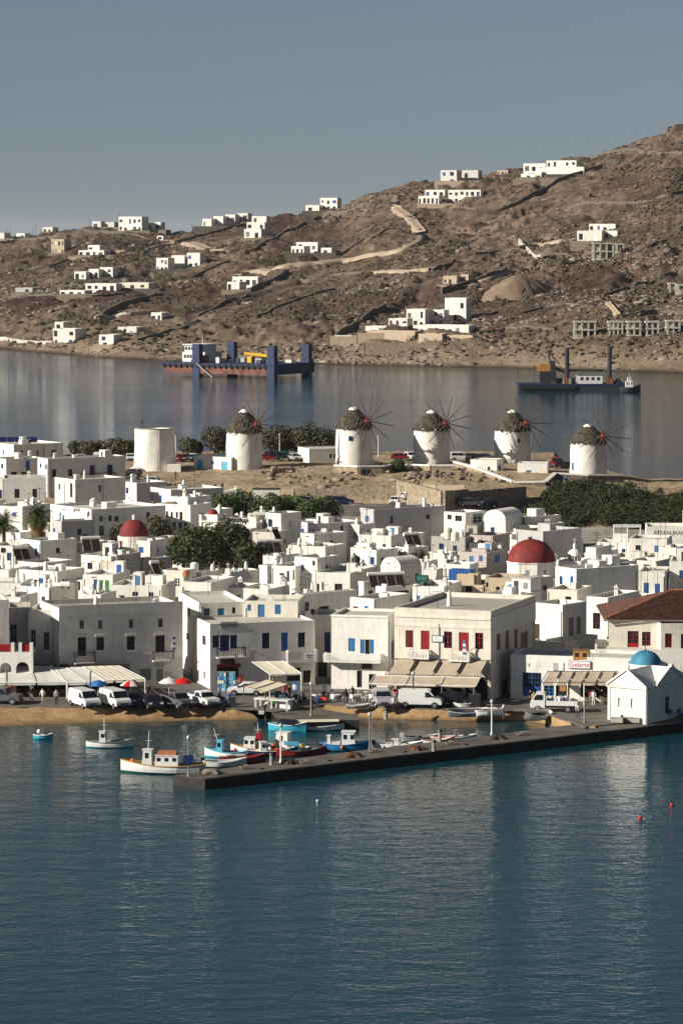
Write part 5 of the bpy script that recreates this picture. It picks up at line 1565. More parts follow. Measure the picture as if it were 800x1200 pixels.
# bell tower with red cap
c = pd(249.5, 626, 494)
root = empty('bell_tower', (c.x, c.y, 2.6), 'white pilastered bell tower with small red cap between the trees', 'tower')
zt = pd(249.5, 604, 494).z
b = MB(); b.taper((c.x, c.y), 1.35, 1.35, 2.6, zt - .9, 1, R(-25)); b.taper((c.x, c.y), 1.6, 1.6, zt - .9, zt - .7, 1, R(-25))
for sx, sy in ((-1, -1), (1, -1), (1, 1), (-1, 1)):
    a = R(-25); x = 1.35 * sx * math.cos(a) - 1.35 * sy * math.sin(a); y = 1.35 * sx * math.sin(a) + 1.35 * sy * math.cos(a)
    b.taper((c.x + x, c.y + y), .2, .2, 2.6, zt + .1, 1, a); b.taper((c.x + x, c.y + y), .26, .26, zt + .1, zt + .25, .4, a)
b.build('tower_wall', 'white', root)
b = MB(); b.taper((c.x, c.y), .95, .95, zt - .7, zt + .2, 1, R(-25)); b.build('belfry', 'white', root)
b = MB(); dome(b, (c.x, c.y, zt + .2), .8, .8, 16, 6); b.build('cap', 'red_dome', root, smooth=True)
b = MB(); cross(b, c.x, c.y, zt + .95, .8); b.build('cross', 'metal_dark', root)
# little bell dome on the block right of the red church
h = HOUSES['m55']; c = pd(673, 656, h.C.y + 2.2)
root = empty('bell_dome', (c.x, c.y, h.roofz), 'little white bell dome with arches on a flat roof by the red church', 'bell dome')
zb_ = h.roofz
b = MB()
for k in range(6):
    a = k * math.pi / 3 + .2; b.tube((c.x + .75 * math.cos(a), c.y + .75 * math.sin(a), zb_), (c.x + .75 * math.cos(a), c.y + .75 * math.sin(a), zb_ + .95), .14, .14, 8)
b.lathe((c.x, c.y, zb_), [(.95, 0), (.95, .12), (.01, .12)], 16)
b.build('columns', 'white', root)
b = MB(); dome(b, (c.x, c.y, zb_ + .93), 1.0, .95, 20, 6); b.build('dome', 'white', root, smooth=True)
b = MB(); b.lathe((c.x, c.y, zb_ + 1.85), [(.24, 0), (.2, .4), (.28, .45), (.1, .8), (.01, .9)], 8); cross(b, c.x, c.y, zb_ + 2.7, .7); b.build('lantern', 'white', root)
# tiny gabled chapel among the roofs
def gable_chapel(label, xl, xc, yt, zt, th, dep, apex=1.0):
    h = house('chap' + str(xl), label, xl, xc, None, yt, zt=zt, th=th, dep=dep, par=.02, wins=[('L', (xl + xc) / 2 - 1.5, yt + 3, (xl + xc) / 2 + 1.5, yt + 12, 'w', GP)], name='small_chapel', cat='chapel', group=None)
    up = Vector((0, 0, 1))
    a, b_, e, f_ = h.C, h.A, h.A + h.dr * h.Rr, h.C + h.dr * h.Rr
    m1 = (a + b_) / 2 + up * apex; m2 = (e + f_) / 2 + up * apex
    k = up * .03
    b = MB(); b.poly([a + k, b_ + k, m1]); b.poly([e + k, f_ + k, m2]); b.quad(a + k, m1, m2, f_ + k); b.quad(b_ + k, e + k, m2, m1)
    b.build('gable_roof', 'white', h.root)
    b = MB(); p = m1 - h.dl * 0 + h.dr * .15
    b.taper((p.x, p.y), .4, .2, p.z - .1, p.z + .7, .8, -R(th)); cross(b, p.x, p.y, p.z + .7, .9)
    b.build('bell_gable', 'white', h.root)
gable_chapel('tiny white gabled chapel with cross among the roofs under the dark tree', 259, 274, 682, 7.6, 22, 6)
# harbour chapel with blue dome
h = house('chapel', 'white harbour chapel with blue dome, gables and shaded side wall', 712, 757, 812, 807, yb=846, th=35, m='chapelwhite', par=.05, roof='chapelwhite', name='harbour_chapel', cat='chapel', group=None,
          wins=[('L', 723.5, 818, 727.5, 829, 'o', 'chapelwhite'), ('L', 738.5, 819, 743, 830, 'o', 'chapelwhite'), ('R', 779, 817, 784, 836, 'd', NV)], floor_z=1.1)
root = h.root; up = Vector((0, 0, 1))
def gab(P, e, W, n, apex, back):
    a = P - e * .12 + n * .10; b_ = P + e * (W + .12) + n * .10
    m = (a + b_) / 2 + up * apex
    B = -n * back
    b = MB()
    b.poly([a + up * .03, b_ + up * .03, m]); b.poly([a + up * .03 + B, b_ + up * .03 + B, m + B]); b.quad(a + up * .03, m, m + B, a + up * .03 + B); b.quad(b_ + up * .03, m, m + B, b_ + up * .03 + B)
    b.build('gable_roof', 'chapelwhite', root)
    b = MB()
    for s, t in ((a, m), (b_, m)):
        dd = (t - s)
        b.hexa([s + n * .0, t + n * .0, t + n * .14, s + n * .14, s + up * .22, t + up * .26, t + n * .14 + up * .26, s + n * .14 + up * .22])
    b.obox(P - e * .1 - up * .16 + n * .01, e * (W + .2), n * .14, up * .16)
    b.build('cornice', 'chapelwhite', root)
    return m
mL = gab(h.C, h.dl, h.L, -h.dr, 1.75, h.Rr * .72)
mR = gab(h.C + h.dr * (h.Rr * .2), h.dr, h.Rr * .6, -h.dl, 1.75, h.L * .8)
for P, e, W, n in ((h.C, h.dl, h.L, -h.dr), (h.C, h.dr, h.Rr, -h.dl)):
    for u in (0.02, W - .34):
        b = MB()
        b.obox(Vector((P.x, P.y, h.zb)) + e * u + n * .003, e * .32, n * .07, (0, 0, h.zt - h.zb - .2))
        b.build('pilaster', 'chapelwhite', root)
cc = pd(756, 779, 347.3)
cz = cc.z
b = MB(); b.lathe((cc.x, cc.y, 4.4), [(1.72, 0), (1.72, cz - 4.4), (1.82, cz - 4.4), (1.82, cz - 4.28), (1.5, cz - 4.25)], 8, a0=R(12), a1=R(372))
dr_ = b.build('drum', 'chapelwhite', root)
for k in range(8):
    t = R(12 + 22.5 + 45 * k); d = Vector((math.cos(t), math.sin(t), 0)); q = Vector((-d.y, d.x, 0)); rr = 1.72 * math.cos(R(22.5))
    b = MB(); 
    pts = [Vector((cc.x, cc.y, 0)) + d * (rr + .012) + q * x + up * z for x, z in [(-.24, cz - 1.25)] + [(-.24 * math.cos(math.pi * i / 6), cz - .55 + .24 * math.sin(math.pi * i / 6)) for i in range(7)] + [(.24, cz - 1.25)]]
    b.poly(pts); b.build('window', 'glass_dark' if k % 2 else 'greywash', dr_)
b = MB(); dome(b, (cc.x, cc.y, cz + .12), 1.66, 1.42); b.build('dome', 'blue_dome', root, smooth=True)
b = MB(); b.lathe((cc.x, cc.y, cz + 1.5), [(.09, 0), (.09, .12), (.03, .2), (.03, .6)], 8); cross(b, cc.x, cc.y, cz + 1.75, .5); b.build('cross', 'metal_dark', root)
b = MB(); p = mR; b.taper((p.x, p.y), .22, .3, p.z - .1, p.z + .25, .8, -R(35)); cross(b, p.x, p.y, p.z + .2, .75); b.build('cross', 'chapelwhite', root)
# stone bench at the chapel foot
for i, (x0, x1) in enumerate(((715, 729), (731, 749))):
    b = MB(); P0 = pz(x0, 846.5 - i * 0, 1.1); P1 = pz(x1, 847.5, 1.1); d = (P1 - P0); nn = Vector((-d.y, d.x, 0)).normalized()
    b.obox(P0 + up * .0, d, nn * .5, up * .45); b.obox(P0 + up * .45 - nn * .04 - d * .02, d * 1.04, nn * .58, up * .07)
    tag(b.build('stone_bench', 'concrete', origin=tuple(P0)), 'low stone bench along the front of the blue-domed chapel', 'bench', 'stone benches by the chapel')

# ================================================================== awnings, terraces, stalls
def awning(label, q, panels, m, frame='white_paint', posts=True, name='awning', gap=0.06, valance=0.25, group=None, postm='white_paint', cat='awning', sag=0.05):
    """q: top-left, top-right, bottom-right, bottom-left as (px, py, depth)"""
    P = [pd(*k) for k in q]
    root = empty(name, (P[3].x, P[3].y, g1(P[3].x, P[3].y)), label, cat, group)
    for i in range(panels):
        u0 = i / panels + gap / panels / 2; u1 = (i + 1) / panels - gap / panels / 2
        b = MB()
        ns = 5
        top = []; 
        for j in range(ns + 1):
            v = j / ns
            for u in (u0, (u0 + u1) / 2, u1):
                a = P[0].lerp(P[1], u); c = P[3].lerp(P[2], u)
                s_ = -sag * (4 * v * (1 - v)) - (sag * .6 if u == (u0 + u1) / 2 else 0)
                top.append(a.lerp(c, v) + up * s_)
        fs = []
        for j in range(ns):
            for i_ in range(2):
                a = j * 3 + i_
                fs.append((a, a + 1, a + 4, a + 3))
        n0 = len(top)
        b.add(top + [t - up * .025 for t in top], fs + [tuple(n0 + k for k in f_[::-1]) for f_ in fs])
        a = top[ns * 3]; c = top[ns * 3 + 2]; mm = top[ns * 3 + 1]
        if valance:
            b.quad(a, mm, mm - up * valance, a - up * valance); b.quad(mm, c, c - up * valance, mm - up * valance)
        b.build('awning_panel', m, root)
    b = MB()
    for i in range(panels + 1):
        u = i / panels
        b.tube(P[0].lerp(P[1], u) + up * .03, P[3].lerp(P[2], u) + up * .03, .045, .045, 5)
    b.tube(P[3] + up * .02, P[2] + up * .02, .05, .05, 5); b.tube(P[0], P[1], .05, .05, 5)
    b.build('frame', frame, root)
    if posts:
        for p in ([P[3], P[2]] if posts is True else [P[3].lerp(P[2], u) for u in posts]):
            b = MB(); b.tube((p.x, p.y, g1(p.x, p.y) - .1), p, .06, .06, 6); b.build('post', postm, root)
    return root
awning('large white fabric awning beside the arched terrace', [(-22, 781.5, 364.5), (62, 780.5, 364.5), (78, 800, 358), (-28, 801, 358)], 3, 'awning_white')
awning('narrower white fabric awning in front of the long grey house', [(57, 783, 363.5), (98, 782, 363.5), (123, 799.5, 357.5), (79, 800.5, 357.5)], 2, 'awning_white')
awning('off-white ribbed awning with raised ridges in front of the long grey house', [(97, 781.5, 364), (139, 780.5, 364), (170, 796, 357.5), (122, 798, 357.5)], 4, 'awning_cream', gap=.2)
h = HOUSES['F']
P_, e_, W_, n_ = face_frame(h, 'L')
def from_wall(h, face, pts, m, label, panels, gap, frame, posts, valance=.25, postm='metal_dark', name='awning'):
    """pts: two wall pixels (left, right), outward reach and drop"""
    (x0, y0), (x1, y1), out, drop = pts
    a = face_pt(h, face, x0, y0, .06); c = face_pt(h, face, x1, y1, .06)
    n = face_frame(h, face)[3]
    P = [a, c, c + n * out - up * drop, a + n * out - up * drop]
    q = []
    root = None
    def inv(p): 
        v = p - Vector((0, 0, CAMZ)); 
        fwd = Vector((0, CP, -SP)); upv = Vector((0, SP, CP))
        k = v.dot(fwd)
        return (400 + F * v.x / k, 600 - F * v.dot(upv) / k, p.y)
    return awning(label, [inv(p) for p in P], panels, m, frame, posts, valance=valance, gap=gap, postm=postm, name=name), P
_, P1 = from_wall(h, 'L', ((463, 772), (574, 774), 3.4, 1.35), 'awning_tan', 'upper brown awning on the house with red shutters', 4, .22, 'awning_dark', False, .15)
o_, P2 = from_wall(h, 'L', ((463, 772), (574, 774), 3.4, 1.35), 'awning_tan', 'x', 1, 0, 'awning_dark', False)
# second, lower awning row hung from the front bar
for ch in list(o_.children): bpy.data.objects.remove(ch)
bpy.data.objects.remove(o_)
def inv(p):
    v = p - Vector((0, 0, CAMZ)); fwd = Vector((0, CP, -SP)); upv = Vector((0, SP, CP)); k = v.dot(fwd)
    return (400 + F * v.x / k, 600 - F * v.dot(upv) / k, p.y)
n_ = face_frame(h, 'L')[3]; e_ = face_frame(h, 'L')[1]
a0 = P2[3] - up * .12; c0 = P2[2] - up * .12
awning('lower brown awning with straight flap above the cafe front', [inv(a0 + e_ * 1.2), inv(c0 - e_ * .0), inv(c0 + n_ * 1.6 - up * .75), inv(a0 + e_ * 1.2 + n_ * 1.6 - up * .75)], 3, 'awning_tan', 'white_paint', [0.02, .35, .68, .98], gap=.05, valance=.12, postm='metal_grey')
from_wall(HOUSES['G'], 'L', ((642, 787), (722, 787), 3.6, 0.75), 'awning_tan', 'brown striped awning over the shop row', 5, .25, 'awning_dark', [0.02, .38, .62, .99], .3, 'white_paint')
awning('cream canopy with white frame over the souvenir stall', [(295, 776, 360), (331, 775, 360), (353, 789.5, 355.5), (316, 790.5, 355.5)], 2, 'awning_cream', valance=.12, cat='canopy', name='stall_canopy')
awning('tilted sand-coloured canopy over the fish stall', [(311, 796.5, 356), (338, 802, 353.5), (311, 811.5, 350.5), (285.5, 804, 353)], 2, 'awning_cream', valance=.05, cat='canopy', name='stall_canopy', frame='wood', postm='wood')
# fish stall counter
c = pz(322, 838, 1.05)
root = empty('market_stall', (c.x, c.y, 1.05), 'white marble fish counter on legs by the quay', 'stall')
P0 = pd(297, 817, 351.5); P1 = pd(337, 825, 349.5); d = (P1 - P0); d.z = 0; nn = Vector((-d.y, d.x, 0)).normalized() * 1.3
z = 2.05
b = MB(); b.obox(Vector((P0.x, P0.y, z)), d, nn, (0, 0, .12)); b.build('counter_top', 'tank_white', root)
for u, v in ((.04, .1), (.5, .1), (.96, .1), (.04, .9), (.96, .9)):
    b = MB(); p = Vector((P0.x, P0.y, 0)) + d * u + nn * v; b.taper((p.x, p.y), .11, .11, 1.0, z, 1); b.build('leg', 'white_paint', root)
b = MB(); b.obox(Vector((P0.x, P0.y, 1.0)) + d * .55 + nn * .55, d * .42, nn * .3, (0, 0, .95)); b.build('cabinet', 'tank_white', root)
# arched terrace at the far left
c = pd(-8, 780, 362)
root = empty('arched_terrace', (c.x, c.y, 1.2), 'white arched terrace with red fabric railing at the left', 'terrace')
def arch_wall(b, Y, x0, x1, z0, z1, arches, thick=.5):
    """front wall with round-headed openings"""
    xs = x0
    def rect(a, c, za, zc): b.box(a, c, Y, Y + thick, za, zc)
    for (cx, r, spring) in arches:
        rect(xs, cx - r, z0, z1)
        n = 10
        for i in range(n):
            t0 = math.pi - math.pi * i / n; t1 = math.pi - math.pi * (i + 1) / n
            xa, xb = cx + r * math.cos(t0), cx + r * math.cos(t1)
            za, zb = spring + r * math.sin(t0), spring + r * math.sin(t1)
            b.hexa([(xa, Y, za), (xb, Y, zb), (xb, Y + thick, zb), (xa, Y + thick, za), (xa, Y, z1), (xb, Y, z1), (xb, Y + thick, z1), (xa, Y + thick, z1)])
        xs = cx + r
    rect(xs, x1, z0, z1)
X = lambda px: (px - 400) / F * 362
zt = pd(0, 764.5, 362).z
b = MB(); arch_wall(b, 362, X(-30), X(36), 1.2, zt, [(X(-16), .62, 4.0), (X(3.5), .62, 4.0), (X(23.5), .72, 4.0)]); b.build('arcade_wall', 'white', root)
b = MB(); b.box(X(-30), X(36), 362.5, 367, zt - .25, zt - .02); b.build('deck', 'roofwash', root)
for px in (-12, 12, 21, 34):
    b = MB(); b.box(X(px) - .18, X(px) + .18, 362.02, 362.4, zt, pd(0, 753.5, 362).z); b.build('pier', 'white', root)
for a, c_ in ((-10.5, 10.3), (23, 32.2)):
    b = MB(); b.box(X(a), X(c_), 362.15, 362.25, zt + .1, pd(0, 755.5, 362).z); b.build('railing_cloth', 'red_paint', root)

# added dark panel rows that stand for the deep shade under the white awnings
for i, (x0, x1) in enumerate(((-26, 66), (70, 152))):
    a = pz(x0, 808.5, 1.2); c = pz(x1, 808.5 - i * 1.0, 1.2); d = c - a; d.z = 0; nn = Vector((-d.y, d.x, 0)).normalized()
    root = empty('awning_shade_front', tuple(a), ['added dark panel row for the shade under the large white awning', 'added dark panel row for the shade below the long grey house'][i], 'shade panel')
    k = 8
    for j in range(k):
        b = MB(); b.obox(a + d * ((j + .06) / k), d * (.88 / k), nn * .06, (0, 0, 2.35)); b.build('pane', 'glass_dark', root)
    b = MB()
    for j in range(k + 1): b.obox(a + d * (j / k) - d.normalized() * .05 - nn * .03, d.normalized() * .1, nn * .1, (0, 0, 2.4))
    b.obox(a - nn * .05 + Vector((0, 0, 2.4)), d, nn * .2, (0, 0, .45)); b.build('frame', 'dark_wood', root)
# ================================================================== vegetation
def leaf_cloud(blobs, n, size, seed, inner=0.25, flat=1.0):
    """leaf faces spread through a set of clumps; most near each clump's skin"""
    g = np.random.default_rng(seed)
    B = np.array(blobs, float)                      # x y z r
    w = B[:, 3] ** 2; w = w / w.sum()
    idx = g.choice(len(B), n, p=w)
    d = g.normal(size=(n, 3)); d /= np.linalg.norm(d, axis=1, keepdims=True)
    r = B[idx, 3] * np.where(g.uniform(size=n) < inner, g.uniform(.3, .85, n), g.uniform(.82, 1.08, n))
    P = B[idx, :3] + d * r[:, None] * np.array([1, 1, flat])
    nrm = d + g.normal(scale=.55, size=(n, 3)); nrm /= np.linalg.norm(nrm, axis=1, keepdims=True)
    t = np.cross(nrm, g.normal(size=(n, 3))); t /= np.linalg.norm(t, axis=1, keepdims=True)
    u = np.cross(nrm, t)
    s = size * g.uniform(.6, 1.4, n)[:, None]
    V = np.stack([P - t * s - u * s * .1, P + u * s * .55, P + t * s + u * s * .1, P - u * s * .55], 1)
    return V.reshape(-1, 3), np.arange(n * 4).reshape(-1, 4)
TREE_ID = [0]
def tree(label, px, ybase_z, Y, w, hgt, m='leaf_dark', n=2600, size=.22, name='broadleaf_tree', group='trees of the town', nb=9, trunk=True, low=0.25, z0=None, cat='tree'):
    """crown w wide and hgt high standing at column px, depth Y"""
    TREE_ID[0] += 1
    r = random.Random(TREE_ID[0] * 31)
    X = (px - 400) / F * Y
    z = g1(X, Y) if z0 is None else z0
    root = empty(name, (X, Y, z), label, cat, group)
    blobs = []
    for k in range(nb):
        a = r.uniform(0, 6.28); q = r.random() ** .5
        rr = r.uniform(.20, .34) * min(w, hgt * 1.2)
        bx = math.cos(a) * q * (w / 2 - rr * .7); by = math.sin(a) * q * (w / 2 - rr * .7)
        bz = hgt * low + rr + (hgt * (1 - low) - rr * 1.7) * r.random() * (1 - .5 * q * q)
        blobs.append((bx, by, bz, rr))
    V, Q = leaf_cloud(blobs, n, size, TREE_ID[0])
    o = np_mesh('crown', V, Q, m); o.parent = root
    b = MB()
    if trunk:
        top = Vector((0, 0, hgt * .5))
        b.tube((0, 0, -.4), top, .035 * hgt + .08, .02 * hgt + .04, 8)
        for (x, y, zz, rr) in blobs[:6]:
            b.tube(top * r.uniform(.55, .95), (x, y, zz), .014 * hgt + .03, .02, 5)
        root['_w'] = 0
        b.build('trunk', 'bark', root)
    return root
# the dark trees in the middle of the town
tree('dense dark green tree left of the tiny gabled chapel', 232, 0, 462, 8.5, 8.6, 'leaf_dark', 5200, .24, nb=14, low=.3)
tree('tall dark green tree with rounded crown behind the inn', 262, 0, 470, 8.0, 9.0, 'leaf_dark', 5200, .24, nb=14, low=.3)
tree('dark green tree with drooping right side beside the solar panels', 288, 0, 462, 6.5, 7.2, 'leaf_dark', 4200, .24, nb=12, low=.25)
tree('smaller green tree at the foot of the three dark trees', 214, 0, 470, 5.0, 7.4, 'leaf_green', 2600, .22, nb=9, low=.3)
tree('yellowish green bush behind the small faded red dome', 187, 0, 497, 4.6, 7.2, 'leaf_olive', 2200, .2, nb=8, low=.4)
tree('olive bush left of the small faded red dome', 138, 0, 489, 3.2, 6.4, 'leaf_olive', 1600, .2, nb=7, low=.4)
tree('little green bush by the brown solar panel', 186, 0, 455, 3.0, 5.4, 'leaf_green', 900, .18, nb=5, low=.4)
tree('long green roof creeper beside the barrel-vaulted house', 478, 0, 470, 6.0, 4.6, 'leaf_green', 1800, .18, nb=9, low=.5)
for i, (px, w, hh) in enumerate(((262, 6, 6.2), (285, 7, 5.8), (310, 7, 5.6), (335, 7, 5.2), (360, 7, 5.4), (384, 6, 4.8))):
    tree(['bushy green tree right of the bell tower', 'bushy green tree below the white box van', 'bushy green tree in front of the parked dump truck', 'bushy green tree with brown tuft by the roof tank', 'bushy green tree beside the car park entrance', 'low bushy green tree at the end of the roadside row'][i], px, 0, 548 + (i % 2) * 4, w, hh, 'leaf_green', 2600, .22, nb=10, low=.2, group='roadside trees by the car park')
# dark trees behind the mills
for i, (px, Y, w, hh, z) in enumerate(((92, 668, 7, 3.0, 7), (112, 666, 8, 3.6, 7), (140, 664, 6, 4.2, 7), (222, 668, 5, 3.8, 7), (252, 668, 7, 6.6, 7), (317, 668, 8, 6.2, 7), (336, 670, 8, 6.6, 7), (356, 668, 8, 7.0, 7), (378, 668, 8, 7.0, 7))):
    tree(['low round dark bush behind the long blue-white house', 'wide dark bush beside the roofless tower', 'round dark bush against the roofless tower', 'small round dark bush right of the roofless tower', 'dark spreading tree left of the mill behind the blue-doored hut', 'dark tamarisk right of the mill behind the blue-doored hut', 'dark tamarisk with tall crown by the lamp post', 'broad dark tamarisk in the headland row', 'dark tamarisk touching the mill with small blue windows'][i], px, 0, Y, w, hh, 'leaf_olive', 2600, .26, nb=10, low=.05, group='dark trees behind the windmills')
for i, (px, Y, w, hh) in enumerate(((441, 626, 3.2, 2.6), (462, 628, 4.4, 3.0))):
    tree(['dark green shrub beside the mill with small blue windows', 'wide dark shrub hanging over the terrace wall'][i], px, 0, Y, w, hh, 'leaf_dark', 1200, .2, nb=6, low=.05, trunk=False, name='shrub', cat='shrub', group=None, z0=6.6)
# green bank below the end mill
g = np.random.default_rng(55)
n = 9000
bpx = g.uniform(618, 830, n); bY = g.uniform(549, 619, n)
top = np.interp(bpx, [618, 650, 700, 735, 760, 830], [575, 603, 608, 607, 601, 598])
k = (bY < top) & (fbm(bpx / 14, bY / 9, 3, 8) + g.normal(0, .12, n) > -0.30)
bpx, bY = bpx[k], bY[k]
bX = (bpx - 400) / F * bY
bz = gz(bX, bY)
hgt_ = np.clip((600 - bY) / 40, 0.1, 1)
blobs = np.stack([bX, bY, bz + .1 + hgt_ * g.uniform(0, .9, len(bX)) + np.clip(fbm(bpx / 9, bY / 5, 3, 18), 0, 1) * 1.3, g.uniform(.3, .75, len(bX)) + hgt_ * g.uniform(0, .5, len(bX))], -1)
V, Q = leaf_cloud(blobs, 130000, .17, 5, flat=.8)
bank = np_mesh('bank_shrubs', V, Q, 'leaf_bank_shaded', 'stuff')
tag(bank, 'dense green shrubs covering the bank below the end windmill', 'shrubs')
n = 1500
P = np.stack([g.uniform(60, 95, n), g.uniform(0, 1, n), np.zeros(n)], -1)
# palms
def palm(label, px, Y, ytop, ycrown, trunk_h, fr=2.4, dead=True):
    X = (px - 400) / F * Y
    z = g1(X, Y)
    zc = pd(px, ycrown, Y).z
    root = empty('palm_tree', (X, Y, z), label, 'palm tree', 'palms by the upper houses', world=False)
    hgt = zc - z
    b = MB(); b.tube((0, 0, -.3), (0, 0, hgt), .32, .26, 10); b.build('trunk', 'bark', root)
    r = random.Random(int(px))
    b = MB(); db = MB()
    def frond(bb, a, el, L, droop, w=.30):
        p = Vector((0, 0, hgt)); d = Vector((math.cos(a) * math.cos(el), math.sin(a) * math.cos(el), math.sin(el)))
        side = Vector((-math.sin(a), math.cos(a), 0))
        st = 8
        for i in range(st):
            q = p + d * L / st
            for s_ in (-1, 1):
                for f_ in (0.15, .65):
                    o_ = p.lerp(q, f_)
                    tip = o_ + side * s_ * w * 2.6 * (1 - .6 * i / st) + d * .28 - Vector((0, 0, .12))
                    bb.add([o_ - d * .05, o_ + d * .06, tip], [(0, 1, 2)])
            p = q; d = (d + Vector((0, 0, -droop))).normalized()
    for k in range(64):
        frond(b, r.uniform(0, 6.28), r.uniform(-.2, 1.3), fr * r.uniform(.8, 1.15), .16)
    b.build('crown', 'palm_leaf', root)
    if dead:
        for k in range(110):
            frond(db, r.uniform(0, 6.28), r.uniform(-1.3, -.5), fr * r.uniform(.7, 1.0), .08)
        for k in range(90):
            frond(db, r.uniform(0, 6.28), r.uniform(-1.5, -1.1), fr * r.uniform(1.0, 1.5), .02)
        db.build('dead_fronds', 'palm_dead', root)
palm('fan palm with brown skirt of dead fronds below the plain two-storey house', 43, 484, 590, 604, 5, 2.6)
palm('green palm with arching fronds at the left edge of the town', 3, 484, 603, 616, 4, 3.0, False)
for i, (px, py, h_) in enumerate(((100, 560, 3),)):
    pass
# stones on the dry headland
n = 420
spx = np.concatenate([g.uniform(300, 600, 260), g.normal(500, 16, 160)])
sY = np.concatenate([g.uniform(603, 634, 260), g.normal(617, 2.2, 160)])
kk = sY > np.interp(spx, [300, 467, 519, 612], [604, 602, 570, 590])
spx, sY = spx[kk], sY[kk]
sX = (spx - 400) / F * sY
S = np.clip(g.lognormal(-1.3, .5, len(sX)), .12, .8)
st = scatter_rocks('headland_stones', np.stack([sX, sY, gz(sX, sY) + S * .3], -1), S, 'rock_piece', 9)
tag(st, 'loose stones lying on the dry sandy headland below the mills', 'stones')
for i, (px, py) in enumerate(((425, 556), (431, 556))):
    c = pz(px, py + 3.5, 6.1)
    b = MB(); b.lathe((0, 0, 0), [(.01, 0), (.5, .02), (.56, .15), (.56, .95), (.5, 1.05), (.01, 1.06)], 12)
    o = b.build('barrel', 'tank_black'); o.location = (c.x, c.y, g1(c.x, c.y)); tag(o, 'black barrel standing on the dry headland', 'barrel', 'black barrels on the headland')

# ================================================================== roof clutter
def water_tank(label, key, px, py, m='tank_white', r=.5, l=1.2, vert=False, group='water tanks on the roofs'):
    p = on_roof(key, px, py)
    root = empty('water_tank', tuple(p), label, 'water tank', group, rz=rnd.uniform(-.5, .5), world=False)
    b = MB()
    if vert:
        b.lathe((0, 0, 0.05), [(r, 0), (r, l), (r * .7, l + .18), (r * .2, l + .24), (.01, l + .24)], 14)
    else:
        b.tube((-l / 2, 0, r + .15), (l / 2, 0, r + .15), r, r, 14)
    b.build('tank', m, root, smooth=False)
    for x in (-l / 3, l / 3):
        b = MB(); b.box(x - .06, x + .06, -r * .7, r * .7, 0, .22); b.build('cradle', 'metal_dark', root)
def solar_heater(label, key, px, py, n=1, a=0.0, group='solar water heaters on the roofs', s=1.0):
    p = on_roof(key, px, py)
    root = empty('solar_heater', tuple(p), label, 'solar heater', group, rz=a, world=False)
    for i in range(n):
        x0 = (i - n / 2) * 1.15 * s
        b = MB(); b.obox((x0, 0, .25), (1.05 * s, 0, 0), (0, 1.25 * s, 1.35 * s), (0, -.07, .06)); b.build('panel', 'solar_glass', root)
        b = MB()
        for q in (0, 1.05 * s): b.obox((x0 + q - .03, 0, .25), (.06, 0, 0), (0, 1.25 * s, 1.35 * s), (0, -.10, .09))
        b.build('panel_frame', 'metal_grey', root)
    b = MB(); b.tube((-n * .6 * s, 1.35 * s, 1.75 * s), (n * .6 * s, 1.35 * s, 1.75 * s), .28, .28, 12); b.build('tank', 'tank_white', root)
    b = MB()
    for x in (-n * .5 * s, n * .5 * s):
        b.tube((x, 1.35 * s, 0), (x, 1.35 * s, 1.5 * s), .04, .04, 5); b.tube((x, 0, 0), (x, 0, .3), .04, .04, 5)
    b.build('stand', 'metal_grey', root)
solar_heater('brown solar water heater on a stand next to the small faded red dome', 'm11', 109, 650 - 2, 2, .3, s=1.15)
solar_heater('tilted dark solar panel below the left dark tree', 'm18', 186, 676, 1, .5)
solar_heater('pair of dark solar panels right of the dark trees', 'm25', 318, 650, 3, .35)
solar_heater('dark solar panel leaning against the stepped white house', 'm24', 327, 634, 1, .6)
solar_heater('row of brown solar panels beside the small stair tower', 'm42', 455, 690, 4, .25)
solar_heater('two dark solar panels on the pergola house roof', 'm37', 486, 641, 2, .4)
solar_heater('grey solar panel at the left edge by the cube house', 'm3', 28, 658, 2, .5)
for i, px in enumerate((4, 13, 22, 31, 40)):
    h = HOUSES['t1']; p = pz(px, 518, h.zt)
    root = empty('solar_array', (p.x, p.y, h.zt - .1), 'blue solar panel in a row on the topmost white house', 'solar panel', 'blue solar panels in a row', rz=.3, world=False)
    b = MB(); b.obox((-.7, 0, .1), (1.4, 0, 0), (0, .8, .9), (0, -.06, .05)); b.build('panel', 'navy_paint', root)
    b = MB(); b.tube((-.5, .8, 0), (-.5, .8, .95), .03, .03, 4); b.tube((.5, .8, 0), (.5, .8, .95), .03, .03, 4); b.build('stand', 'metal_grey', root)
water_tank('large black water tank above the low cream wall house', 'm24', 312, 622, 'tank_black', .75, 1.0)
water_tank('tall cream water tank beside its twin above the mauve house', 'm51', 525, 632, 'cream', .6, 1.5, True)
water_tank('shorter cream water tank beside its twin above the mauve house', 'm51', 533, 634, 'cream', .6, 1.1, True)
water_tank('dark green water tank on the vaulted stone house', 'm52', 495, 686, 'hull_green', .6, 1.3)
water_tank('white roof tank behind the cream block', 'm19', 228, 671, 'tank_white', .55, 1.1, True)
water_tank('white roof tank on the bare roof above the inn', 'm30', 330, 688, 'tank_white', .55, 1.2, True)
water_tank('white horizontal tank on the jumbled roof boxes', 'm7c', 104, 696, 'tank_white', .4, 1.2)
water_tank('white horizontal tank on the low parapet roof', 'm7', 77, 690, 'tank_white', .4, 1.2)
water_tank('terracotta-coloured pot tank on the cream block', 'm20', 218, 676, 'terracotta', .45, .6, True)
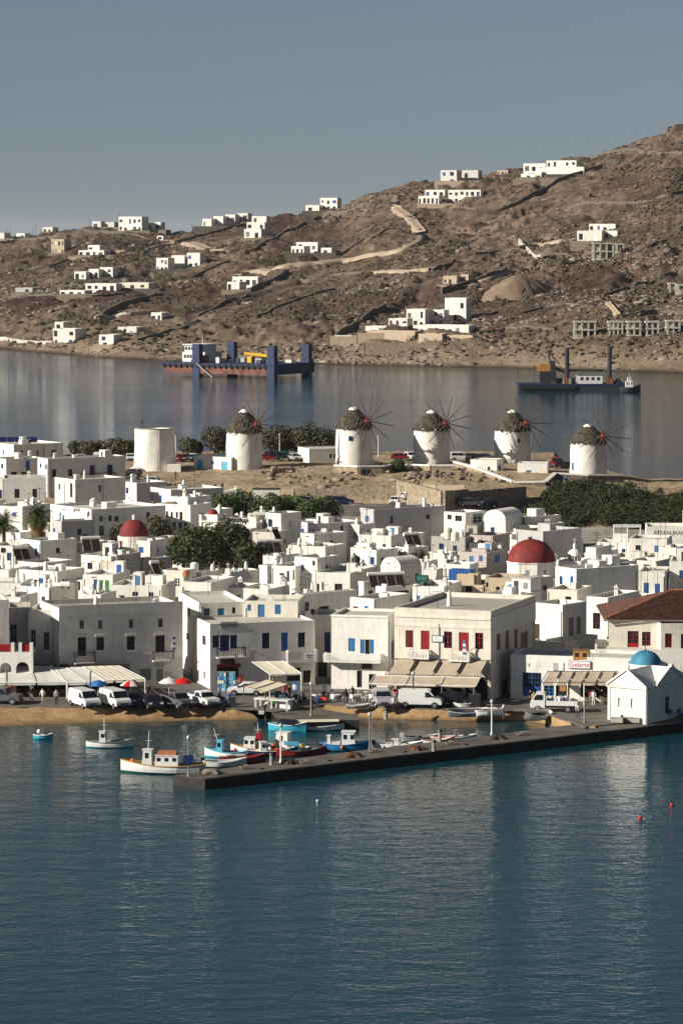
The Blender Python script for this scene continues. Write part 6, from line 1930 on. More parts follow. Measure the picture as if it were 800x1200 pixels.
for key, px, py in (('m38', 408, 668), ('m12', 90, 600), ('m36', 430, 646), ('m61b', 715, 660), ('m64', 745, 652), ('m4', 60, 672), ('m29', 420, 673), ('m56', 690, 668), ('m62', 765, 668), ('m35', 380, 626), ('m23c', 395, 613), ('m34', 445, 629), ('m26', 370, 641), ('m54b', 640, 615), ('m43', 450, 703)):
    water_tank('small white cylindrical water tank lying on a plain flat roof', key, px, py, 'tank_white', rnd.uniform(.3, .42), rnd.uniform(.8, 1.2), group='small white roof tanks')
# blue container, wooden hut on the shop roof
c = pd(541, 681, HOUSES['m50'].C.y + 6)
b = MB(); b.taper((c.x, c.y), 1.5, .9, HOUSES['m50'].roofz, c.z + 1.55, 1, -.35)
root = empty('roof_container', (c.x, c.y, HOUSES['m50'].roofz), 'blue metal container on a roof below the mauve house', 'container')
b.build('body', 'blue_paint', root)
b = MB()
for i in range(7):
    a = -.35; x = -1.35 + i * .45; q = Vector((c.x + x * math.cos(a) + .93 * math.sin(a), c.y + x * math.sin(a) - .93 * math.cos(a), 0))
    b.box(q.x - .05, q.x + .05, q.y - .05, q.y + .05, HOUSES['m50'].roofz + .05, c.z + 1.5)
b.build('ribs', 'light_blue_paint', root)
p = on_roof('G', 681, 772.5)
root = empty('roof_hutch', tuple(p), 'orange wooden hutch on the roof of the shop row', 'hutch', rz=-.2, world=False)
b = MB(); b.box(-.85, .85, -.5, .5, 0, 1.0); b.build('box', 'orange_wood', root)
b = MB(); b.box(-.92, .92, -.57, .57, 1.003, 1.09); b.build('lid', 'wood', root)
for x in (-.45, .4):
    b = MB(); b.box(x - .22, x + .22, -.53, -.505, .3, .75); b.build('window', 'dark_inside', root)
# white pergola frame at the foot of the bank, roof pergola on the stepped house
def pergola(label, key, pts, m='white_paint', r=.09):
    P = [pz(x, y, HOUSES[key].roofz) if z is None else pd(x, y, z) for x, y, z in pts]
c = pd(735, 630, 508)
root = empty('pergola', (c.x, c.y, 4), 'empty white pergola frame on a flat roof at the foot of the bank', 'pergola')
for px in (719, 735, 750):
    for dy in (0, 3):
        p = pd(px, 630, 508 + dy); b = MB(); b.tube((p.x, p.y, 3.5), (p.x, p.y, pd(px, 617, 508).z), .1, .1, 6); b.build('post', 'white_paint', root)
for dy in (0, 3):
    a = pd(718, 617.5, 508 + dy); e = pd(751, 617.5, 508 + dy); e.z = a.z = pd(719, 617.5, 508).z
    b = MB(); b.tube(a, e, .12, .12, 6); b.build('beam', 'white_paint', root)
h = HOUSES['m23']; 
root = empty('pergola', tuple(pz(300, 613, h.roofz)), 'flat white pergola on the terrace of the big stepped house', 'pergola')
za = pd(300, 602.5, pz(300, 612, h.roofz).y).z
for px in (293, 311):
    p = pz(px, 613, h.roofz); b = MB(); b.tube(p, (p.x, p.y, za), .08, .08, 6); b.build('post', 'white_paint', root)
a = pz(292, 613, h.roofz); e = pz(313, 613, h.roofz)
b = MB(); b.box(a.x, e.x, a.y - .3, a.y + 2.2, za, za + .14); b.build('roof_slab', 'white', root)

# fill the remaining gaps with plain roofs
occ = []
for h in HOUSES.values():
    cx = h.C + h.dl * h.L / 2 + h.dr * h.Rr / 2
    occ.append((cx.x, cx.y, (h.L + h.Rr) / 4 + .6))
for o in COL.objects:
    if o.parent is None and o.get('category') in ('church', 'tower', 'tree', 'palm tree', 'chapel', 'shrub'):
        occ.append((o.location.x, o.location.y, 4.0))
fill = 0
LANDM = [(623, 650, 'the large red dome'), (157, 625, 'the faded red dome'), (250, 640, 'the dark trees'), (470, 665, 'the barrel vault'), (480, 610, 'the long grey wall'), (43, 610, 'the fan palm'), (540, 675, 'the blue container'), (330, 610, 'the stepped white house'), (700, 680, 'the blank hall'), (760, 640, 'the lettered boards'), (760, 700, 'the tiled roof'), (580, 655, 'the mauve house'), (40, 680, 'the red-windowed house'), (120, 685, 'the green panel'), (270, 675, 'the tiny chapel'), (370, 665, 'the arched windows'), (430, 690, 'the brown solar panels'), (80, 560, 'the blank stepped house'), (210, 600, 'the three-storey house'), (30, 540, 'the topmost houses'), (330, 595, 'the roadside trees'), (560, 610, 'the glazed roof room'), (640, 615, 'the blue-grey house'), (700, 630, 'the empty pergola'), (250, 700, 'the inn'), (420, 715, 'the balustrade house')]
for Yf in np.arange(384, 560, 5.5):
    for pxf in np.arange(-20, 825, 5.5 * F / Yf * .85):
        pxj = pxf + rnd.uniform(-14, 14); Yj = Yf + rnd.uniform(-2.5, 2.5)
        Xj = (pxj - 400) / F * Yj
        if Yj > np.interp(pxj, [340, 350, 600, 640, 690], [560, 530, 525, 515, 485]): continue
        if any((Xj - x) ** 2 + (Yj - y) ** 2 < (r + 2.0) ** 2 for x, y, r in occ): continue
        w = rnd.uniform(3.4, 5.8); d = rnd.uniform(3.4, 5.8); th = rnd.choice([18, 25, 32, 40, 50])
        zt = g1(Xj, Yj) + rnd.uniform(2.8, 4.3)
        s = F / Yj; t = R(th)
        pyt = 275 + (CAMZ - zt) * s
        fill += 1
        lm = min(LANDM, key=lambda q: math.hypot((q[0] - pxj) , (q[1] - pyt) * 1.3))[2]
        nwl, nch, nan, fm = rnd.choice([0, 1, 2, 2]), rnd.choice([0, 1, 1, 2]), rnd.choice([0, 0, 1]), rnd.choice(['white', 'white', 'white', 'offwhite', 'cream'])
        lab = ('small %s flat-roofed house %s%s by %s' % ({'white': 'white', 'offwhite': 'greyish', 'cream': 'cream'}[fm], ['with plain walls', 'with one window', 'with small windows'][nwl], ['', ' and a chimney', ' and two chimneys'][nch] if nwl < 2 else '', lm))
        house('f%d' % fill, lab, pxj - w * math.cos(t) * s * .6, pxj, pxj + d * math.sin(t) * s * .8, pyt, zt=zt, th=th, auto=(nwl, rnd.choice([0, 1, 1]) if nwl == 2 else 0), ch=nch, ant=nan, ac=rnd.choice([0, 1]), m=fm)
        occ.append((Xj, Yj, 2.5))
print('fill', fill)
# ================================================================== vehicles
def glass_quad(b, pts, off):
    b.poly([p + off for p in pts])
VPROTO = {}
def vehicle(kind, colour):
    """prototype in its own coordinates, nose along +X, wheels on z=0"""
    key = (kind, colour)
    if key in VPROTO: return VPROTO[key]
    spec = {
        'van': (1.86, [(-2.35, .38), (-2.38, 1.0), (-2.32, 1.80), (-2.2, 1.93), (.75, 1.96), (1.05, 1.88), (1.72, 1.16), (2.22, 1.0), (2.36, .78), (2.36, .38)], 1.15, .10),
        'hatch': (1.70, [(-1.95, .32), (-2.0, .85), (-1.9, 1.0), (-1.62, 1.40), (-1.3, 1.46), (.05, 1.48), (.42, 1.40), (1.02, .96), (1.85, .80), (2.0, .60), (1.98, .32)], .95, .20),
        'wagon': (1.74, [(-2.2, .32), (-2.24, .9), (-2.15, 1.05), (-1.95, 1.42), (-1.7, 1.50), (.15, 1.50), (.5, 1.42), (1.1, .98), (2.05, .82), (2.2, .60), (2.18, .32)], .97, .18),
        'jeep': (1.80, [(-2.1, .45), (-2.14, 1.05), (-2.1, 1.72), (-1.95, 1.80), (.3, 1.80), (.5, 1.74), (.85, 1.14), (1.95, 1.05), (2.1, .8), (2.1, .45)], 1.12, .12),
        'pickup': (1.74, [(-2.4, .45), (-2.44, .95), (-.55, .98), (-.5, 1.62), (-.3, 1.68), (.55, 1.68), (.75, 1.60), (1.15, 1.08), (2.2, .98), (2.4, .7), (2.38, .45)], 1.02, .14),
    }[kind]
    W, prof, belt, tum = spec
    top = max(z for x, z in prof)
    root = bpy.data.objects.new('proto', None); root['_w'] = 0
    def hw(z): return W / 2 * (1 - max(0, z - belt) / (top - belt) * tum) if z > belt else W / 2 * (1 - max(0, .6 - z) * .12)
    n = len(prof)
    b = MB()
    vs = []
    for sgn, k in ((-1, 1.0), (-1, .94), (1, .94), (1, 1.0)):
        for x, z in prof:
            if k == 1.0: vs.append((x * .985, sgn * hw(z), z + (.03 if z < .5 else -.035)))
            else: vs.append((x, sgn * (hw(z) - .07), z))
    fs = [tuple(range(n)), tuple(range(4 * n - 1, 3 * n - 1, -1))]
    for r_ in range(3):
        for i in range(n):
            j = (i + 1) % n
            fs.append((r_ * n + i, (r_ + 1) * n + i, (r_ + 1) * n + j, r_ * n + j))
    b.add(vs, fs)
    body = b.build('body', 'car_' + colour, root)
    L0 = min(x for x, z in prof); L1 = max(x for x, z in prof)
    # glass: windscreen from the profile, side panes
    ws = {'van': ((1.08, 1.84), (1.66, 1.22)), 'hatch': ((.47, 1.36), (.96, 1.0)), 'wagon': ((.55, 1.38), (1.04, 1.02)), 'jeep': ((.53, 1.68), (.82, 1.19)), 'pickup': ((.79, 1.54), (1.12, 1.12))}[kind]
    (xa, za), (xb, zb) = ws
    nx, nz = (za - zb), (xb - xa); ln = math.hypot(nx, nz); off = Vector((nx / ln * .02, 0, nz / ln * .02))
    b = MB(); b.quad(Vector((xa, -hw(za) + .1, za)) + off, Vector((xa, hw(za) - .1, za)) + off, Vector((xb, hw(zb) - .1, zb)) + off, Vector((xb, -hw(zb) + .1, zb)) + off)
    b.build('windscreen', 'glass_dark', root)
    sides = {'van': [[(.55, 1.2), (.55, 1.72), (.95, 1.72), (1.5, 1.2)]], 'hatch': [[(-1.5, 1.0), (-1.25, 1.36), (-.62, 1.38), (-.62, 1.0)], [(-.54, 1.0), (-.54, 1.38), (.1, 1.38), (.75, 1.0)]],
             'wagon': [[(-1.85, 1.04), (-1.7, 1.4), (-.75, 1.42), (-.75, 1.04)], [(-.67, 1.04), (-.67, 1.42), (.2, 1.42), (.85, 1.04)]], 'jeep': [[(-1.9, 1.18), (-1.9, 1.66), (-.75, 1.66), (-.75, 1.18)], [(-.65, 1.18), (-.65, 1.66), (.3, 1.66), (.65, 1.18)]],
             'pickup': [[(-.35, 1.1), (-.3, 1.54), (.5, 1.56), (.9, 1.1)]]}[kind]
    for sgn in (-1, 1):
        for pl in sides:
            b = MB(); pts = [Vector((x, sgn * (hw(z) + .012), z - .0)) for x, z in pl]; b.poly(pts if sgn < 0 else pts[::-1]); b.build('side_window', 'glass_dark', root)
    if kind in ('hatch', 'wagon', 'jeep'):
        b = MB(); xr = L0; 
        zz = (belt + .08, top - .14)
        x1 = {'hatch': (-1.94, -1.66), 'wagon': (-2.19, -1.98), 'jeep': (-2.17, -2.15)}[kind]
        b.quad(Vector((x1[0], -W * .38, zz[0])), Vector((x1[0], W * .38, zz[0])), Vector((x1[1] - .04, W * .34, zz[1])), Vector((x1[1] - .04, -W * .34, zz[1]))); b.build('rear_window', 'glass_dark', root)
    if kind == 'pickup':
        b = MB(); b.box(-2.3, -.62, -W / 2 + .12, W / 2 - .12, .95, .985); b.build('bed', 'metal_dark', root)
        b = MB(); b.box(-2.4, -.58, -W / 2 + .02, -W / 2 + .1, .985, 1.2); b.box(-2.4, -.58, W / 2 - .1, W / 2 - .02, .985, 1.2); b.box(-2.42, -2.34, -W / 2 + .1, W / 2 - .1, .985, 1.2); b.build('bed_sides', 'car_' + colour, root)
    rw = .36 if kind in ('jeep', 'pickup') else .31
    for x in (L0 + .75, L1 - .78):
        for sgn in (-1, 1):
            y = sgn * (W / 2 - .1)
            b = MB(); b.tube((x, y - .11, rw), (x, y + .11, rw), rw, rw, 14); wl_ = b.build('wheel', 'rubber', root)
            b = MB(); b.tube((x, y + sgn * .09, rw), (x, y + sgn * .125, rw), rw * .62, rw * .55, 10); b.build('rim', 'rim_metal', wl_)
            b = MB(); ring = [(x + math.cos(t) * (rw + .07), rw + math.sin(t) * (rw + .07)) for t in [math.pi * i / 8 for i in range(9)]]
            yy = sgn * (W / 2 + .012); b.poly([Vector((q[0], yy, max(q[1], .36))) for q in ring]); b.build('wheel_arch', 'metal_dark', root)
    for sgn in (-1, 1):
        b = MB(); b.obox((L1 - .06, sgn * W * .36 - .17, .68), (.08, 0, 0), (0, .34, 0), (-.06, 0, .17)); b.build('headlight', 'headlight', root)
        b = MB(); b.obox((L0 - .03, sgn * W * .42 - .09, .80), (.06, 0, 0), (0, .18, 0), (0, 0, .3)); b.build('tail_light', 'taillight', root)
        b = MB(); b.box(xb - .25, xb - .1, sgn * (W / 2 + .02) - .08, sgn * (W / 2 + .02) + .08, belt + .06, belt + .22); b.build('mirror', 'metal_dark', root)
    b = MB(); b.box(L1 - .12, L1 + .035, -W * .46, W * .46, .34, .52); b.build('front_bumper', 'metal_dark', root)
    b = MB(); b.box(L0 - .04, L0 + .1, -W * .46, W * .46, .36, .54); b.build('rear_bumper', 'metal_dark', root)
    b = MB(); b.box(L1 + .005, L1 + .025, -W * .22, W * .22, .56, .70); b.build('grille', 'metal_dark', root)
    VPROTO[key] = root
    return root
def park(label, kind, colour, px, py, deg, z=None, name=None, cat=None, group=None, Y=None):
    """deg: heading of the nose, 0 = to the right, -90 = towards the view point"""
    pr = vehicle(kind, colour)
    if Y is not None:
        X = (px - 400) / F * Y; zz = g1(X, Y) if z is None else z; p = Vector((X, Y, zz))
    else:
        zz = 1.15 if z is None else z
        p = pz(px, py, zz)
    r = bpy.data.objects.new(name or {'van': 'parked_van', 'pickup': 'pickup_truck'}.get(kind, 'parked_car'), None)
    COL.objects.link(r); r.location = (p.x, p.y, zz + .02); r.rotation_euler = (0, 0, R(deg)); r['_w'] = 0
    tag(r, label, cat or {'van': 'van', 'pickup': 'pickup'}.get(kind, 'car'), group)
    def rec(src, par):
        for ch in [o for o in bpy.data.objects if o.parent == src] if src is pr else src.children:
            c = ch.copy(); COL.objects.link(c); c.parent = par; c['_c'] = 1
            rec(ch, c)
    kids = PROTO_KIDS.get(pr.name)
    if kids is None:
        kids = [(o, list(q for q in bpy.data.objects if q.parent == o)) for o in bpy.data.objects if o.parent == pr]
        PROTO_KIDS[pr.name] = kids
        for o, sub in kids:
            for q in [o] + sub: COL.objects.unlink(q)
    for o, sub in kids:
        c = o.copy(); COL.objects.link(c); c.parent = r
        for q in sub:
            d = q.copy(); COL.objects.link(d); d.parent = c
    return r
PROTO_KIDS = {}
KERB = 'vehicles parked along the water front'
park('white van with roof rack, nose to the beach, left of the blue parasol', 'van', 'white', 99, 829, -62, group=KERB)
park('white van with open side door beside the red and white parasol', 'van', 'white', 135, 829, -62, group=KERB)
park('dark grey car at the left end of the beach road', 'jeep', 'grey', 3, 825, -10, group=KERB)
park('black hatchback parked between the two vans and the grey truck', 'hatch', 'black', 179, 830, -75, group=KERB)
park('black car half hidden behind the row of parked vehicles', 'hatch', 'black', 158, 827, -70, group=KERB)
park('grey pickup with tarpaulin load beside the white pickup', 'pickup', 'grey', 208, 829, -60, group=KERB)
park('white pickup at the end of the row near the clothes rack', 'pickup', 'white', 238, 827.5, -58, group=KERB)
park('small white van parked behind the souvenir stall', 'hatch', 'white', 288, 815, 175, group=KERB)
park('white panel van parked side-on in front of the cafe awnings', 'van', 'white', 493, 829, -8, group=KERB)
park('small silver car facing the beach left of the side-on van', 'jeep', 'silver', 448, 828, -85, group=KERB)
park('black car partly hidden behind the beached boats', 'hatch', 'black', 532, 827, -5, group=KERB)
CP_ = 'cars parked below the headland wall'
park('white estate car standing below the tan stone wall', 'wagon', 'white', 485, 593, 20, Y=592, group=CP_)
park('white hatchback parked against the low dark retaining wall', 'hatch', 'white', 463, 588, -100, Y=597, group=CP_)
park('dark blue car under the low retaining wall', 'wagon', 'navy', 401, 588, 0, Y=597, group=CP_)
park('black car next to the dark blue car under the wall', 'hatch', 'black', 388, 588, -80, Y=598, group=CP_)
park('silver-blue car at the open end of the car park', 'hatch', 'silver', 360, 587, -100, Y=598, group=CP_)
park('dark car in the shade of the tall stone wall', 'wagon', 'grey', 551, 598, 10, Y=569, group=CP_)
park('navy car in the shade behind the glazed roof room', 'hatch', 'navy', 570, 598, -160, Y=572, group=CP_)
MR = 'cars parked behind the windmills'
for i, (px, kind, col, dg, lab) in enumerate(((84, 'hatch', 'grey', 10, 'grey car behind the long blue-white house'), (97, 'hatch', 'silver', 0, 'silver car behind the long blue-white house'), (109, 'wagon', 'black', 5, 'black estate car behind the long blue-white house'), (123, 'van', 'white', 0, 'white van behind the long blue-white house'), (139, 'hatch', 'navy', 8, 'navy car behind the long blue-white house'), (152, 'hatch', 'white', -85, 'white car left of the roofless tower'), (210, 'hatch', 'red', -80, 'red car right of the roofless tower'), (218, 'wagon', 'grey', -80, 'grey estate car right of the roofless tower'), (226, 'hatch', 'white', -60, 'white car right of the roofless tower'), (236, 'hatch', 'green', 0, 'dark green car behind the blue-doored hut'), (250, 'hatch', 'red', 0, 'dark red car behind the blue-doored hut'), (262, 'wagon', 'grey', 0, 'grey estate car behind the blue-doored hut'), (312, 'hatch', 'red', 0, 'red car under the tamarisks'), (322, 'jeep', 'black', 0, 'black jeep under the tamarisks'), (334, 'jeep', 'green', 0, 'dark green jeep by the lamp post'), (345, 'hatch', 'silver', -70, 'pale blue-grey car beside the long annexe'), (470, 'hatch', 'red', 0, 'bright red car between two windmills'), (479, 'pickup', 'white', -60, 'white pickup beside the shaded windmill'), (540, 'jeep', 'white', 5, 'white jeep right of the shaded windmill'), (556, 'hatch', 'black', 0, 'black car between the shaded mill and the slit-window mill'), (570, 'hatch', 'grey', 0, 'grey car between the shaded mill and the slit-window mill'), (629, 'hatch', 'navy', 0, 'navy car right of the slit-window mill'), (638, 'hatch', 'grey', 0, 'grey car right of the slit-window mill'), (652, 'van', 'red', -90, 'red van left of the end windmill'), (663, 'hatch', 'black', 0, 'black car left of the end windmill'))):
    park(lab, kind, col, px, 0, dg, Y=(652 if px < 600 else 634) + (i % 3), group=MR)
LS = 'cars on the slope by the roofless tower'
park('yellow taxi parked near the cafe terrace', 'wagon', 'yellow', 168, 0, 172, Y=604, group=LS)
park('silver car behind the yellow taxi', 'wagon', 'silver', 172, 0, 170, Y=611, group=LS)
park('black car above the yellow taxi', 'hatch', 'black', 153, 0, 160, Y=622, group=LS)
park('dark grey car left of the yellow taxi', 'hatch', 'grey', 150, 0, 165, Y=611, group=LS)
def truck(label, px, py, z, deg, dump=False, Y=None, load=None):
    X = (px - 400) / F * Y if Y else None
    p = Vector((X, Y, g1(X, Y) if z is None else z)) if Y else pz(px, py, z)
    root = empty('flatbed_truck', tuple(p), label, 'truck', rz=R(deg), world=False)
    cabm = 'car_white'
    b = MB()
    pr = [(.75, .5), (.75, 2.0), (.95, 2.08), (1.75, 2.05), (2.15, 1.3), (2.3, 1.15), (2.32, .5)]
    n = len(pr); vs = [(x, s * .88 * (1 if z_ < 1.3 else .93), z_) for s in (-1, 1) for x, z_ in pr]
    b.add(vs, [tuple(range(n)), tuple(range(2 * n - 1, n - 1, -1))] + [(i, n + i, n + (i + 1) % n, (i + 1) % n) for i in range(n)])
    b.build('cab', cabm, root)
    b = MB(); b.quad((1.80, -.74, 1.98), (1.80, .74, 1.98), (2.17, .78, 1.36), (2.17, -.78, 1.36)); b.build('windscreen', 'glass_dark', root)
    for s in (-1, 1):
        b = MB(); b.poly([Vector((x, s * .885 + (-.0), z_)) for x, z_ in ((1.0, 1.35), (1.0, 1.9), (1.65, 1.9), (2.0, 1.35))]); b.build('side_window', 'glass_dark', root)
        b = MB(); b.box(2.28, 2.36, s * .6 - .15, s * .6 + .15, .7, .9); b.build('headlight', 'headlight', root)
    b = MB(); b.box(-2.6, .7, -.45, .45, .5, .72); b.build('chassis', 'metal_dark', root)
    tilt = .22 if dump else 0
    def tb(b_, x0, x1, y0, y1, z0, z1):
        b_.hexa([(x, y, z_ + (0.7 - x) * 0 + (x + 2.6) * tilt) for x, y, z_ in [(x0, y0, z0), (x1, y0, z0), (x1, y1, z0), (x0, y1, z0), (x0, y0, z1), (x1, y0, z1), (x1, y1, z1), (x0, y1, z1)]])
    b = MB(); tb(b, -2.7, .62, -.95, .95, .76, .9); b.build('bed', 'car_white', root)
    hs_ = .75 if dump else .38
    b = MB(); tb(b, -2.7, .62, -.95, -.89, .9, .9 + hs_); tb(b, -2.7, .62, .89, .95, .9, .9 + hs_); tb(b, .56, .62, -.89, .89, .9, .95 + hs_ * 1.5); tb(b, -2.7, -2.64, -.89, .89, .9, .9 + hs_); b.build('bed_sides', 'car_white', root)
    for x in (-1.7, 1.5):
        for s in (-1, 1):
            b = MB(); b.tube((x, s * .62, .38), (x, s * .88, .38), .38, .38, 14); w_ = b.build('wheel', 'rubber', root)
            b = MB(); b.tube((x, s * .87, .38), (x, s * .9, .38), .22, .2, 10); b.build('rim', 'rim_metal', w_)
    if load:
        for i in range(load):
            b = MB(); x = rnd.uniform(-2.3, .2); y = rnd.uniform(-.6, .6); b.taper((x, y), rnd.uniform(.18, .3), rnd.uniform(.15, .25), .9, .9 + rnd.uniform(.45, .8), .9, rnd.uniform(0, 3)); b.build('load_crate', rnd.choice(['tank_white', 'offwhite', 'metal_grey', 'light_blue_paint']), root)
    return root
truck('white flatbed truck loaded with pale crates beside the striped awning', 647, 834, 1.15, 172, load=18)
truck('white dump truck with raised bed on the road below the headland', 272, 0, None, 8, dump=True, Y=597)
c = pd(312, 0, 596); X = (312 - 400) / F * 596; z = g1(X, 596)
root = empty('box_trailer', (X, 596, z), 'white box trailer with small window beside the dump truck', 'trailer', world=False)
b = MB(); b.box(-2.4, 2.4, -1.1, 1.1, .55, 2.7); b.build('box', 'tank_white', root)
b = MB(); b.box(-2.6, 2.6, -1.2, 1.2, 2.703, 2.82); b.build('roof', 'metal_dark', root)
b = MB(); b.box(.4, 1.4, -1.13, -1.105, 1.5, 2.1); b.build('window', 'glass_dark', root)
for x in (-1.4, 1.2):
    for s in (-1, 1):
        b = MB(); b.tube((x, s * .8, .4), (x, s * 1.05, .4), .4, .4, 12); b.build('wheel', 'rubber', root)
# motor scooters on the quay
def scooter(label, px, py, deg, m):
    p = pz(px, py, 1.12)
    root = empty('motor_scooter', tuple(p), label, 'scooter', 'scooters on the quay', rz=R(deg), world=False)
    b = MB(); b.obox((-.75, -.16, .35), (.75, 0, 0), (0, .32, 0), (0, 0, .32)); b.obox((0, -.14, .28), (.4, 0, 0), (0, .28, 0), (0, 0, .08)); b.obox((.36, -.2, .3), (.08, 0, 0), (0, .4, 0), (.1, 0, .65)); b.build('body', m, root)
    b = MB(); b.box(-.72, -.02, -.15, .15, .673, .78); b.build('seat', 'rubber', root)
    for x in (-.55, .62):
        b = MB(); b.tube((x, -.06, .25), (x, .06, .25), .25, .25, 12); b.build('wheel', 'rubber', root)
    b = MB(); b.tube((.62, 0, .25), (.46, 0, 1.0), .035, .035, 6); b.tube((.44, -.3, 1.02), (.44, .3, 1.02), .025, .025, 5); b.build('handlebar', 'metal_dark', root)
scooter('red scooter with a red box beside the lamp on the quay', 376, 824, 150, 'red_plastic')
scooter('black scooter parked behind the fish stall', 351, 822, 30, 'car_black')
scooter('white scooter parked beside the fish stall', 345, 825, -20, 'car_white')
scooter('navy scooter near the shop door of the inn', 330, 818, 10, 'car_navy')

# ================================================================== boats
def boat(label, px, py, deg, L, Bm, D, side, bottom, stripe, inner='hull_white', name='fishing_boat', cabin=None, mast=None, extras=(), z=0.0, roll=0.0, fend=0, group='boats in the little harbour', cat='boat', deck=True, trans=.35):
    p = pz(px, py, z)
    root = empty(name, tuple(p), label, cat, group, rz=R(deg), world=False)
    root.rotation_euler = (roll, 0, R(deg))
    ns = 15
    secs = []
    for i in range(ns + 1):
        t = i / ns
        x = (t - .5) * L
        hb = Bm / 2 * (trans + (1 - trans) * min(1, t / .35) ** .8) if t < .35 else Bm / 2 * max(0.02, 1 - ((t - .35) / .65) ** 2.6)
        sheer = D * (1 + .55 * max(0, (t - .45) / .55) ** 2 + .22 * max(0, (.4 - t) / .4) ** 2)
        keel = -.28 * D + (.5 * D if t > .93 else 0) * (t - .93) / .07
        secs.append((x + (.10 * L * .4 * (t ** 6)), hb, sheer, keel))
    def ring(s_, k):   # half section from keel to gunwale
        x, hb, sh, ke = s_
        return [(x, 0, ke), (x, k * hb * .62, ke * .35), (x, k * hb * .88, sh * .18), (x, k * hb * .97, sh * .55), (x, k * hb, sh)]
    hm = MB()
    for k in (-1, 1):
        R_ = [ring(s_, k) for s_ in secs]
        for j in range(4):
            hm.cur = 1 if j < 2 else 0
            for i in range(ns):
                q = [R_[i][j], R_[i + 1][j], R_[i + 1][j + 1], R_[i][j + 1]]
                hm.quad(*(q if k < 0 else q[::-1]))
    s0 = ring(secs[0], -1); s1 = ring(secs[0], 1)
    hm.cur = 0
    hm.poly(s0 + s1[::-1][:-1])
    hull = hm.build('hull', [side, bottom], root, smooth=False)
    b = MB()
    for k in (-1, 1):
        pts = [Vector((s_[0], k * (s_[1] + .02), s_[2] - .04)) for s_ in secs]
        b.path(pts, .06 if L > 5 else .045, 5)
    b.build('gunwale', stripe, root)
    b = MB()
    dz = -.18 * D if deck else -.55 * D
    for i in range(ns):
        a, c_ = secs[i], secs[i + 1]
        b.quad((a[0], -a[1] * .96, a[2] + dz), (c_[0], -c_[1] * .96, c_[2] + dz), (c_[0], c_[1] * .96, c_[2] + dz), (a[0], a[1] * .96, a[2] + dz))
    b.build('deck', inner, root)
    if cabin:
        for (x0, x1, w, z0, h_, m, wins) in cabin:
            b = MB(); 
            b.hexa([(x0, -w / 2, z0), (x1, -w / 2, z0), (x1, w / 2, z0), (x0, w / 2, z0), (x0 + .04, -w * .46, z0 + h_), (x1 - .12 * h_, -w * .46, z0 + h_), (x1 - .12 * h_, w * .46, z0 + h_), (x0 + .04, w * .46, z0 + h_)])
            cb = b.build('cabin', m, root)
            b = MB(); b.box(x0 - .06, x1 - .04, -w * .5, w * .5, z0 + h_ + .003, z0 + h_ + .07); b.build('cabin_roof', m, cb)
            for q in range(wins):
                xw = x0 + (x1 - x0) * (q + .5) / wins
                for s_ in (-1, 1):
                    b = MB(); b.box(xw - .16, xw + .16, s_ * w * .49 - .02, s_ * w * .49 + .02, z0 + h_ * .5, z0 + h_ * .84); b.build('window', 'glass_dark', cb)
            b = MB(); b.hexa([(x1 - .06 * h_ + .0, -w * .4, z0 + h_ * .5), (x1 - .06 * h_ + .03, -w * .4, z0 + h_ * .5), (x1 - .06 * h_ + .03, w * .4, z0 + h_ * .5), (x1 - .06 * h_, w * .4, z0 + h_ * .5), (x1 - .1 * h_, -w * .4, z0 + h_ * .88), (x1 - .1 * h_ + .03, -w * .4, z0 + h_ * .88), (x1 - .1 * h_ + .03, w * .4, z0 + h_ * .88), (x1 - .1 * h_, w * .4, z0 + h_ * .88)]); b.build('windscreen', 'glass_dark', cb)
    if mast:
        b = MB(); x, h_, tilt = mast; b.tube((x, 0, D * .8), (x + tilt, 0, D * .8 + h_), .05, .03, 6); b.tube((x + tilt * .7 - .3, 0, D * .8 + h_ * .72), (x + tilt * .7 + .3, 0, D * .8 + h_ * .72), .02, .02, 4); b.build('mast', 'white_paint', root)
    for e in extras:
        b = MB()
        if e[0] == 'box': _, x0, x1, y0, y1, z0, z1, m, nm = e; b.box(x0, x1, y0, y1, z0, z1); b.build(nm, m, root)
        elif e[0] == 'ball': _, x, y, z_, r_, m, nm = e; b.ball((x, y, z_), r_, 10, 6); b.build(nm, m, root, smooth=True)
        elif e[0] == 'tube': _, a, c_, r_, m, nm = e; b.tube(a, c_, r_, r_, 8); b.build(nm, m, root)
        elif e[0] == 'sheet': _, pts, m, nm = e; b.poly([Vector(q) for q in pts]); b.poly([Vector(q) - Vector((0, 0, .03)) for q in pts][::-1]); b.build(nm, m, root)
        elif e[0] == 'motor':
            x, m = e[1], e[2]; z0 = D * .7; b.box(x - .32, x + .02, -.16, .16, z0 + .1, z0 + .55); b.box(x - .2, x - .08, -.06, .06, -.4, z0 + .1); b.build('outboard_motor', m, root)
    for i in range(fend):
        x = -L * .3 + L * .65 * i / max(1, fend - 1)
        for s_ in (-1,):
            j = min(ns, max(0, int((x / L + .5) * ns))); b = MB(); b.tube((x, s_ * (secs[j][1] + .1), D * .15), (x, s_ * (secs[j][1] + .1), D * .75), .1, .1, 8); b.build('fender', 'rubber', root)
    return root
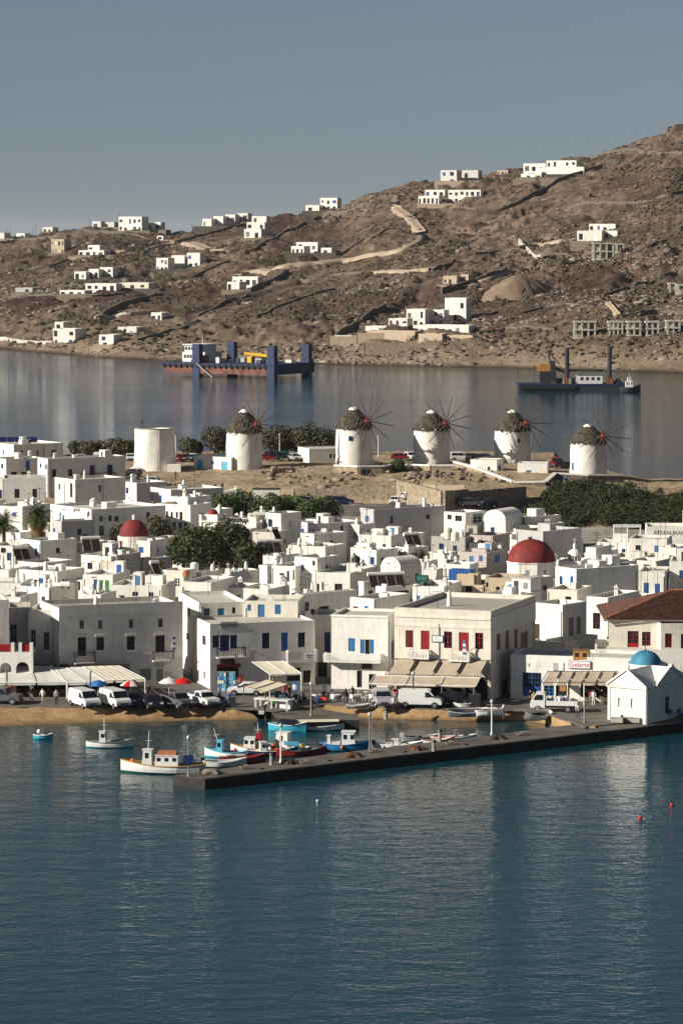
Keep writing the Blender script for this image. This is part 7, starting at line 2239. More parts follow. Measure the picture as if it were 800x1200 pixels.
boat('large white wooden fishing boat with ochre stripe and red roof cargo', 193, 906, 174, 8.0, 2.5, .85, 'hull_white', 'hull_green', 'hull_ochre', 'hull_green', cabin=[(-1.4, .9, 1.5, .75, 1.0, 'hull_white', 3), (1.2, 2.2, 1.0, .75, 1.5, 'hull_white', 1)], mast=(1.7, 3.4, -.2),
     extras=[('box', -1.2, .6, -.55, .55, 1.83, 2.15, 'terracotta', 'net_pile'), ('ball', -2.4, 0, 1.35, .32, 'orange_plastic', 'buoy'), ('ball', 3.1, .3, 1.2, .22, 'orange_plastic', 'buoy'), ('ball', .8, -.3, 1.5, .25, 'orange_plastic', 'life_ring'), ('tube', (-3.2, -.4, .8), (-2.2, -.6, 1.9), .04, 'spar_wood', 'pole')], fend=4)
boat('white fishing boat with pale blue wheelhouse moored off the beach', 128, 876, -4, 4.7, 1.7, .62, 'hull_white', 'hull_cyan', 'wood', 'hull_cyan', cabin=[(-1.0, -.3, .75, .5, 1.1, 'hull_white', 1)], mast=(-.5, 2.5, .0), extras=[('tube', (-2.2, 0, .7), (-1.5, 0, 1.15), .05, 'spar_wood', 'tiller')])
boat('small turquoise rowing boat moored off the beach', 50, 866, -5, 1.95, .95, .42, 'hull_cyan', 'hull_cyan', 'hull_white', 'hull_white', name='rowing_boat', extras=[('ball', -.35, 0, .75, .26, 'tank_white', 'covered_motor'), ('box', .1, .3, -.35, .35, .22, .27, 'wood', 'thwart')], deck=False)
boat('blue fishing boat with white wheelhouse and orange fender by the jetty', 403, 880, -6, 4.9, 1.9, .75, 'hull_blue', 'hull_brown', 'light_blue_paint', 'hull_white', cabin=[(-.2, 1.2, 1.3, .6, 1.35, 'hull_white', 2), (-1.7, -1.3, .8, .6, .9, 'hull_white', 0)], extras=[('ball', -.1, -1.0, .5, .2, 'orange_plastic', 'buoy'), ('box', -1.2, -.4, -.6, .5, .6, .95, 'tank_white', 'crate')])
boat('dark red open boat tied up along the jetty', 283, 895, 12, 4.4, 1.5, .62, 'hull_red', 'hull_red', 'hull_red', 'hull_brown', extras=[('box', -1.4, -.6, -.4, .4, .5, .8, 'hull_brown', 'engine_box')], deck=False)
boat('dark red boat with pale blue canopy next to the blue fishing boat', 352, 886, 14, 5.0, 1.6, .62, 'hull_red', 'hull_red', 'hull_red', 'hull_cyan', extras=[('sheet', [(-1.8, -.8, 1.3), (-.2, -.9, 1.1), (.0, .9, 1.3), (-1.6, .8, 1.45)], 'cyan_paint', 'canopy'), ('tube', (-1.0, 0, .4), (-1.0, 0, 1.3), .04, 'spar_wood', 'pole')])
boat('black and white boat lying between the large boat and the jetty', 262, 899, 8, 4.2, 1.5, .6, 'hull_white', 'hull_navy', 'hull_white', 'hull_navy', extras=[('motor', -1.9, 'tank_black')], deck=False)
boat('white boat with sky blue wheelhouse and raked mast', 265, 888, 165, 4.2, 1.5, .65, 'hull_white', 'hull_cyan', 'hull_cyan', 'hull_cyan', cabin=[(.3, 1.0, .85, .5, 1.2, 'cyan_paint', 1)], mast=(.5, 2.4, .8), extras=[('ball', -1.0, .2, .85, .18, 'red_plastic', 'buoy')])
boat('white boat with red funnel and wheelhouse in the middle of the harbour', 301, 884, 170, 5.0, 1.7, .68, 'hull_white', 'hull_red', 'hull_ochre', 'hull_brown', cabin=[(.1, 1.3, 1.2, .55, 1.1, 'hull_white', 2), (-.5, .1, .8, 1.4, .7, 'red_paint', 0)], mast=(-.1, 2.7, 0), extras=[('ball', -1.6, -.3, .9, .2, 'orange_plastic', 'buoy'), ('box', -2.0, -1.2, -.4, .4, .6, .9, 'wood', 'net_pile')])
boat('navy boat with orange nets and white bow rail', 318, 886, 10, 4.8, 1.6, .6, 'hull_navy', 'hull_navy', 'hull_white', 'hull_white', cabin=[(-1.2, -.5, .9, .5, .9, 'hull_white', 1)], extras=[('box', .0, 1.1, -.5, .5, .5, .78, 'orange_plastic', 'net_pile'), ('ball', -.2, -.4, .8, .2, 'tank_white', 'buoy')])
boat('white boat with tall white cabin beside the lamp post on the jetty', 337, 883, 160, 4.6, 1.6, .65, 'hull_white', 'hull_navy', 'hull_white', 'hull_white', cabin=[(-.2, 1.2, 1.2, .5, 1.6, 'hull_white', 1)], extras=[('ball', -1.3, -.4, .8, .22, 'yellow_paint', 'buoy')])
boat('white motor boat with black outboard and small windscreen', 466, 879, -2, 4.7, 1.75, .62, 'hull_white', 'hull_white', 'hull_white', 'hull_white', name='motor_boat', cabin=[(-.6, .1, .9, .5, .55, 'hull_white', 0)], extras=[('motor', -2.3, 'tank_black'), ('box', .2, .9, -.35, .35, .56, .7, 'awning_cream', 'cushion'), ('tube', (-.9, -.6, .5), (-.9, -.6, 1.5), .03, 'metal_grey', 'rail')], fend=2)
boat('grey inflatable dinghy behind the white motor boat', 492, 869, 6, 3.6, 1.5, .5, 'metal_grey', 'metal_grey', 'metal_grey', 'metal_dark', name='dinghy', extras=[('motor', -1.7, 'tank_white')], deck=False)
boat('long white open boat with grey console next to the jetty', 530, 869, 5, 4.6, 1.6, .5, 'hull_white', 'hull_white', 'hull_white', 'hull_white', name='motor_boat', extras=[('box', .2, .6, -.3, .3, .45, 1.2, 'metal_grey', 'console'), ('box', -1.6, -1.0, -.5, .5, .45, .6, 'red_plastic', 'cushion')])
boat('small white dinghy with red trim by the lamp stub', 512, 872, 8, 3.4, 1.4, .5, 'hull_white', 'hull_red', 'red_paint', 'hull_white', name='dinghy', deck=False, extras=[('motor', -1.6, 'metal_dark')])
boat('turquoise boat under a dark tarpaulin at the quay wall', 336, 857, -20, 4.0, 1.6, .7, 'hull_cyan', 'hull_cyan', 'hull_white', 'hull_cyan', extras=[('sheet', [(-.8, -.8, .9), (1.2, -.7, .8), (1.0, .8, 1.1), (-.8, .8, 1.2)], 'tank_black', 'tarpaulin')])
boat('white boat with flat cream canopy lying under the quay', 372, 856, -2, 5.2, 1.7, .5, 'hull_white', 'hull_navy', 'hull_white', 'hull_navy', extras=[('sheet', [(-2.3, -.8, .95), (2.3, -.7, 1.05), (2.2, .7, 1.1), (-2.2, .8, 1.0)], 'awning_cream', 'canopy')])
BE = 'boats drawn up on the sand'
boat('grey upturned boat lying on the sand before the cafe', 547, 838.5, 12, 4.2, 1.5, .55, 'metal_grey', 'concrete_pale', 'tank_white', 'metal_dark', z=.75, group=BE, name='rowing_boat', deck=False, roll=.2)
boat('white boat with torn cover lying on the sand before the cafe', 574, 838.5, 20, 3.2, 1.3, .5, 'hull_white', 'hull_white', 'hull_white', 'metal_dark', z=.75, group=BE, name='rowing_boat', roll=-.15, extras=[('sheet', [(-1, -.5, .7), (.9, -.4, .6), (.8, .4, .9), (-.8, .5, .8)], 'tank_white', 'cover')])
boat('white rowing boat with dark interior tilted on the sand by the loaded truck', 629, 842, 215, 3.4, 1.5, .62, 'hull_white', 'hull_white', 'hull_white', 'dark_inside', z=.75, group=BE, name='rowing_boat', deck=False, roll=-.35)
boat('white dinghy on the road edge before the dark cafe front', 544, 829, -5, 2.4, 1.1, .45, 'hull_white', 'hull_white', 'hull_white', 'metal_grey', z=1.15, group=BE, name='dinghy', deck=False)
boat('small grey dinghy on the sand near the quay', 419, 830, 0, 2.4, 1.0, .35, 'metal_grey', 'tank_white', 'tank_white', 'metal_grey', z=1.05, group=BE, name='dinghy', deck=False)
for i, (px, py, m, lab) in enumerate(((750, 960, 'red_plastic', 'red round buoy floating in open water'), (787, 945, 'red_plastic', 'red round buoy floating closer to the jetty'), (372, 940, 'tank_white', 'small white buoy floating off the jetty'))):
    p = pz(px, py, .0)
    root = empty('mooring_buoy', tuple(p), lab, 'buoy', 'floating buoys', world=False)
    b = MB(); b.ball((0, 0, .10), .19 if i < 2 else .14, 12, 8); b.build('float', m, root, smooth=True)
    b = MB(); b.tube((0, 0, .3), (0, 0, .5), .03, .03, 6); b.build('ring', 'metal_dark', root)

# ================================================================== people
def skin_mesh(J, E):
    me = bpy.data.meshes.new('figure')
    names = list(J)
    me.from_pydata([J[k][:3] for k in names], [(names.index(a), names.index(c)) for a, c in E], [])
    ob = bpy.data.objects.new('figure', me); COL.objects.link(ob)
    md = ob.modifiers.new('s', 'SKIN')
    sv = me.skin_vertices[0].data
    for i, k in enumerate(names):
        r_ = J[k][3]; sv[i].radius = (r_, r_ * (J[k][4] if len(J[k]) > 4 else 1)); sv[i].use_root = (k == 'pelvis')
    ob.modifiers.new('b', 'SUBSURF').levels = 1
    bpy.context.view_layer.update()
    out = bpy.data.meshes.new_from_object(ob.evaluated_get(bpy.context.evaluated_depsgraph_get()))
    bpy.data.objects.remove(ob)
    return out
EDG = [('pelvis', 'belly'), ('belly', 'chest'), ('chest', 'neck'), ('neck', 'head'), ('head', 'crown'), ('chest', 'shl'), ('shl', 'ell'), ('ell', 'hal'), ('hal', 'fil'), ('chest', 'shr'), ('shr', 'elr'), ('elr', 'har'), ('har', 'fir'), ('pelvis', 'hil'), ('hil', 'knl'), ('knl', 'anl'), ('anl', 'tol'), ('pelvis', 'hir'), ('hir', 'knr'), ('knr', 'anr'), ('anr', 'tor')]
def pose(kind):
    J = {'pelvis': (0, 0, .95, .14, .8), 'belly': (0, 0, 1.10, .135, .75), 'chest': (0, 0, 1.33, .16, .75), 'neck': (0, 0, 1.50, .06), 'head': (0, -.02, 1.62, .10, 1.1), 'crown': (0, -.01, 1.72, .08),
         'shl': (.19, 0, 1.42, .065), 'ell': (.25, .02, 1.14, .045), 'hal': (.25, -.06, .90, .035), 'fil': (.24, -.09, .80, .025), 'shr': (-.19, 0, 1.42, .065), 'elr': (-.25, .02, 1.14, .045), 'har': (-.25, -.06, .90, .035), 'fir': (-.24, -.09, .80, .025),
         'hil': (.10, 0, .86, .09), 'knl': (.11, -.01, .48, .065), 'anl': (.11, .02, .08, .045), 'tol': (.12, -.16, .04, .04), 'hir': (-.10, 0, .86, .09), 'knr': (-.11, -.01, .48, .065), 'anr': (-.11, .02, .08, .045), 'tor': (-.12, -.16, .04, .04)}
    if kind == 'walk':
        J.update({'knl': (.11, -.16, .49, .065), 'anl': (.11, -.22, .09, .045), 'tol': (.12, -.38, .06, .04), 'knr': (-.11, .06, .48, .065), 'anr': (-.11, .30, .14, .045), 'tor': (-.12, .18, .05, .04), 'ell': (.25, .14, 1.15, .045), 'hal': (.24, .12, .92, .035), 'fil': (.24, .10, .82, .025), 'elr': (-.25, -.10, 1.15, .045), 'har': (-.24, -.26, .98, .035), 'fir': (-.23, -.33, .92, .025)})
    if kind == 'sit':
        dz = -.47
        for k in list(J):
            v = J[k]
            if k in ('knl', 'knr'): J[k] = (v[0], -.42, .50, v[3])
            elif k in ('anl', 'anr'): J[k] = (v[0], -.44, .08, v[3])
            elif k in ('tol', 'tor'): J[k] = (v[0], -.62, .04, v[3])
            elif k in ('hil', 'hir'): J[k] = (v[0], -.06, .52, v[3])
            else: J[k] = (v[0], v[1], v[2] + dz + (.03 if k == 'pelvis' else 0), *v[3:])
        J['hal'] = (.17, -.28, .68, .035); J['fil'] = (.14, -.38, .62, .025); J['har'] = (-.17, -.28, .68, .035); J['fir'] = (-.14, -.38, .62, .025); J['ell'] = (.24, -.04, .72, .045); J['elr'] = (-.24, -.04, .72, .045)
    if kind == 'bend':
        J.update({'belly': (0, -.12, 1.08, .135, .75), 'chest': (0, -.36, 1.18, .16, .75), 'neck': (0, -.52, 1.24, .06), 'head': (0, -.64, 1.26, .10, 1.1), 'crown': (0, -.73, 1.24, .08), 'shl': (.19, -.42, 1.18, .065), 'ell': (.22, -.48, .92, .045), 'hal': (.16, -.55, .72, .035), 'fil': (.15, -.58, .64, .025), 'shr': (-.19, -.42, 1.18, .065), 'elr': (-.22, -.48, .92, .045), 'har': (-.16, -.55, .72, .035), 'fir': (-.15, -.58, .64, .025)})
    me = skin_mesh(J, EDG)
    for m_ in ('skin', 'shirt_white', 'jeans', 'hair'): me.materials.append(MATS[m_])
    hd = Vector(J['head'][:3]); el = [Vector(J['ell'][:3]), Vector(J['elr'][:3])]; hn = [Vector(J['hal'][:3]), Vector(J['har'][:3])]
    pv = Vector(J['pelvis'][:3])
    for p_ in me.polygons:
        c = p_.center
        i = 1
        if (c - hd).length < .19 or (c - Vector(J['crown'][:3])).length < .13:
            i = 3 if (c.z > hd.z + .05 or (kind != 'bend' and c.y > hd.y + .03)) else 0
        elif (c - Vector(J['neck'][:3])).length < .07: i = 0
        elif any((c - h_).length < .16 for h_ in hn): i = 0
        elif c.z < pv.z - .02 and abs(c.x) < .2: i = 2
        if c.z < .06: i = 3
        p_.material_index = i
        p_.use_smooth = True
    return me
POSES = {k: pose(k) for k in ('stand', 'walk', 'sit', 'bend')}
def person(label, px, py, z, deg, kind='stand', shirt='shirt_white', legs='jeans', Y=None, group='people along the water front', hair='hair', s=1.0):
    if Y is not None:
        X = (px - 400) / F * Y; zz = (g1(X, Y) + .03) if z is None else z; p = Vector((X, Y, zz))
    else: p = pz(px, py, z)
    o = bpy.data.objects.new('person', POSES[kind]); COL.objects.link(o)
    o.location = p; o.rotation_euler = (0, 0, R(deg + 90)); o.scale = (s, s, s)
    for i, m_ in ((1, shirt), (2, legs), (3, hair)):
        o.material_slots[i].link = 'OBJECT'; o.material_slots[i].material = MATS[m_]
    tag(o, label, 'person', group)
PE = [
    ('person in white shirt and dark trousers standing under the large white awning', 66, 826, -60, 'stand', 'shirt_white', 'trousers_dark'),
    ('person in white top and shorts walking under the white awnings', 50, 825, -120, 'walk', 'shirt_white', 'shorts_tan'),
    ('person in red top near the grey car', 13, 820, -60, 'stand', 'shirt_red', 'jeans'),
    ('person in dark shirt walking under the white awnings', 37, 823, -90, 'walk', 'shirt_black', 'shorts_tan'),
    ('person in dark clothes standing by the post of the ribbed awning', 174, 820, -80, 'stand', 'shirt_black', 'jeans'),
    ('person in blue shirt beside the postcard racks', 257, 827, -30, 'stand', 'shirt_blue', 'jeans'),
    ('person in dark blue clothes next to the postcard racks', 268, 829, -90, 'stand', 'shirt_blue', 'trousers_dark'),
    ('person bending over beneath the fish counter', 310, 836, -20, 'bend', 'shirt_white', 'trousers_dark'),
    ('person in red shirt behind the fish counter', 333, 820, -90, 'stand', 'shirt_red', 'jeans'),
    ('person in white shirt behind the fish stall', 345, 818, -120, 'stand', 'shirt_white', 'jeans'),
    ('person in black behind the fish stall', 339, 821, -60, 'stand', 'shirt_black', 'jeans'),
    ('person in white shirt and helmet on the quay by the red scooter', 380, 819, -100, 'stand', 'shirt_white', 'trousers_dark'),
    ('person in blue shirt walking past the lamp on the quay', 372, 831, -90, 'walk', 'shirt_blue', 'jeans'),
    ('person in black standing before the balustrade house, taller of two', 405, 825, 90, 'stand', 'shirt_black', 'trousers_dark'),
    ('person in black standing before the balustrade house, shorter of two', 413, 822, 90, 'stand', 'shirt_black', 'trousers_dark'),
    ('person in white shirt by the silver car', 461, 834, -90, 'stand', 'shirt_white', 'trousers_dark'),
    ('person in sand-coloured top standing under the cafe awning', 543, 822, -60, 'stand', 'shirt_sand', 'shorts_tan'),
    ('person in red top sitting under the cafe awning', 462, 818, -60, 'sit', 'shirt_red', 'jeans'),
    ('person in white top and jeans walking away on the paving before the chapel', 677, 843, 90, 'walk', 'shirt_white', 'jeans'),
    ('person in pink top standing at the dark shop front', 692, 826, -60, 'stand', 'shirt_red', 'shorts_tan'),
    ('person in white dress standing at the dark shop front', 695, 827, -100, 'stand', 'shirt_white', 'shirt_white'),
    ('person in dark top standing by the chapel-side shop front', 705, 826, -80, 'stand', 'shirt_black', 'shorts_tan'),
    ('person with light hair by the loaded truck', 625, 829, -90, 'stand', 'shirt_sand', 'jeans'),
    ('person in dark clothes by the blue shop door', 621, 827, -60, 'walk', 'shirt_black', 'trousers_dark'),
    ('person in dark top by the souvenir stall', 320, 812, -90, 'stand', 'shirt_black', 'jeans'),
    ('person in red top at the shop under the inn balcony', 282, 808, -90, 'stand', 'shirt_red', 'jeans'),
]
for lab, px, py, dg, kd, sh, lg in PE:
    person(lab, px, py, 1.16, dg, kd, sh, lg)
for i, (px, py) in enumerate(((769, 840.5), (779, 839.5), (785, 839), (795, 838))):
    person(['person in dark blue sitting beside the chapel door', 'person in black sitting left of the chapel door', 'person in sand-coloured top sitting on the chapel bench', 'person in blue sitting at the far end of the chapel wall'][i], px, py, 1.1, -60, 'sit', ['shirt_blue', 'shirt_black', 'shirt_sand', 'shirt_blue'][i], 'jeans', group='people seated by the chapel')
rp = random.Random(5)
for i in range(18):
    person('tourist standing among the white cafe tables below the roofless tower', 189 + i * 4.2 + rp.uniform(-1, 1), 0, None, rp.uniform(0, 360), rp.choice(['stand', 'walk', 'sit', 'stand']), rp.choice(['shirt_white', 'shirt_black', 'shirt_blue', 'shirt_black', 'shirt_sand']), rp.choice(['jeans', 'trousers_dark']), Y=601 + rp.uniform(-3, 4), group='crowd of tourists below the roofless tower')
person('lone person walking on the sandy slope below the roofless tower', 205, 0, None, 40, 'walk', 'shirt_black', 'trousers_dark', Y=618, group=None)
person('person standing beside the raised dump truck', 250, 0, None, 0, 'stand', 'shirt_black', 'jeans', Y=600, group=None)
person('person in pale blue on the path below the end windmill\'s terrace', 662, 0, None, -90, 'walk', 'shirt_blue', 'shirt_white', Y=603, group=None)

# ================================================================== furniture of the water front
def lamp_post(label, px, ytop, ybase, z, style='globe', box=None, m='metal_grey'):
    p = pz(px, ybase, z); top = pd(px, ytop, p.y).z
    root = empty('lamp_post', tuple(p), label, 'lamp post', 'lamp posts by the water')
    b = MB(); b.tube((p.x, p.y, z - .05), (p.x, p.y, top - .35), .09, .07, 8); b.tube((p.x, p.y, z - .05), (p.x, p.y, z + .35), .15, .12, 8); b.build('pole', m, root)
    b = MB(); b.lathe((p.x, p.y, top - .42), [(.05, 0), (.16, .06), (.19, .28), (.10, .40), (.01, .46)], 10); b.build('lantern', 'lamp_white', root, smooth=True)
    if box:
        b = MB(); b.box(p.x - .5, p.x + .45, p.y - .22, p.y - .1, pd(px, box[1], p.y).z, pd(px, box[0], p.y).z); b.build('banner', 'navy_paint', root)
lamp_post('pale lamp post with a dark banner at the end of the jetty', 221, 862, 910, .95, box=(885, 895.5))
lamp_post('slim white lamp post on the jetty beside the crowded boats', 329, 848, 894, .95, m='white_paint')
lamp_post('lamp post on the jetty beside the white motor boat', 433, 835, 880, .95)
lamp_post('pale lamp post on the jetty opposite the beached boats', 576, 820, 862, .95, m='white_paint')
lamp_post('lamp post on the quay beside the scooters', 364.5, 799, 839, 1.0, m='concrete')
lamp_post('lamp post standing in front of the ribbed awning', 106, 785, 829, 1.1, m='metal_dark')
lamp_post('dark lamp post behind the side-on white van', 484, 787, 829, 1.1, m='metal_dark')
lamp_post('grey lamp post on the paving by the harbour chapel', 684.5, 818, 848.5, 1.0, m='concrete')
lamp_post('thin pole with small lamp beside the beached boats', 590, 826, 842, .9, m='metal_dark')
lamp_post('slender lamp post among the parked cars by the tamarisks', 327.5, 508, 536, 7.0, m='white_paint')
lamp_post('slender lamp post beside the roofless tower', 206, 510, 545, 6.8, m='white_paint')
lamp_post('short white lamp post near the mill with small blue windows', 443, 510, 535, 7.2, m='white_paint')
for i, (px, py, lab) in enumerate(((508, 881, 'stone mooring post with grey cap near the middle of the jetty'), (515, 869, 'short concrete mooring post beside the white dinghies'), (452, 843, 'concrete mooring post at the sand edge'), (318, 896.5, 'low iron bollard opposite the navy boat'))):
    p = pz(px, py, .95)
    root = empty('mooring_post', tuple(p), lab, 'bollard', world=False)
    b = MB(); b.lathe((0, 0, 0), [(.24, 0), (.2, .12), (.17, .9), (.2, .95)], 10); b.build('post', 'concrete', root)
    b = MB(); b.lathe((0, 0, .95), [(.2, 0), (.26, .06), (.2, .22), (.01, .26)], 10); b.build('cap', 'metal_dark', root)
def parasol(label, px, py, m1, m2, r=1.15, ztop=2.45, z=1.15):
    p = pz(px, py, z); root = empty('beach_parasol', tuple(p), label, 'parasol', 'parasols by the parked vans', world=False)
    b = MB(); b.tube((0, 0, 0), (0, 0, ztop + .1), .035, .03, 6); b.build('pole', 'white_paint', root)
    for k in range(8):
        b = MB(); a0, a1 = k * math.pi / 4, (k + 1) * math.pi / 4
        prof = [(.03, ztop), (r * .55, ztop - .2), (r, ztop - .58)]
        b.lathe((0, 0, 0), prof, 3, a0, a1); b.build('canopy_segment', m1 if k % 2 else m2, root)
parasol('blue parasol between the two white vans', 115, 823, 'light_blue_paint', 'blue_paint')
parasol('red and white parasol right of the open white van', 153, 823, 'red_plastic', 'tank_white')
parasol('pure red parasol behind the white pickup', 214, 820, 'red_plastic', 'red_plastic')
parasol('faded white parasol behind the grey pickup', 198, 820, 'tank_white', 'tank_white')
# cafe tables and chairs
CH = None
def chair_proto():
    root = bpy.data.objects.new('cafe_chair', None); root['_w'] = 0
    parts = []
    def pt(nm, f_):
        b = MB(); f_(b); o = b.build(nm, 'white_paint'); COL.objects.unlink(o); parts.append(o)
    pt('seat', lambda b: b.box(-.22, .22, -.22, .22, .43, .47))
    pt('backrest', lambda b: b.box(-.22, .22, .18, .22, .50, .88))
    for x in (-.19, .19):
        for y in (-.19, .19):
            pt('leg', lambda b, x=x, y=y: b.box(x - .02, x + .02, y - .02, y + .02, 0, .43))
    return parts
CHP = chair_proto()
def chair(label, p, a, group, m=None):
    r = bpy.data.objects.new('cafe_chair', None); COL.objects.link(r); r.location = p; r.rotation_euler = (0, 0, a); r['_w'] = 0
    tag(r, label, 'chair', group)
    for q in CHP:
        c = q.copy(); COL.objects.link(c); c.parent = r
        if m: c.material_slots[0].link = 'OBJECT'; c.material_slots[0].material = MATS[m]
def table(label, p, group, m='white_paint'):
    r = empty('cafe_table', tuple(p), label, 'table', group, world=False)
    b = MB(); b.lathe((0, 0, 0), [(.4, .71), (.4, .74), (.01, .74)], 12); b.build('top', m, r)
    b = MB(); b.tube((0, 0, 0), (0, 0, .71), .04, .04, 6); b.lathe((0, 0, 0), [(.24, 0), (.24, .03), (.01, .05)], 10); b.build('pedestal', 'metal_dark', r)
for i in range(7):
    p = pz(372 + i * 11.5, 822 - (i % 2) * 3.5, 1.16)
    table('white round cafe table before the balustrade house and the cafe awnings', p, 'cafe tables on the water front')
    for k in range(3):
        a = k * 2.1 + i; chair('white cafe chair at a table before the balustrade house', (p.x + .75 * math.cos(a), p.y + .75 * math.sin(a), 1.16), a - math.pi / 2, 'cafe chairs on the water front')
for i in range(5):
    p = pz(470 + i * 19, 816, 1.2)
    table('cafe table in the shade under the brown awnings', p, 'tables under the brown awnings')
    for k in range(2):
        a = k * 3.1 + i * .7; chair('white cafe chair in the shade under the brown awnings', (p.x + .75 * math.cos(a), p.y + .75 * math.sin(a), 1.2), a - math.pi / 2, 'chairs under the brown awnings')
for i in range(5):
    p = pz(22 + i * 27, 816, 1.18)
    table('cafe table in the shade under the white awnings', p, 'tables under the white awnings', 'wood')
    for k in range(2):
        a = k * 3.1 + i * .7; chair('dark cafe chair in the shade under the white awnings', (p.x + .75 * math.cos(a), p.y + .75 * math.sin(a), 1.18), a - math.pi / 2, 'chairs under the white awnings', 'wood')
for i in range(4):
    p = pz(766 + i * 9, 842.5 - i * .7, 1.1); chair('blue chair standing along the shaded chapel wall', tuple(p), .6 + math.pi, 'blue chairs by the chapel', 'blue_paint')
for i in range(12):
    X = (194 + i * 6 - 400) / F * 600; Yy = 598 + (i % 3) * 1.6; z = g1(X, Yy)
    b = MB(); b.lathe((0, 0, 0), [(.32, 0), (.3, .3), (.36, .75), (.3, .9), (.01, .95)], 10); o = b.build('cafe_stool', 'white_paint'); o.location = (X, Yy, z); tag(o, 'white plastered seat block on the cafe terrace below the roofless tower', 'seat', 'white seats on the upper cafe terrace')
# postcard racks by the inn
for i, (px, m) in enumerate(((260, 'shirt_blue'), (271, 'tank_white'), (262, 'light_blue_paint'))):
    p = pz(px, 812 + (14 if i == 2 else 0), 1.15)
    root = empty('postcard_rack', tuple(p), ['tall blue-patterned cloth rack at the inn shop', 'white postcard rack at the inn shop', 'low blue rack by the kerb before the inn shop'][i], 'rack', rz=-.2, world=False)
    hh = 2.4 if i < 2 else 1.0
    b = MB(); b.box(-.5, .5, -.06, .06, .1, hh); b.build('board', 'metal_grey', root)
    for r_ in range(5 if i < 2 else 2):
        for c_ in range(4):
            b = MB(); x = -.46 + c_ * .24; z = .2 + r_ * (hh - .3) / (5 if i < 2 else 2); b.box(x, x + .2, -.085, -.062, z, z + (hh - .3) / (5 if i < 2 else 2) * .8); b.build('card', rnd.choice([m, 'tank_white', 'shirt_blue', 'cyan_paint']), root)
# bins and crates around
for i, (px, py, m, lab) in enumerate(((273, 829, 'metal_dark', 'dark litter bin beside the postcard racks'), (556, 829, 'metal_dark', 'large dark bin by the beached dinghy'), (532, 816, 'yellow_paint', 'yellow display box under the brown awning'), (302, 806, 'red_plastic', 'red drinks cooler under the cream canopy'), (346, 812, 'light_blue_paint', 'light blue menu board behind the fish stall'), (306, 837, 'tank_white', 'white foam box on the sand by the fish stall'))):
    p = pz(px, py, 1.15)
    root = empty(['litter_bin', 'litter_bin', 'display_box', 'drinks_cooler', 'menu_board', 'foam_box'][i], tuple(p), lab, ['bin', 'bin', 'box', 'cooler', 'board', 'box'][i], world=False)
    s_ = [(.3, .3, 1.0), (.6, .45, 1.35), (.35, .3, .9), (.35, .3, 1.6), (.45, .06, 1.1), (.3, .2, .25)][i]
    b = MB(); b.taper((0, 0), s_[0] * .92, s_[1] * .92, 0, s_[2], 1.09); b.build('body', m, root)
    b = MB(); b.taper((0, 0), s_[0] * 1.06, s_[1] * 1.06, s_[2] + .003, s_[2] + .07, .95); b.build('lid', m, root)
for i in range(16):
    p = pz(rp.uniform(312, 352), rp.uniform(817, 829), 1.12)
    root = empty('fish_crate', tuple(p), 'small plastic crate on the ground around the fish stall', 'crate', 'crates around the fish stall', rz=rp.uniform(0, 3), world=False)
    b = MB(); b.box(-.3, .3, -.2, .2, 0, .05); b.box(-.3, .3, -.2, -.17, .05, .28); b.box(-.3, .3, .17, .2, .05, .28); b.box(-.3, -.27, -.17, .17, .05, .28); b.box(.27, .3, -.17, .17, .05, .28)
    b.build('crate_body', rp.choice(['red_plastic', 'light_blue_paint', 'tank_white', 'green_paint', 'orange_plastic']), root)
# flags on the two houses
for key, px, y0, y1 in (('B', 201, 745, 761), ('F', 547, 750, 766)):
    h = HOUSES[key]; p = face_pt(h, 'L', px, y0, 1.0); q = face_pt(h, 'L', px, y1, 1.0); w0 = face_pt(h, 'L', px, y1 - 2, .05)
    root = empty('flag', tuple(w0), 'blue and white striped flag hanging on the %s' % ('long grey-white house' if key == 'B' else 'house with red shutters'), 'flag', 'flags on the house fronts')
    b = MB(); b.tube(w0, p + up * .1, .025, .02, 5); b.build('flagpole', 'white_paint', root)
    for i in range(5):
        b = MB(); z0 = q.z + (p.z - q.z) * i / 5; z1 = q.z + (p.z - q.z) * (i + 1) / 5; e = face_frame(h, 'L')[1]; wv = Vector((0, .06 * math.sin(i), 0))
        b.obox(Vector((p.x, p.y, z0)) + wv - e * .16, e * .32, (0, .02, 0), (0, 0, z1 - z0)); b.build('stripe', 'shirt_blue' if i % 2 == 0 else 'white_paint', root)

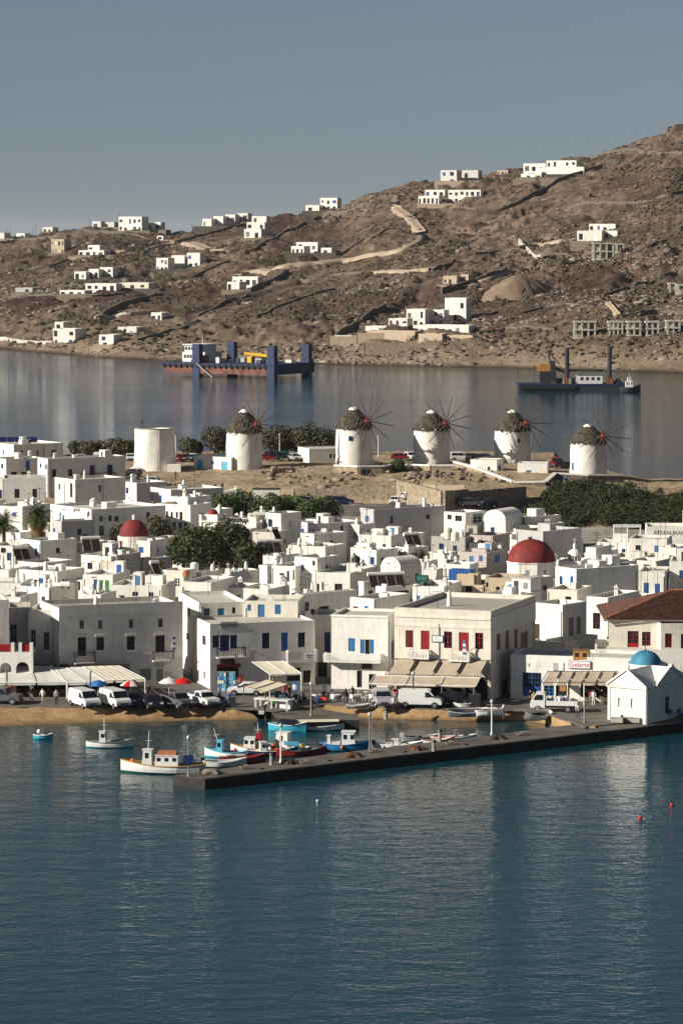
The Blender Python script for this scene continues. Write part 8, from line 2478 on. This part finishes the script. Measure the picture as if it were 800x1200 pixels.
# gear left lying on the jetty
rj = random.Random(3)
for i in range(14):
    x = 252 + i * 27 + rj.uniform(-8, 8); y = 904 - (x - 252) * .1195 + rj.uniform(-1, 4)
    p = pz(x, y, .95)
    if i % 3 == 0:
        b = MB(); b.lathe((0, 0, 0), [(.9, 0), (.8, .2), (.5, .38), (.2, .42), (.01, .45)], 14, jit=lambda t, z: 1 + .2 * math.sin(5 * t + i) + .1 * math.sin(11 * t + 9 * z))
        o = b.build('net_heap', rj.choice(['hull_brown', 'rope', 'dark_wood'])); tag(o, 'heap of fishing net lying on the jetty', 'net', 'net heaps on the jetty')
    elif i % 3 == 1:
        b = MB(); b.path([Vector((.34 * math.cos(k * .62) * (1 + .02 * k), .34 * math.sin(k * .62) * (1 + .02 * k), .05 + .012 * k)) for k in range(24)], .045, 5)
        o = b.build('rope_coil', 'rope'); tag(o, 'coil of mooring rope lying on the jetty', 'rope', 'rope coils on the jetty')
    else:
        b = MB(); b.lathe((0, 0, .42), [(.42 + .1 * math.cos(k * math.pi / 4), .1 * math.sin(k * math.pi / 4)) for k in range(9)], 16); b.v = [(v[0], (v[2] - .42), .52 + v[1]) for v in b.v]
        o = b.build('tyre_fender', 'rubber'); p = pz(x, 914 - (x - 240) * .1185, .55); p = p + Vector((0, -.25, -.5)); tag(o, 'black tyre hanging on the outer face of the jetty', 'tyre', 'tyres on the jetty face')
        o.rotation_euler = (0, 0, .6)
    o.location = p
# ================================================================== villas on the far hill
HG = 'white houses scattered on the far hill'
def villa(label, blocks, th=22, m='white', dep=9.0, group=HG, name='hill_house', stone=None):
    """blocks: (x0, x1, ytop, ybase, windows) in picture columns, lowest first; xr = right end of the shaded flank"""
    yb = max(q[3] for q in blocks); xm = sum((q[0] + q[1]) / 2 for q in blocks) / len(blocks)
    hit = hill_hit(xm, yb)
    root = empty(name, tuple(hit), label, 'house', group)
    for i, (x0, x1, yt, yb_, nw) in enumerate(blocks):
        Y = hit.y + 2 + (yb - yb_) * 2.2
        s = F / Y
        xc = x1 - min(6.0, (x1 - x0) * .28)
        wins = []
        rows = 2 if yb_ - yt > 13 else 1
        for r_ in range(rows):
            hh = (yb_ - yt) / rows
            for k in range(nw):
                if rnd.random() < .18: continue
                a = x0 + (xc - x0) * (k + rnd.uniform(.12, .3)) / nw; c = x0 + (xc - x0) * (k + rnd.uniform(.6, .88)) / nw
                if c - a > 4.5: c = a + 4.5
                wins.append(('L', a, yt + hh * r_ + hh * rnd.uniform(.22, .4), c, yt + hh * (r_ + rnd.choice([.7, .82, .96])), rnd.choice(['w', 'w', 'o', 's']), rnd.choice([GP, NV, WP, B_, DW])))
        house('v%d' % len(HOUSES), '', x0, xc, x1, yt, Yc=Y, th=th, wins=wins, m=m, par=.4, root=root, zbase=hit.z - 7, dep=dep if i == 0 else dep * .8)
    x0 = min(q[0] for q in blocks) - rnd.uniform(2, 9); x1 = max(q[1] for q in blocks) + rnd.uniform(2, 10)
    for r_ in range(rnd.choice([1, 1, 2])):
        a = pd(x0 - r_ * 4, yb, hit.y - 1 - 4 * r_); c = pd(x1 - r_ * 6, yb, hit.y - 2.5 - 4 * r_); d = Vector((c.x - a.x, c.y - a.y, 0)); nn = Vector((-d.y, d.x, 0)).normalized()
        zt_ = h1(hit.x, hit.y - 1 - 4 * r_) + rnd.uniform(.4, 1.2)
        b = MB(); b.obox((a.x, a.y, zt_ - 5), d, nn * .6, (0, 0, 5)); b.obox((a.x, a.y, zt_ - 5), nn * 9, d.normalized() * .6, (0, 0, 5)); b.build('terrace_wall', rnd.choice(['stonewash', 'stone_wall_mat', 'dark_stone_mat']), root)
    return root
V = villa
V('low white house at the far left of the ridge', [(-3, 8, 272.5, 280, 1)])
V('small white house with flat roof on the left ridge', [(19, 33, 273, 280, 2)])
V('pair of low white roofs on the left ridge', [(50, 66, 266, 273, 2)])
V('long low house with white end on the ridge', [(108, 122, 259, 267, 1), (120, 139, 260, 267, 0)], m='offwhite')
V('large unfinished-looking white block with dark upper openings on the ridge', [(139, 172, 253.5, 272, 5)], th=28)
V('white cubes beside the large block on the ridge', [(173, 182, 261, 271, 1), (181, 191, 260, 270, 1)])
V('small white box below the ridge track', [(184, 194, 276, 282, 1)])
V('row of stepped white terrace houses on the ridge', [(237, 252, 256, 266, 2), (250, 266, 253, 264, 2), (264, 280, 251, 262, 2), (278, 295, 249.5, 259, 2)])
V('tall white villa stepping down beside the dark stone wall', [(286, 312, 268, 281, 2), (289, 316, 260, 270, 3), (295, 318, 253, 262, 2)])
V('white modern house with shaded terrace left of the sandy bank', [(92, 128, 293, 299, 4), (103, 122, 287, 294, 2)])
V('bare concrete shell of a house beside the left track', [(60, 81, 280, 298, 4)], m='stonewash')
V('white house of three joined cubes on the left slope', [(87, 106, 318, 329, 2), (104, 120, 315, 328, 2), (117, 138, 313, 327, 2)])
V('white villa with several cubes and porch columns on the left slope', [(183, 202, 302, 318, 3), (201, 222, 299, 313, 2), (219, 240, 296, 314, 2)])
V('long low white house with garden walls on the left slope', [(70, 105, 340, 346, 3), (100, 142, 332, 341, 4)])
V('low beige house right of the long garden walls', [(140, 180, 331, 339, 3)], m='cream')
V('small lone white cube house above the shore', [(177, 194, 366, 379, 2)])
V('white two-level house with red door near the shore', [(62, 94, 385, 404, 3), (64, 78, 377, 387, 1)])
V('small white shed with brown roof near the shore', [(116, 139, 392, 406, 1)])
V('low flat house beside the small shed near the shore', [(138, 166, 383, 392, 4)], m='offwhite')
V('white flat-roofed villa with car port by the hill road', [(341, 362, 288, 300, 3), (347, 378, 283.5, 294, 3), (376, 393, 290, 300, 1)])
V('white house with dark veranda on the skyline', [(358, 380, 240, 248, 1), (375, 401, 231.5, 247, 3)])
V('white house with stepped garden below the hill road', [(266, 286, 330, 341, 2), (272, 308, 324, 336, 4)])
V('long white hotel with rows of openings below the skyline', [(490, 520, 229, 240, 5), (498, 527, 222, 231, 3), (525, 569, 222, 239, 6)])
V('pair of grey and white villas on the skyline', [(516, 541, 199, 215, 2), (534, 566, 199, 210, 3)], m='offwhite')
V('low stone-faced house left of the ridge villas', [(582, 600, 199, 206, 3)], m='stonewash')
V('white villa cluster at the top of the long stone wall', [(610, 640, 203, 210, 4), (613, 645, 191, 204, 3), (630, 652, 196, 206, 2)])
V('white villa with dark windows at the right of the ridge cluster', [(640, 681, 187.5, 203, 5), (648, 690, 195, 206, 2)])
V('white two-part villa on the open right slope', [(676, 711, 270, 283, 2), (690, 727, 262, 272, 4), (706, 729, 270, 282, 2)])
V('stone-coloured low house beside the pale bank', [(519, 541, 323, 334, 3), (540, 552, 321, 333, 1)], m='stonewash')
V('low dark outbuilding at the left shore', [(18, 44, 337, 344, 2)], m='greywash')
big = V('large stepped white villa with blue windows and stone base above the shore', [(490, 555, 381, 393, 7), (428, 458, 382, 389, 2), (455, 483, 373, 389, 3), (476, 504, 362, 384, 3), (501, 526, 363, 382, 3), (521, 552, 349, 379, 3)], dep=8)
V('stone terrace base of the large stepped villa', [(430, 492, 388, 397, 0), (490, 524, 391, 404, 1), (522, 560, 393, 405, 2)], m='stonewash', name='terrace_building')
V('low white pool house left of the large stepped villa', [(392, 418, 393, 399, 1), (436, 470, 386, 391, 0)], name='pool_house')
def skeleton(label, x0, x1, yt, yb, nc, nr, dep=7.0):
    hit = hill_hit((x0 + x1) / 2, yb + 1)
    root = empty('concrete_frame', tuple(hit), label, 'building shell', 'unfinished concrete frames on the far hill')
    Y = hit.y + 1
    A = pd(x0, yt, Y); B = pd(x1, yt, Y); z0 = pd(x0, yb, Y).z
    W = B.x - A.x; H = A.z - z0
    t = .55
    for r_ in range(nr + 1):
        z = z0 + H * r_ / nr
        b = MB(); b.box(A.x - .2, B.x + .2, Y - .2, Y + dep + .2, z - t / 2, z + t / 2); b.build('floor_slab', 'concrete_pale', root)
    for k in range(nc + 1):
        for y in (Y, Y + dep - .7):
            for r_ in range(nr):
                x = A.x + (W - .7) * k / nc; b = MB(); b.box(x, x + .7, y, y + .7, z0 + H * r_ / nr + t / 2 - (6 if r_ == 0 else 0), z0 + H * (r_ + 1) / nr - t / 2); b.build('column', 'concrete_pale', root)
    b = MB(); b.box(A.x, B.x, Y + dep - .2, Y + dep, z0 - 5, A.z); b.build('back_wall', 'concrete', root)
skeleton('wide two-storey concrete frame at the left of the shell row', 673, 698, 377, 396, 3, 2)
skeleton('two-storey concrete frame beside the low wall in the shell row', 713, 730, 377, 394, 3, 2)
skeleton('two-storey concrete frame with bright front in the shell row', 735, 751, 377, 393, 2, 2)
skeleton('two-storey concrete frame between its twins in the shell row', 757, 772, 377, 393, 2, 2)
skeleton('two-storey concrete frame with corner wall at the end of the shell row', 781, 797, 376, 392, 2, 2)
skeleton('single-storey pale concrete frame at the right edge', 784, 792, 332, 343, 1, 1)
skeleton('single-storey concrete frame cut by the right edge', 794, 806, 334, 344, 1, 1)
skeleton('small concrete shell below the two-part white villa', 695, 719, 285, 304, 3, 2)
skeleton('lone concrete portal beside the small shell', 722, 731, 286, 296, 1, 1)
# dark hedges and garden bushes between the villas
hedges = [(75, 300, 330), (20, 60, 300), (60, 90, 372), (95, 130, 380), (190, 215, 328), (300, 340, 308), (310, 345, 312), (345, 372, 303), (205, 235, 365), (130, 180, 391), (560, 600, 212), (470, 515, 398), (560, 585, 351), (590, 640, 207), (500, 545, 217), (655, 668, 285), (735, 760, 365), (40, 70, 380)]
bl = []
for (x0, x1, y) in hedges:
    if x1 - x0 > 100: x0, x1 = x0, x0 + 40
    for k in range(int((x1 - x0) / 2.2)):
        p = hill_hit(rnd.uniform(x0, x1), y + rnd.uniform(-2.5, 2.5)); bl.append((p.x, p.y, p.z + .4, rnd.uniform(.8, 1.9)))
Vv, Qq = leaf_cloud(bl, 9000, .45, 77, flat=.8)
o = np_mesh('garden_bushes', Vv, Qq, 'leaf_olive', 'stuff'); tag(o, 'dark garden bushes around the villas on the far hill', 'bushes')
# poles along the ridge
for i, (px, y0, y1) in enumerate(((8, 266, 281), (12, 265, 281), (38, 267, 279), (42, 263, 278), (105, 256, 270), (140, 250, 268), (225, 260, 272), (100, 378, 398), (15, 385, 402))):
    p = hill_hit(px, y1); b = MB(); z1 = pd(px, y0, p.y).z; b.tube((0, 0, -1), (0, 0, z1 - p.z), .16, .12, 5); b.tube((-.9, 0, z1 - p.z - .5), (.9, 0, z1 - p.z - .5), .07, .07, 4)
    o = b.build('utility_pole', 'spar_wood'); o.location = p; tag(o, 'thin wooden power pole on the far hill', 'pole', 'power poles on the far hill')

# ================================================================== work barges in the bay
def obj_box(root, nm, m, cx, cy, hx, hy, z0, z1, k=1.0):
    b = MB(); b.taper((cx, cy), hx, hy, z0, z1, k); return b.build(nm, m, root)
p = pz(320, 443.5, 0)
th = R(-38)
root = empty('jack_up_barge', (p.x, p.y, 0), 'long blue and red work barge with four tall blue legs', 'barge', rz=0, world=False)
root.rotation_euler = (0, 0, -th * 0 + R(-38) * 0)
t = R(30); dl = Vector((-math.cos(t), math.sin(t), 0)); dr = Vector((math.sin(t), math.cos(t), 0))
s = F / p.y
Lb = 128 / s / math.cos(t) * 1.03; Wb = 50 / s / math.sin(t) * .95
up = Vector((0, 0, 1))
def bb_(nm, m, u0, u1, v0, v1, z0, z1, par=None):
    b = MB(); b.obox(dl * u0 + dr * v0 + up * z0, dl * (u1 - u0), dr * (v1 - v0), up * (z1 - z0)); return b.build(nm, m, par or root)
hull = bb_('hull', 'barge_red', 0, Lb, 0, Wb, 1.2, 3.7)
b = MB(); b.obox(dl * 0 + dr * 0 + up * 1.2 - dr * .15 - dl * .15, dl * .3, dr * Wb, up * 3); b.build('end_plate', 'barge_blue', root)
bb_('deck_band', 'barge_blue', -.2, Lb + 1.5, -.2, Wb + .2, 3.7, 5.0)
for i in range(20):
    u = 1 + (Lb - 1) * i / 19
    b = MB(); c = dl * u - dr * .35 + up * 4.1; b.tube(c - dr * .25, c + dr * .1, .75, .75, 10); b.build('tyre_fender', 'rubber', root)
for u, v in ((Lb * .04, .4), (Lb * .80, -.2), (Lb * .52, Wb - 3), (.5, Wb - 3.4)):
    pass
for px_, ytop, v in ((231.5, 403, 1.0), (272, 400.5, Wb * .72), (319, 405, -.4), (359.5, 403, Wb * .92)):
    kq = kx(px_, 430)
    # place each leg where its column meets the deck line
    base = Vector((p.x, p.y, 0)) + dr * v
    u = (base.x - kq * base.y) / (math.cos(t) + kq * math.sin(t))
    c = dl * u + dr * v; zt = pd(px_, ytop, base.y + dl.y * u).z
    b = MB(); b.obox(c - dl * 1.5 - dr * 1.3 + up * -1.5, dl * 3.0, dr * 2.6, up * (zt + 1.5)); lg = b.build('leg', 'barge_blue', root)
    b = MB(); b.obox(c - dl * 1.8 - dr * 1.6 + up * 4.9, dl * 3.6, dr * 3.2, up * 1.4); b.build('leg_collar', 'barge_blue', lg)
cab = bb_('cabin', 'tank_white', Lb * .76, Lb * .97, Wb * .35, Wb * .75, 5.0, 8.6)
bb_('cabin_upper', 'tank_white', Lb * .80, Lb * .96, Wb * .38, Wb * .72, 8.6, 11.2)
bb_('cabin_roof', 'white_paint', Lb * .785, Lb * .975, Wb * .36, Wb * .74, 11.203, 11.5)
for r_ in range(2):
    for k in range(7):
        bb_('window', 'glass_dark', Lb * (.775 + .027 * k), Lb * (.79 + .027 * k), Wb * .345 + r_ * Wb * .03, Wb * .349 + r_ * Wb * .03 + .05, 6.4 + r_ * 2.9, 7.6 + r_ * 2.9, cab)
bb_('deck_container', 'red_paint', Lb * .64, Lb * .74, 1.5, 4.2, 5.0, 7.8)
b = MB(); a = dl * Lb * .22 + dr * Wb * .5 + up * 7.4; b.tube(a, a + dl * 11 + up * .9, .7, .5, 6); b.build('crane_jib', 'yellow_paint', root)
bb_('crane_cab', 'yellow_paint', Lb * .37, Lb * .41, Wb * .45, Wb * .55, 5, 7.2)
for k in range(16):
    u = rnd.uniform(.08, .7) * Lb; v = rnd.uniform(.1, .8) * Wb; w = rnd.uniform(.7, 2.0)
    bb_('deck_gear', rnd.choice(['barge_black', 'metal_dark', 'rust', 'tank_white', 'barge_blue', 'metal_grey']), u, u + w * 1.6, v, v + w, 5.0, 5.0 + rnd.uniform(.8, 2.2))
b = MB(); a = dl * Lb * .70 - dr * .3 + up * 5; b.tube(a, a - dl * 9 - dr * 3.0 - up * 5, .25, .25, 6); b.build('gangway', 'metal_grey', root)
b = MB(); a = dl * Lb * .86 + dr * Wb * .55 + up * 11.4; b.tube(a, a + up * 3.2, .12, .08, 6); b.build('mast', 'white_paint', root)
# dredger barge
p2 = pz(676, 458.5, 0); s2 = F / p2.y
root = empty('dredger_barge', (p2.x, p2.y, 0), 'low dark barge with orange excavator, white cabin and two spud poles', 'barge', world=False)
X2 = lambda px: (px - 676) / s2
b = MB(); b.box(X2(608), X2(734), 0, 11, -.6, 1.9); b.build('hull', 'barge_black', root)
b = MB(); b.box(X2(607), X2(735), -.15, 11.1, 1.9, 2.5); b.build('deck_band', 'barge_blue', root)
for i in range(15):
    x = X2(611 + i * 4.4); b = MB(); b.tube((x, -.5, 1.3), (x, -.05, 1.3), .65, .65, 10); b.build('tyre_fender', 'rubber', root)
for px_, yt in ((664.5, 407.5), (714.5, 406)):
    zt = pd(px_, yt, p2.y + 2).z; b = MB(); b.tube((X2(px_), 2, -2), (X2(px_), 2, zt), .72, .72, 10); b.build('spud_pole', 'barge_black', root)
    b = MB(); b.box(X2(px_) - 1.1, X2(px_) + 1.1, .9, 3.1, 2.5, 4.4); b.build('spud_well', 'rust', root)
cb = MB(); cb.box(X2(676), X2(706), 1.0, 5.5, 2.5, 5.4); cab = cb.build('cabin', 'tank_white', root)
b = MB(); b.box(X2(675), X2(707), .8, 5.7, 5.403, 5.7); b.build('cabin_roof', 'metal_grey', cab)
for k in range(4):
    b = MB(); b.box(X2(680 + k * 6.5), X2(683 + k * 6.5), .93, .995, 3.7, 4.7); b.build('window', 'glass_dark', cab)
b = MB(); b.box(X2(631), X2(645), 3, 6, 6.6, 9.0); b.build('excavator_body', 'orange_wood', root)
b = MB(); b.box(X2(645), X2(651), 3, 5.4, 6.2, 10.0); b.build('excavator_cab', 'metal_dark', root)
b = MB(); b.box(X2(633), X2(652), 2.8, 6.4, 2.5, 6.6); b.build('turntable', 'barge_black', root)
b = MB(); b.tube((X2(648), 4, 8.0), (X2(668), 4, 5.6), .6, .5, 6); b.tube((X2(645), 4.4, 9), (X2(643), 4.4, 13.2), .3, .25, 6); b.tube((X2(643), 4.4, 13), (X2(656), 4.2, 9.0), .2, .2, 5); b.build('excavator_arm', 'metal_dark', root)
b = MB(); b.box(X2(668), X2(708), 6.5, 7.2, 6.4, 7.0); b.build('crane_jib', 'metal_dark', root)
for k in range(12):
    x = X2(rnd.uniform(640, 674)); y = rnd.uniform(1, 9); w = rnd.uniform(.5, 1.3); b = MB(); b.taper((x, y), w, w * .8, 2.5, 2.5 + rnd.uniform(.6, 2.2), .8, rnd.uniform(0, 3)); b.build('deck_gear', rnd.choice(['rust', 'metal_dark', 'barge_black', 'wood', 'metal_grey']), root)
for k in range(5):
    x = X2(rnd.uniform(709, 730)); b = MB(); b.taper((x, rnd.uniform(2, 6)), .8, .7, 2.5, 2.5 + rnd.uniform(.8, 1.8), .9); b.build('deck_gear', rnd.choice(['red_paint', 'metal_grey', 'barge_black']), root)
boat('small tug with white wheelhouse tied to the dredger barge', 738, 460, 0, 6.4, 3.0, 1.8, 'barge_black', 'barge_black', 'rubber', 'metal_dark', name='tug_boat', cabin=[(-1.6, 1.0, 2.0, 1.7, 2.0, 'hull_white', 2), (-1.0, .5, 1.6, 3.75, 1.3, 'hull_white', 2)], mast=(-.4, 5.2, 0), group=None)
# thin sea air over the bay
m, nt, b = mk('haze_air')
nt.nodes.remove(b)
pv = N(nt, 'ShaderNodeVolumePrincipled')
pv.inputs['Color'].default_value = (0.86, 0.92, 1.0, 1)
pv.inputs['Density'].default_value = 0.000022
pv.inputs['Anisotropy'].default_value = 0.2
nt.links.new(pv.outputs[0], nt.nodes['Material Output'].inputs['Volume'])
b = MB(); b.box(-9100, 9100, -400, 40100, -5, 175)
hzb = b.build('haze', 'haze_air', kind='stuff')
tag(hzb, 'thin pale sea haze in the air over the bay', 'haze')
# clean helper marks off the objects
for o in bpy.data.objects:
    for k in ('_w', '_c'):
        if k in o: del o[k]
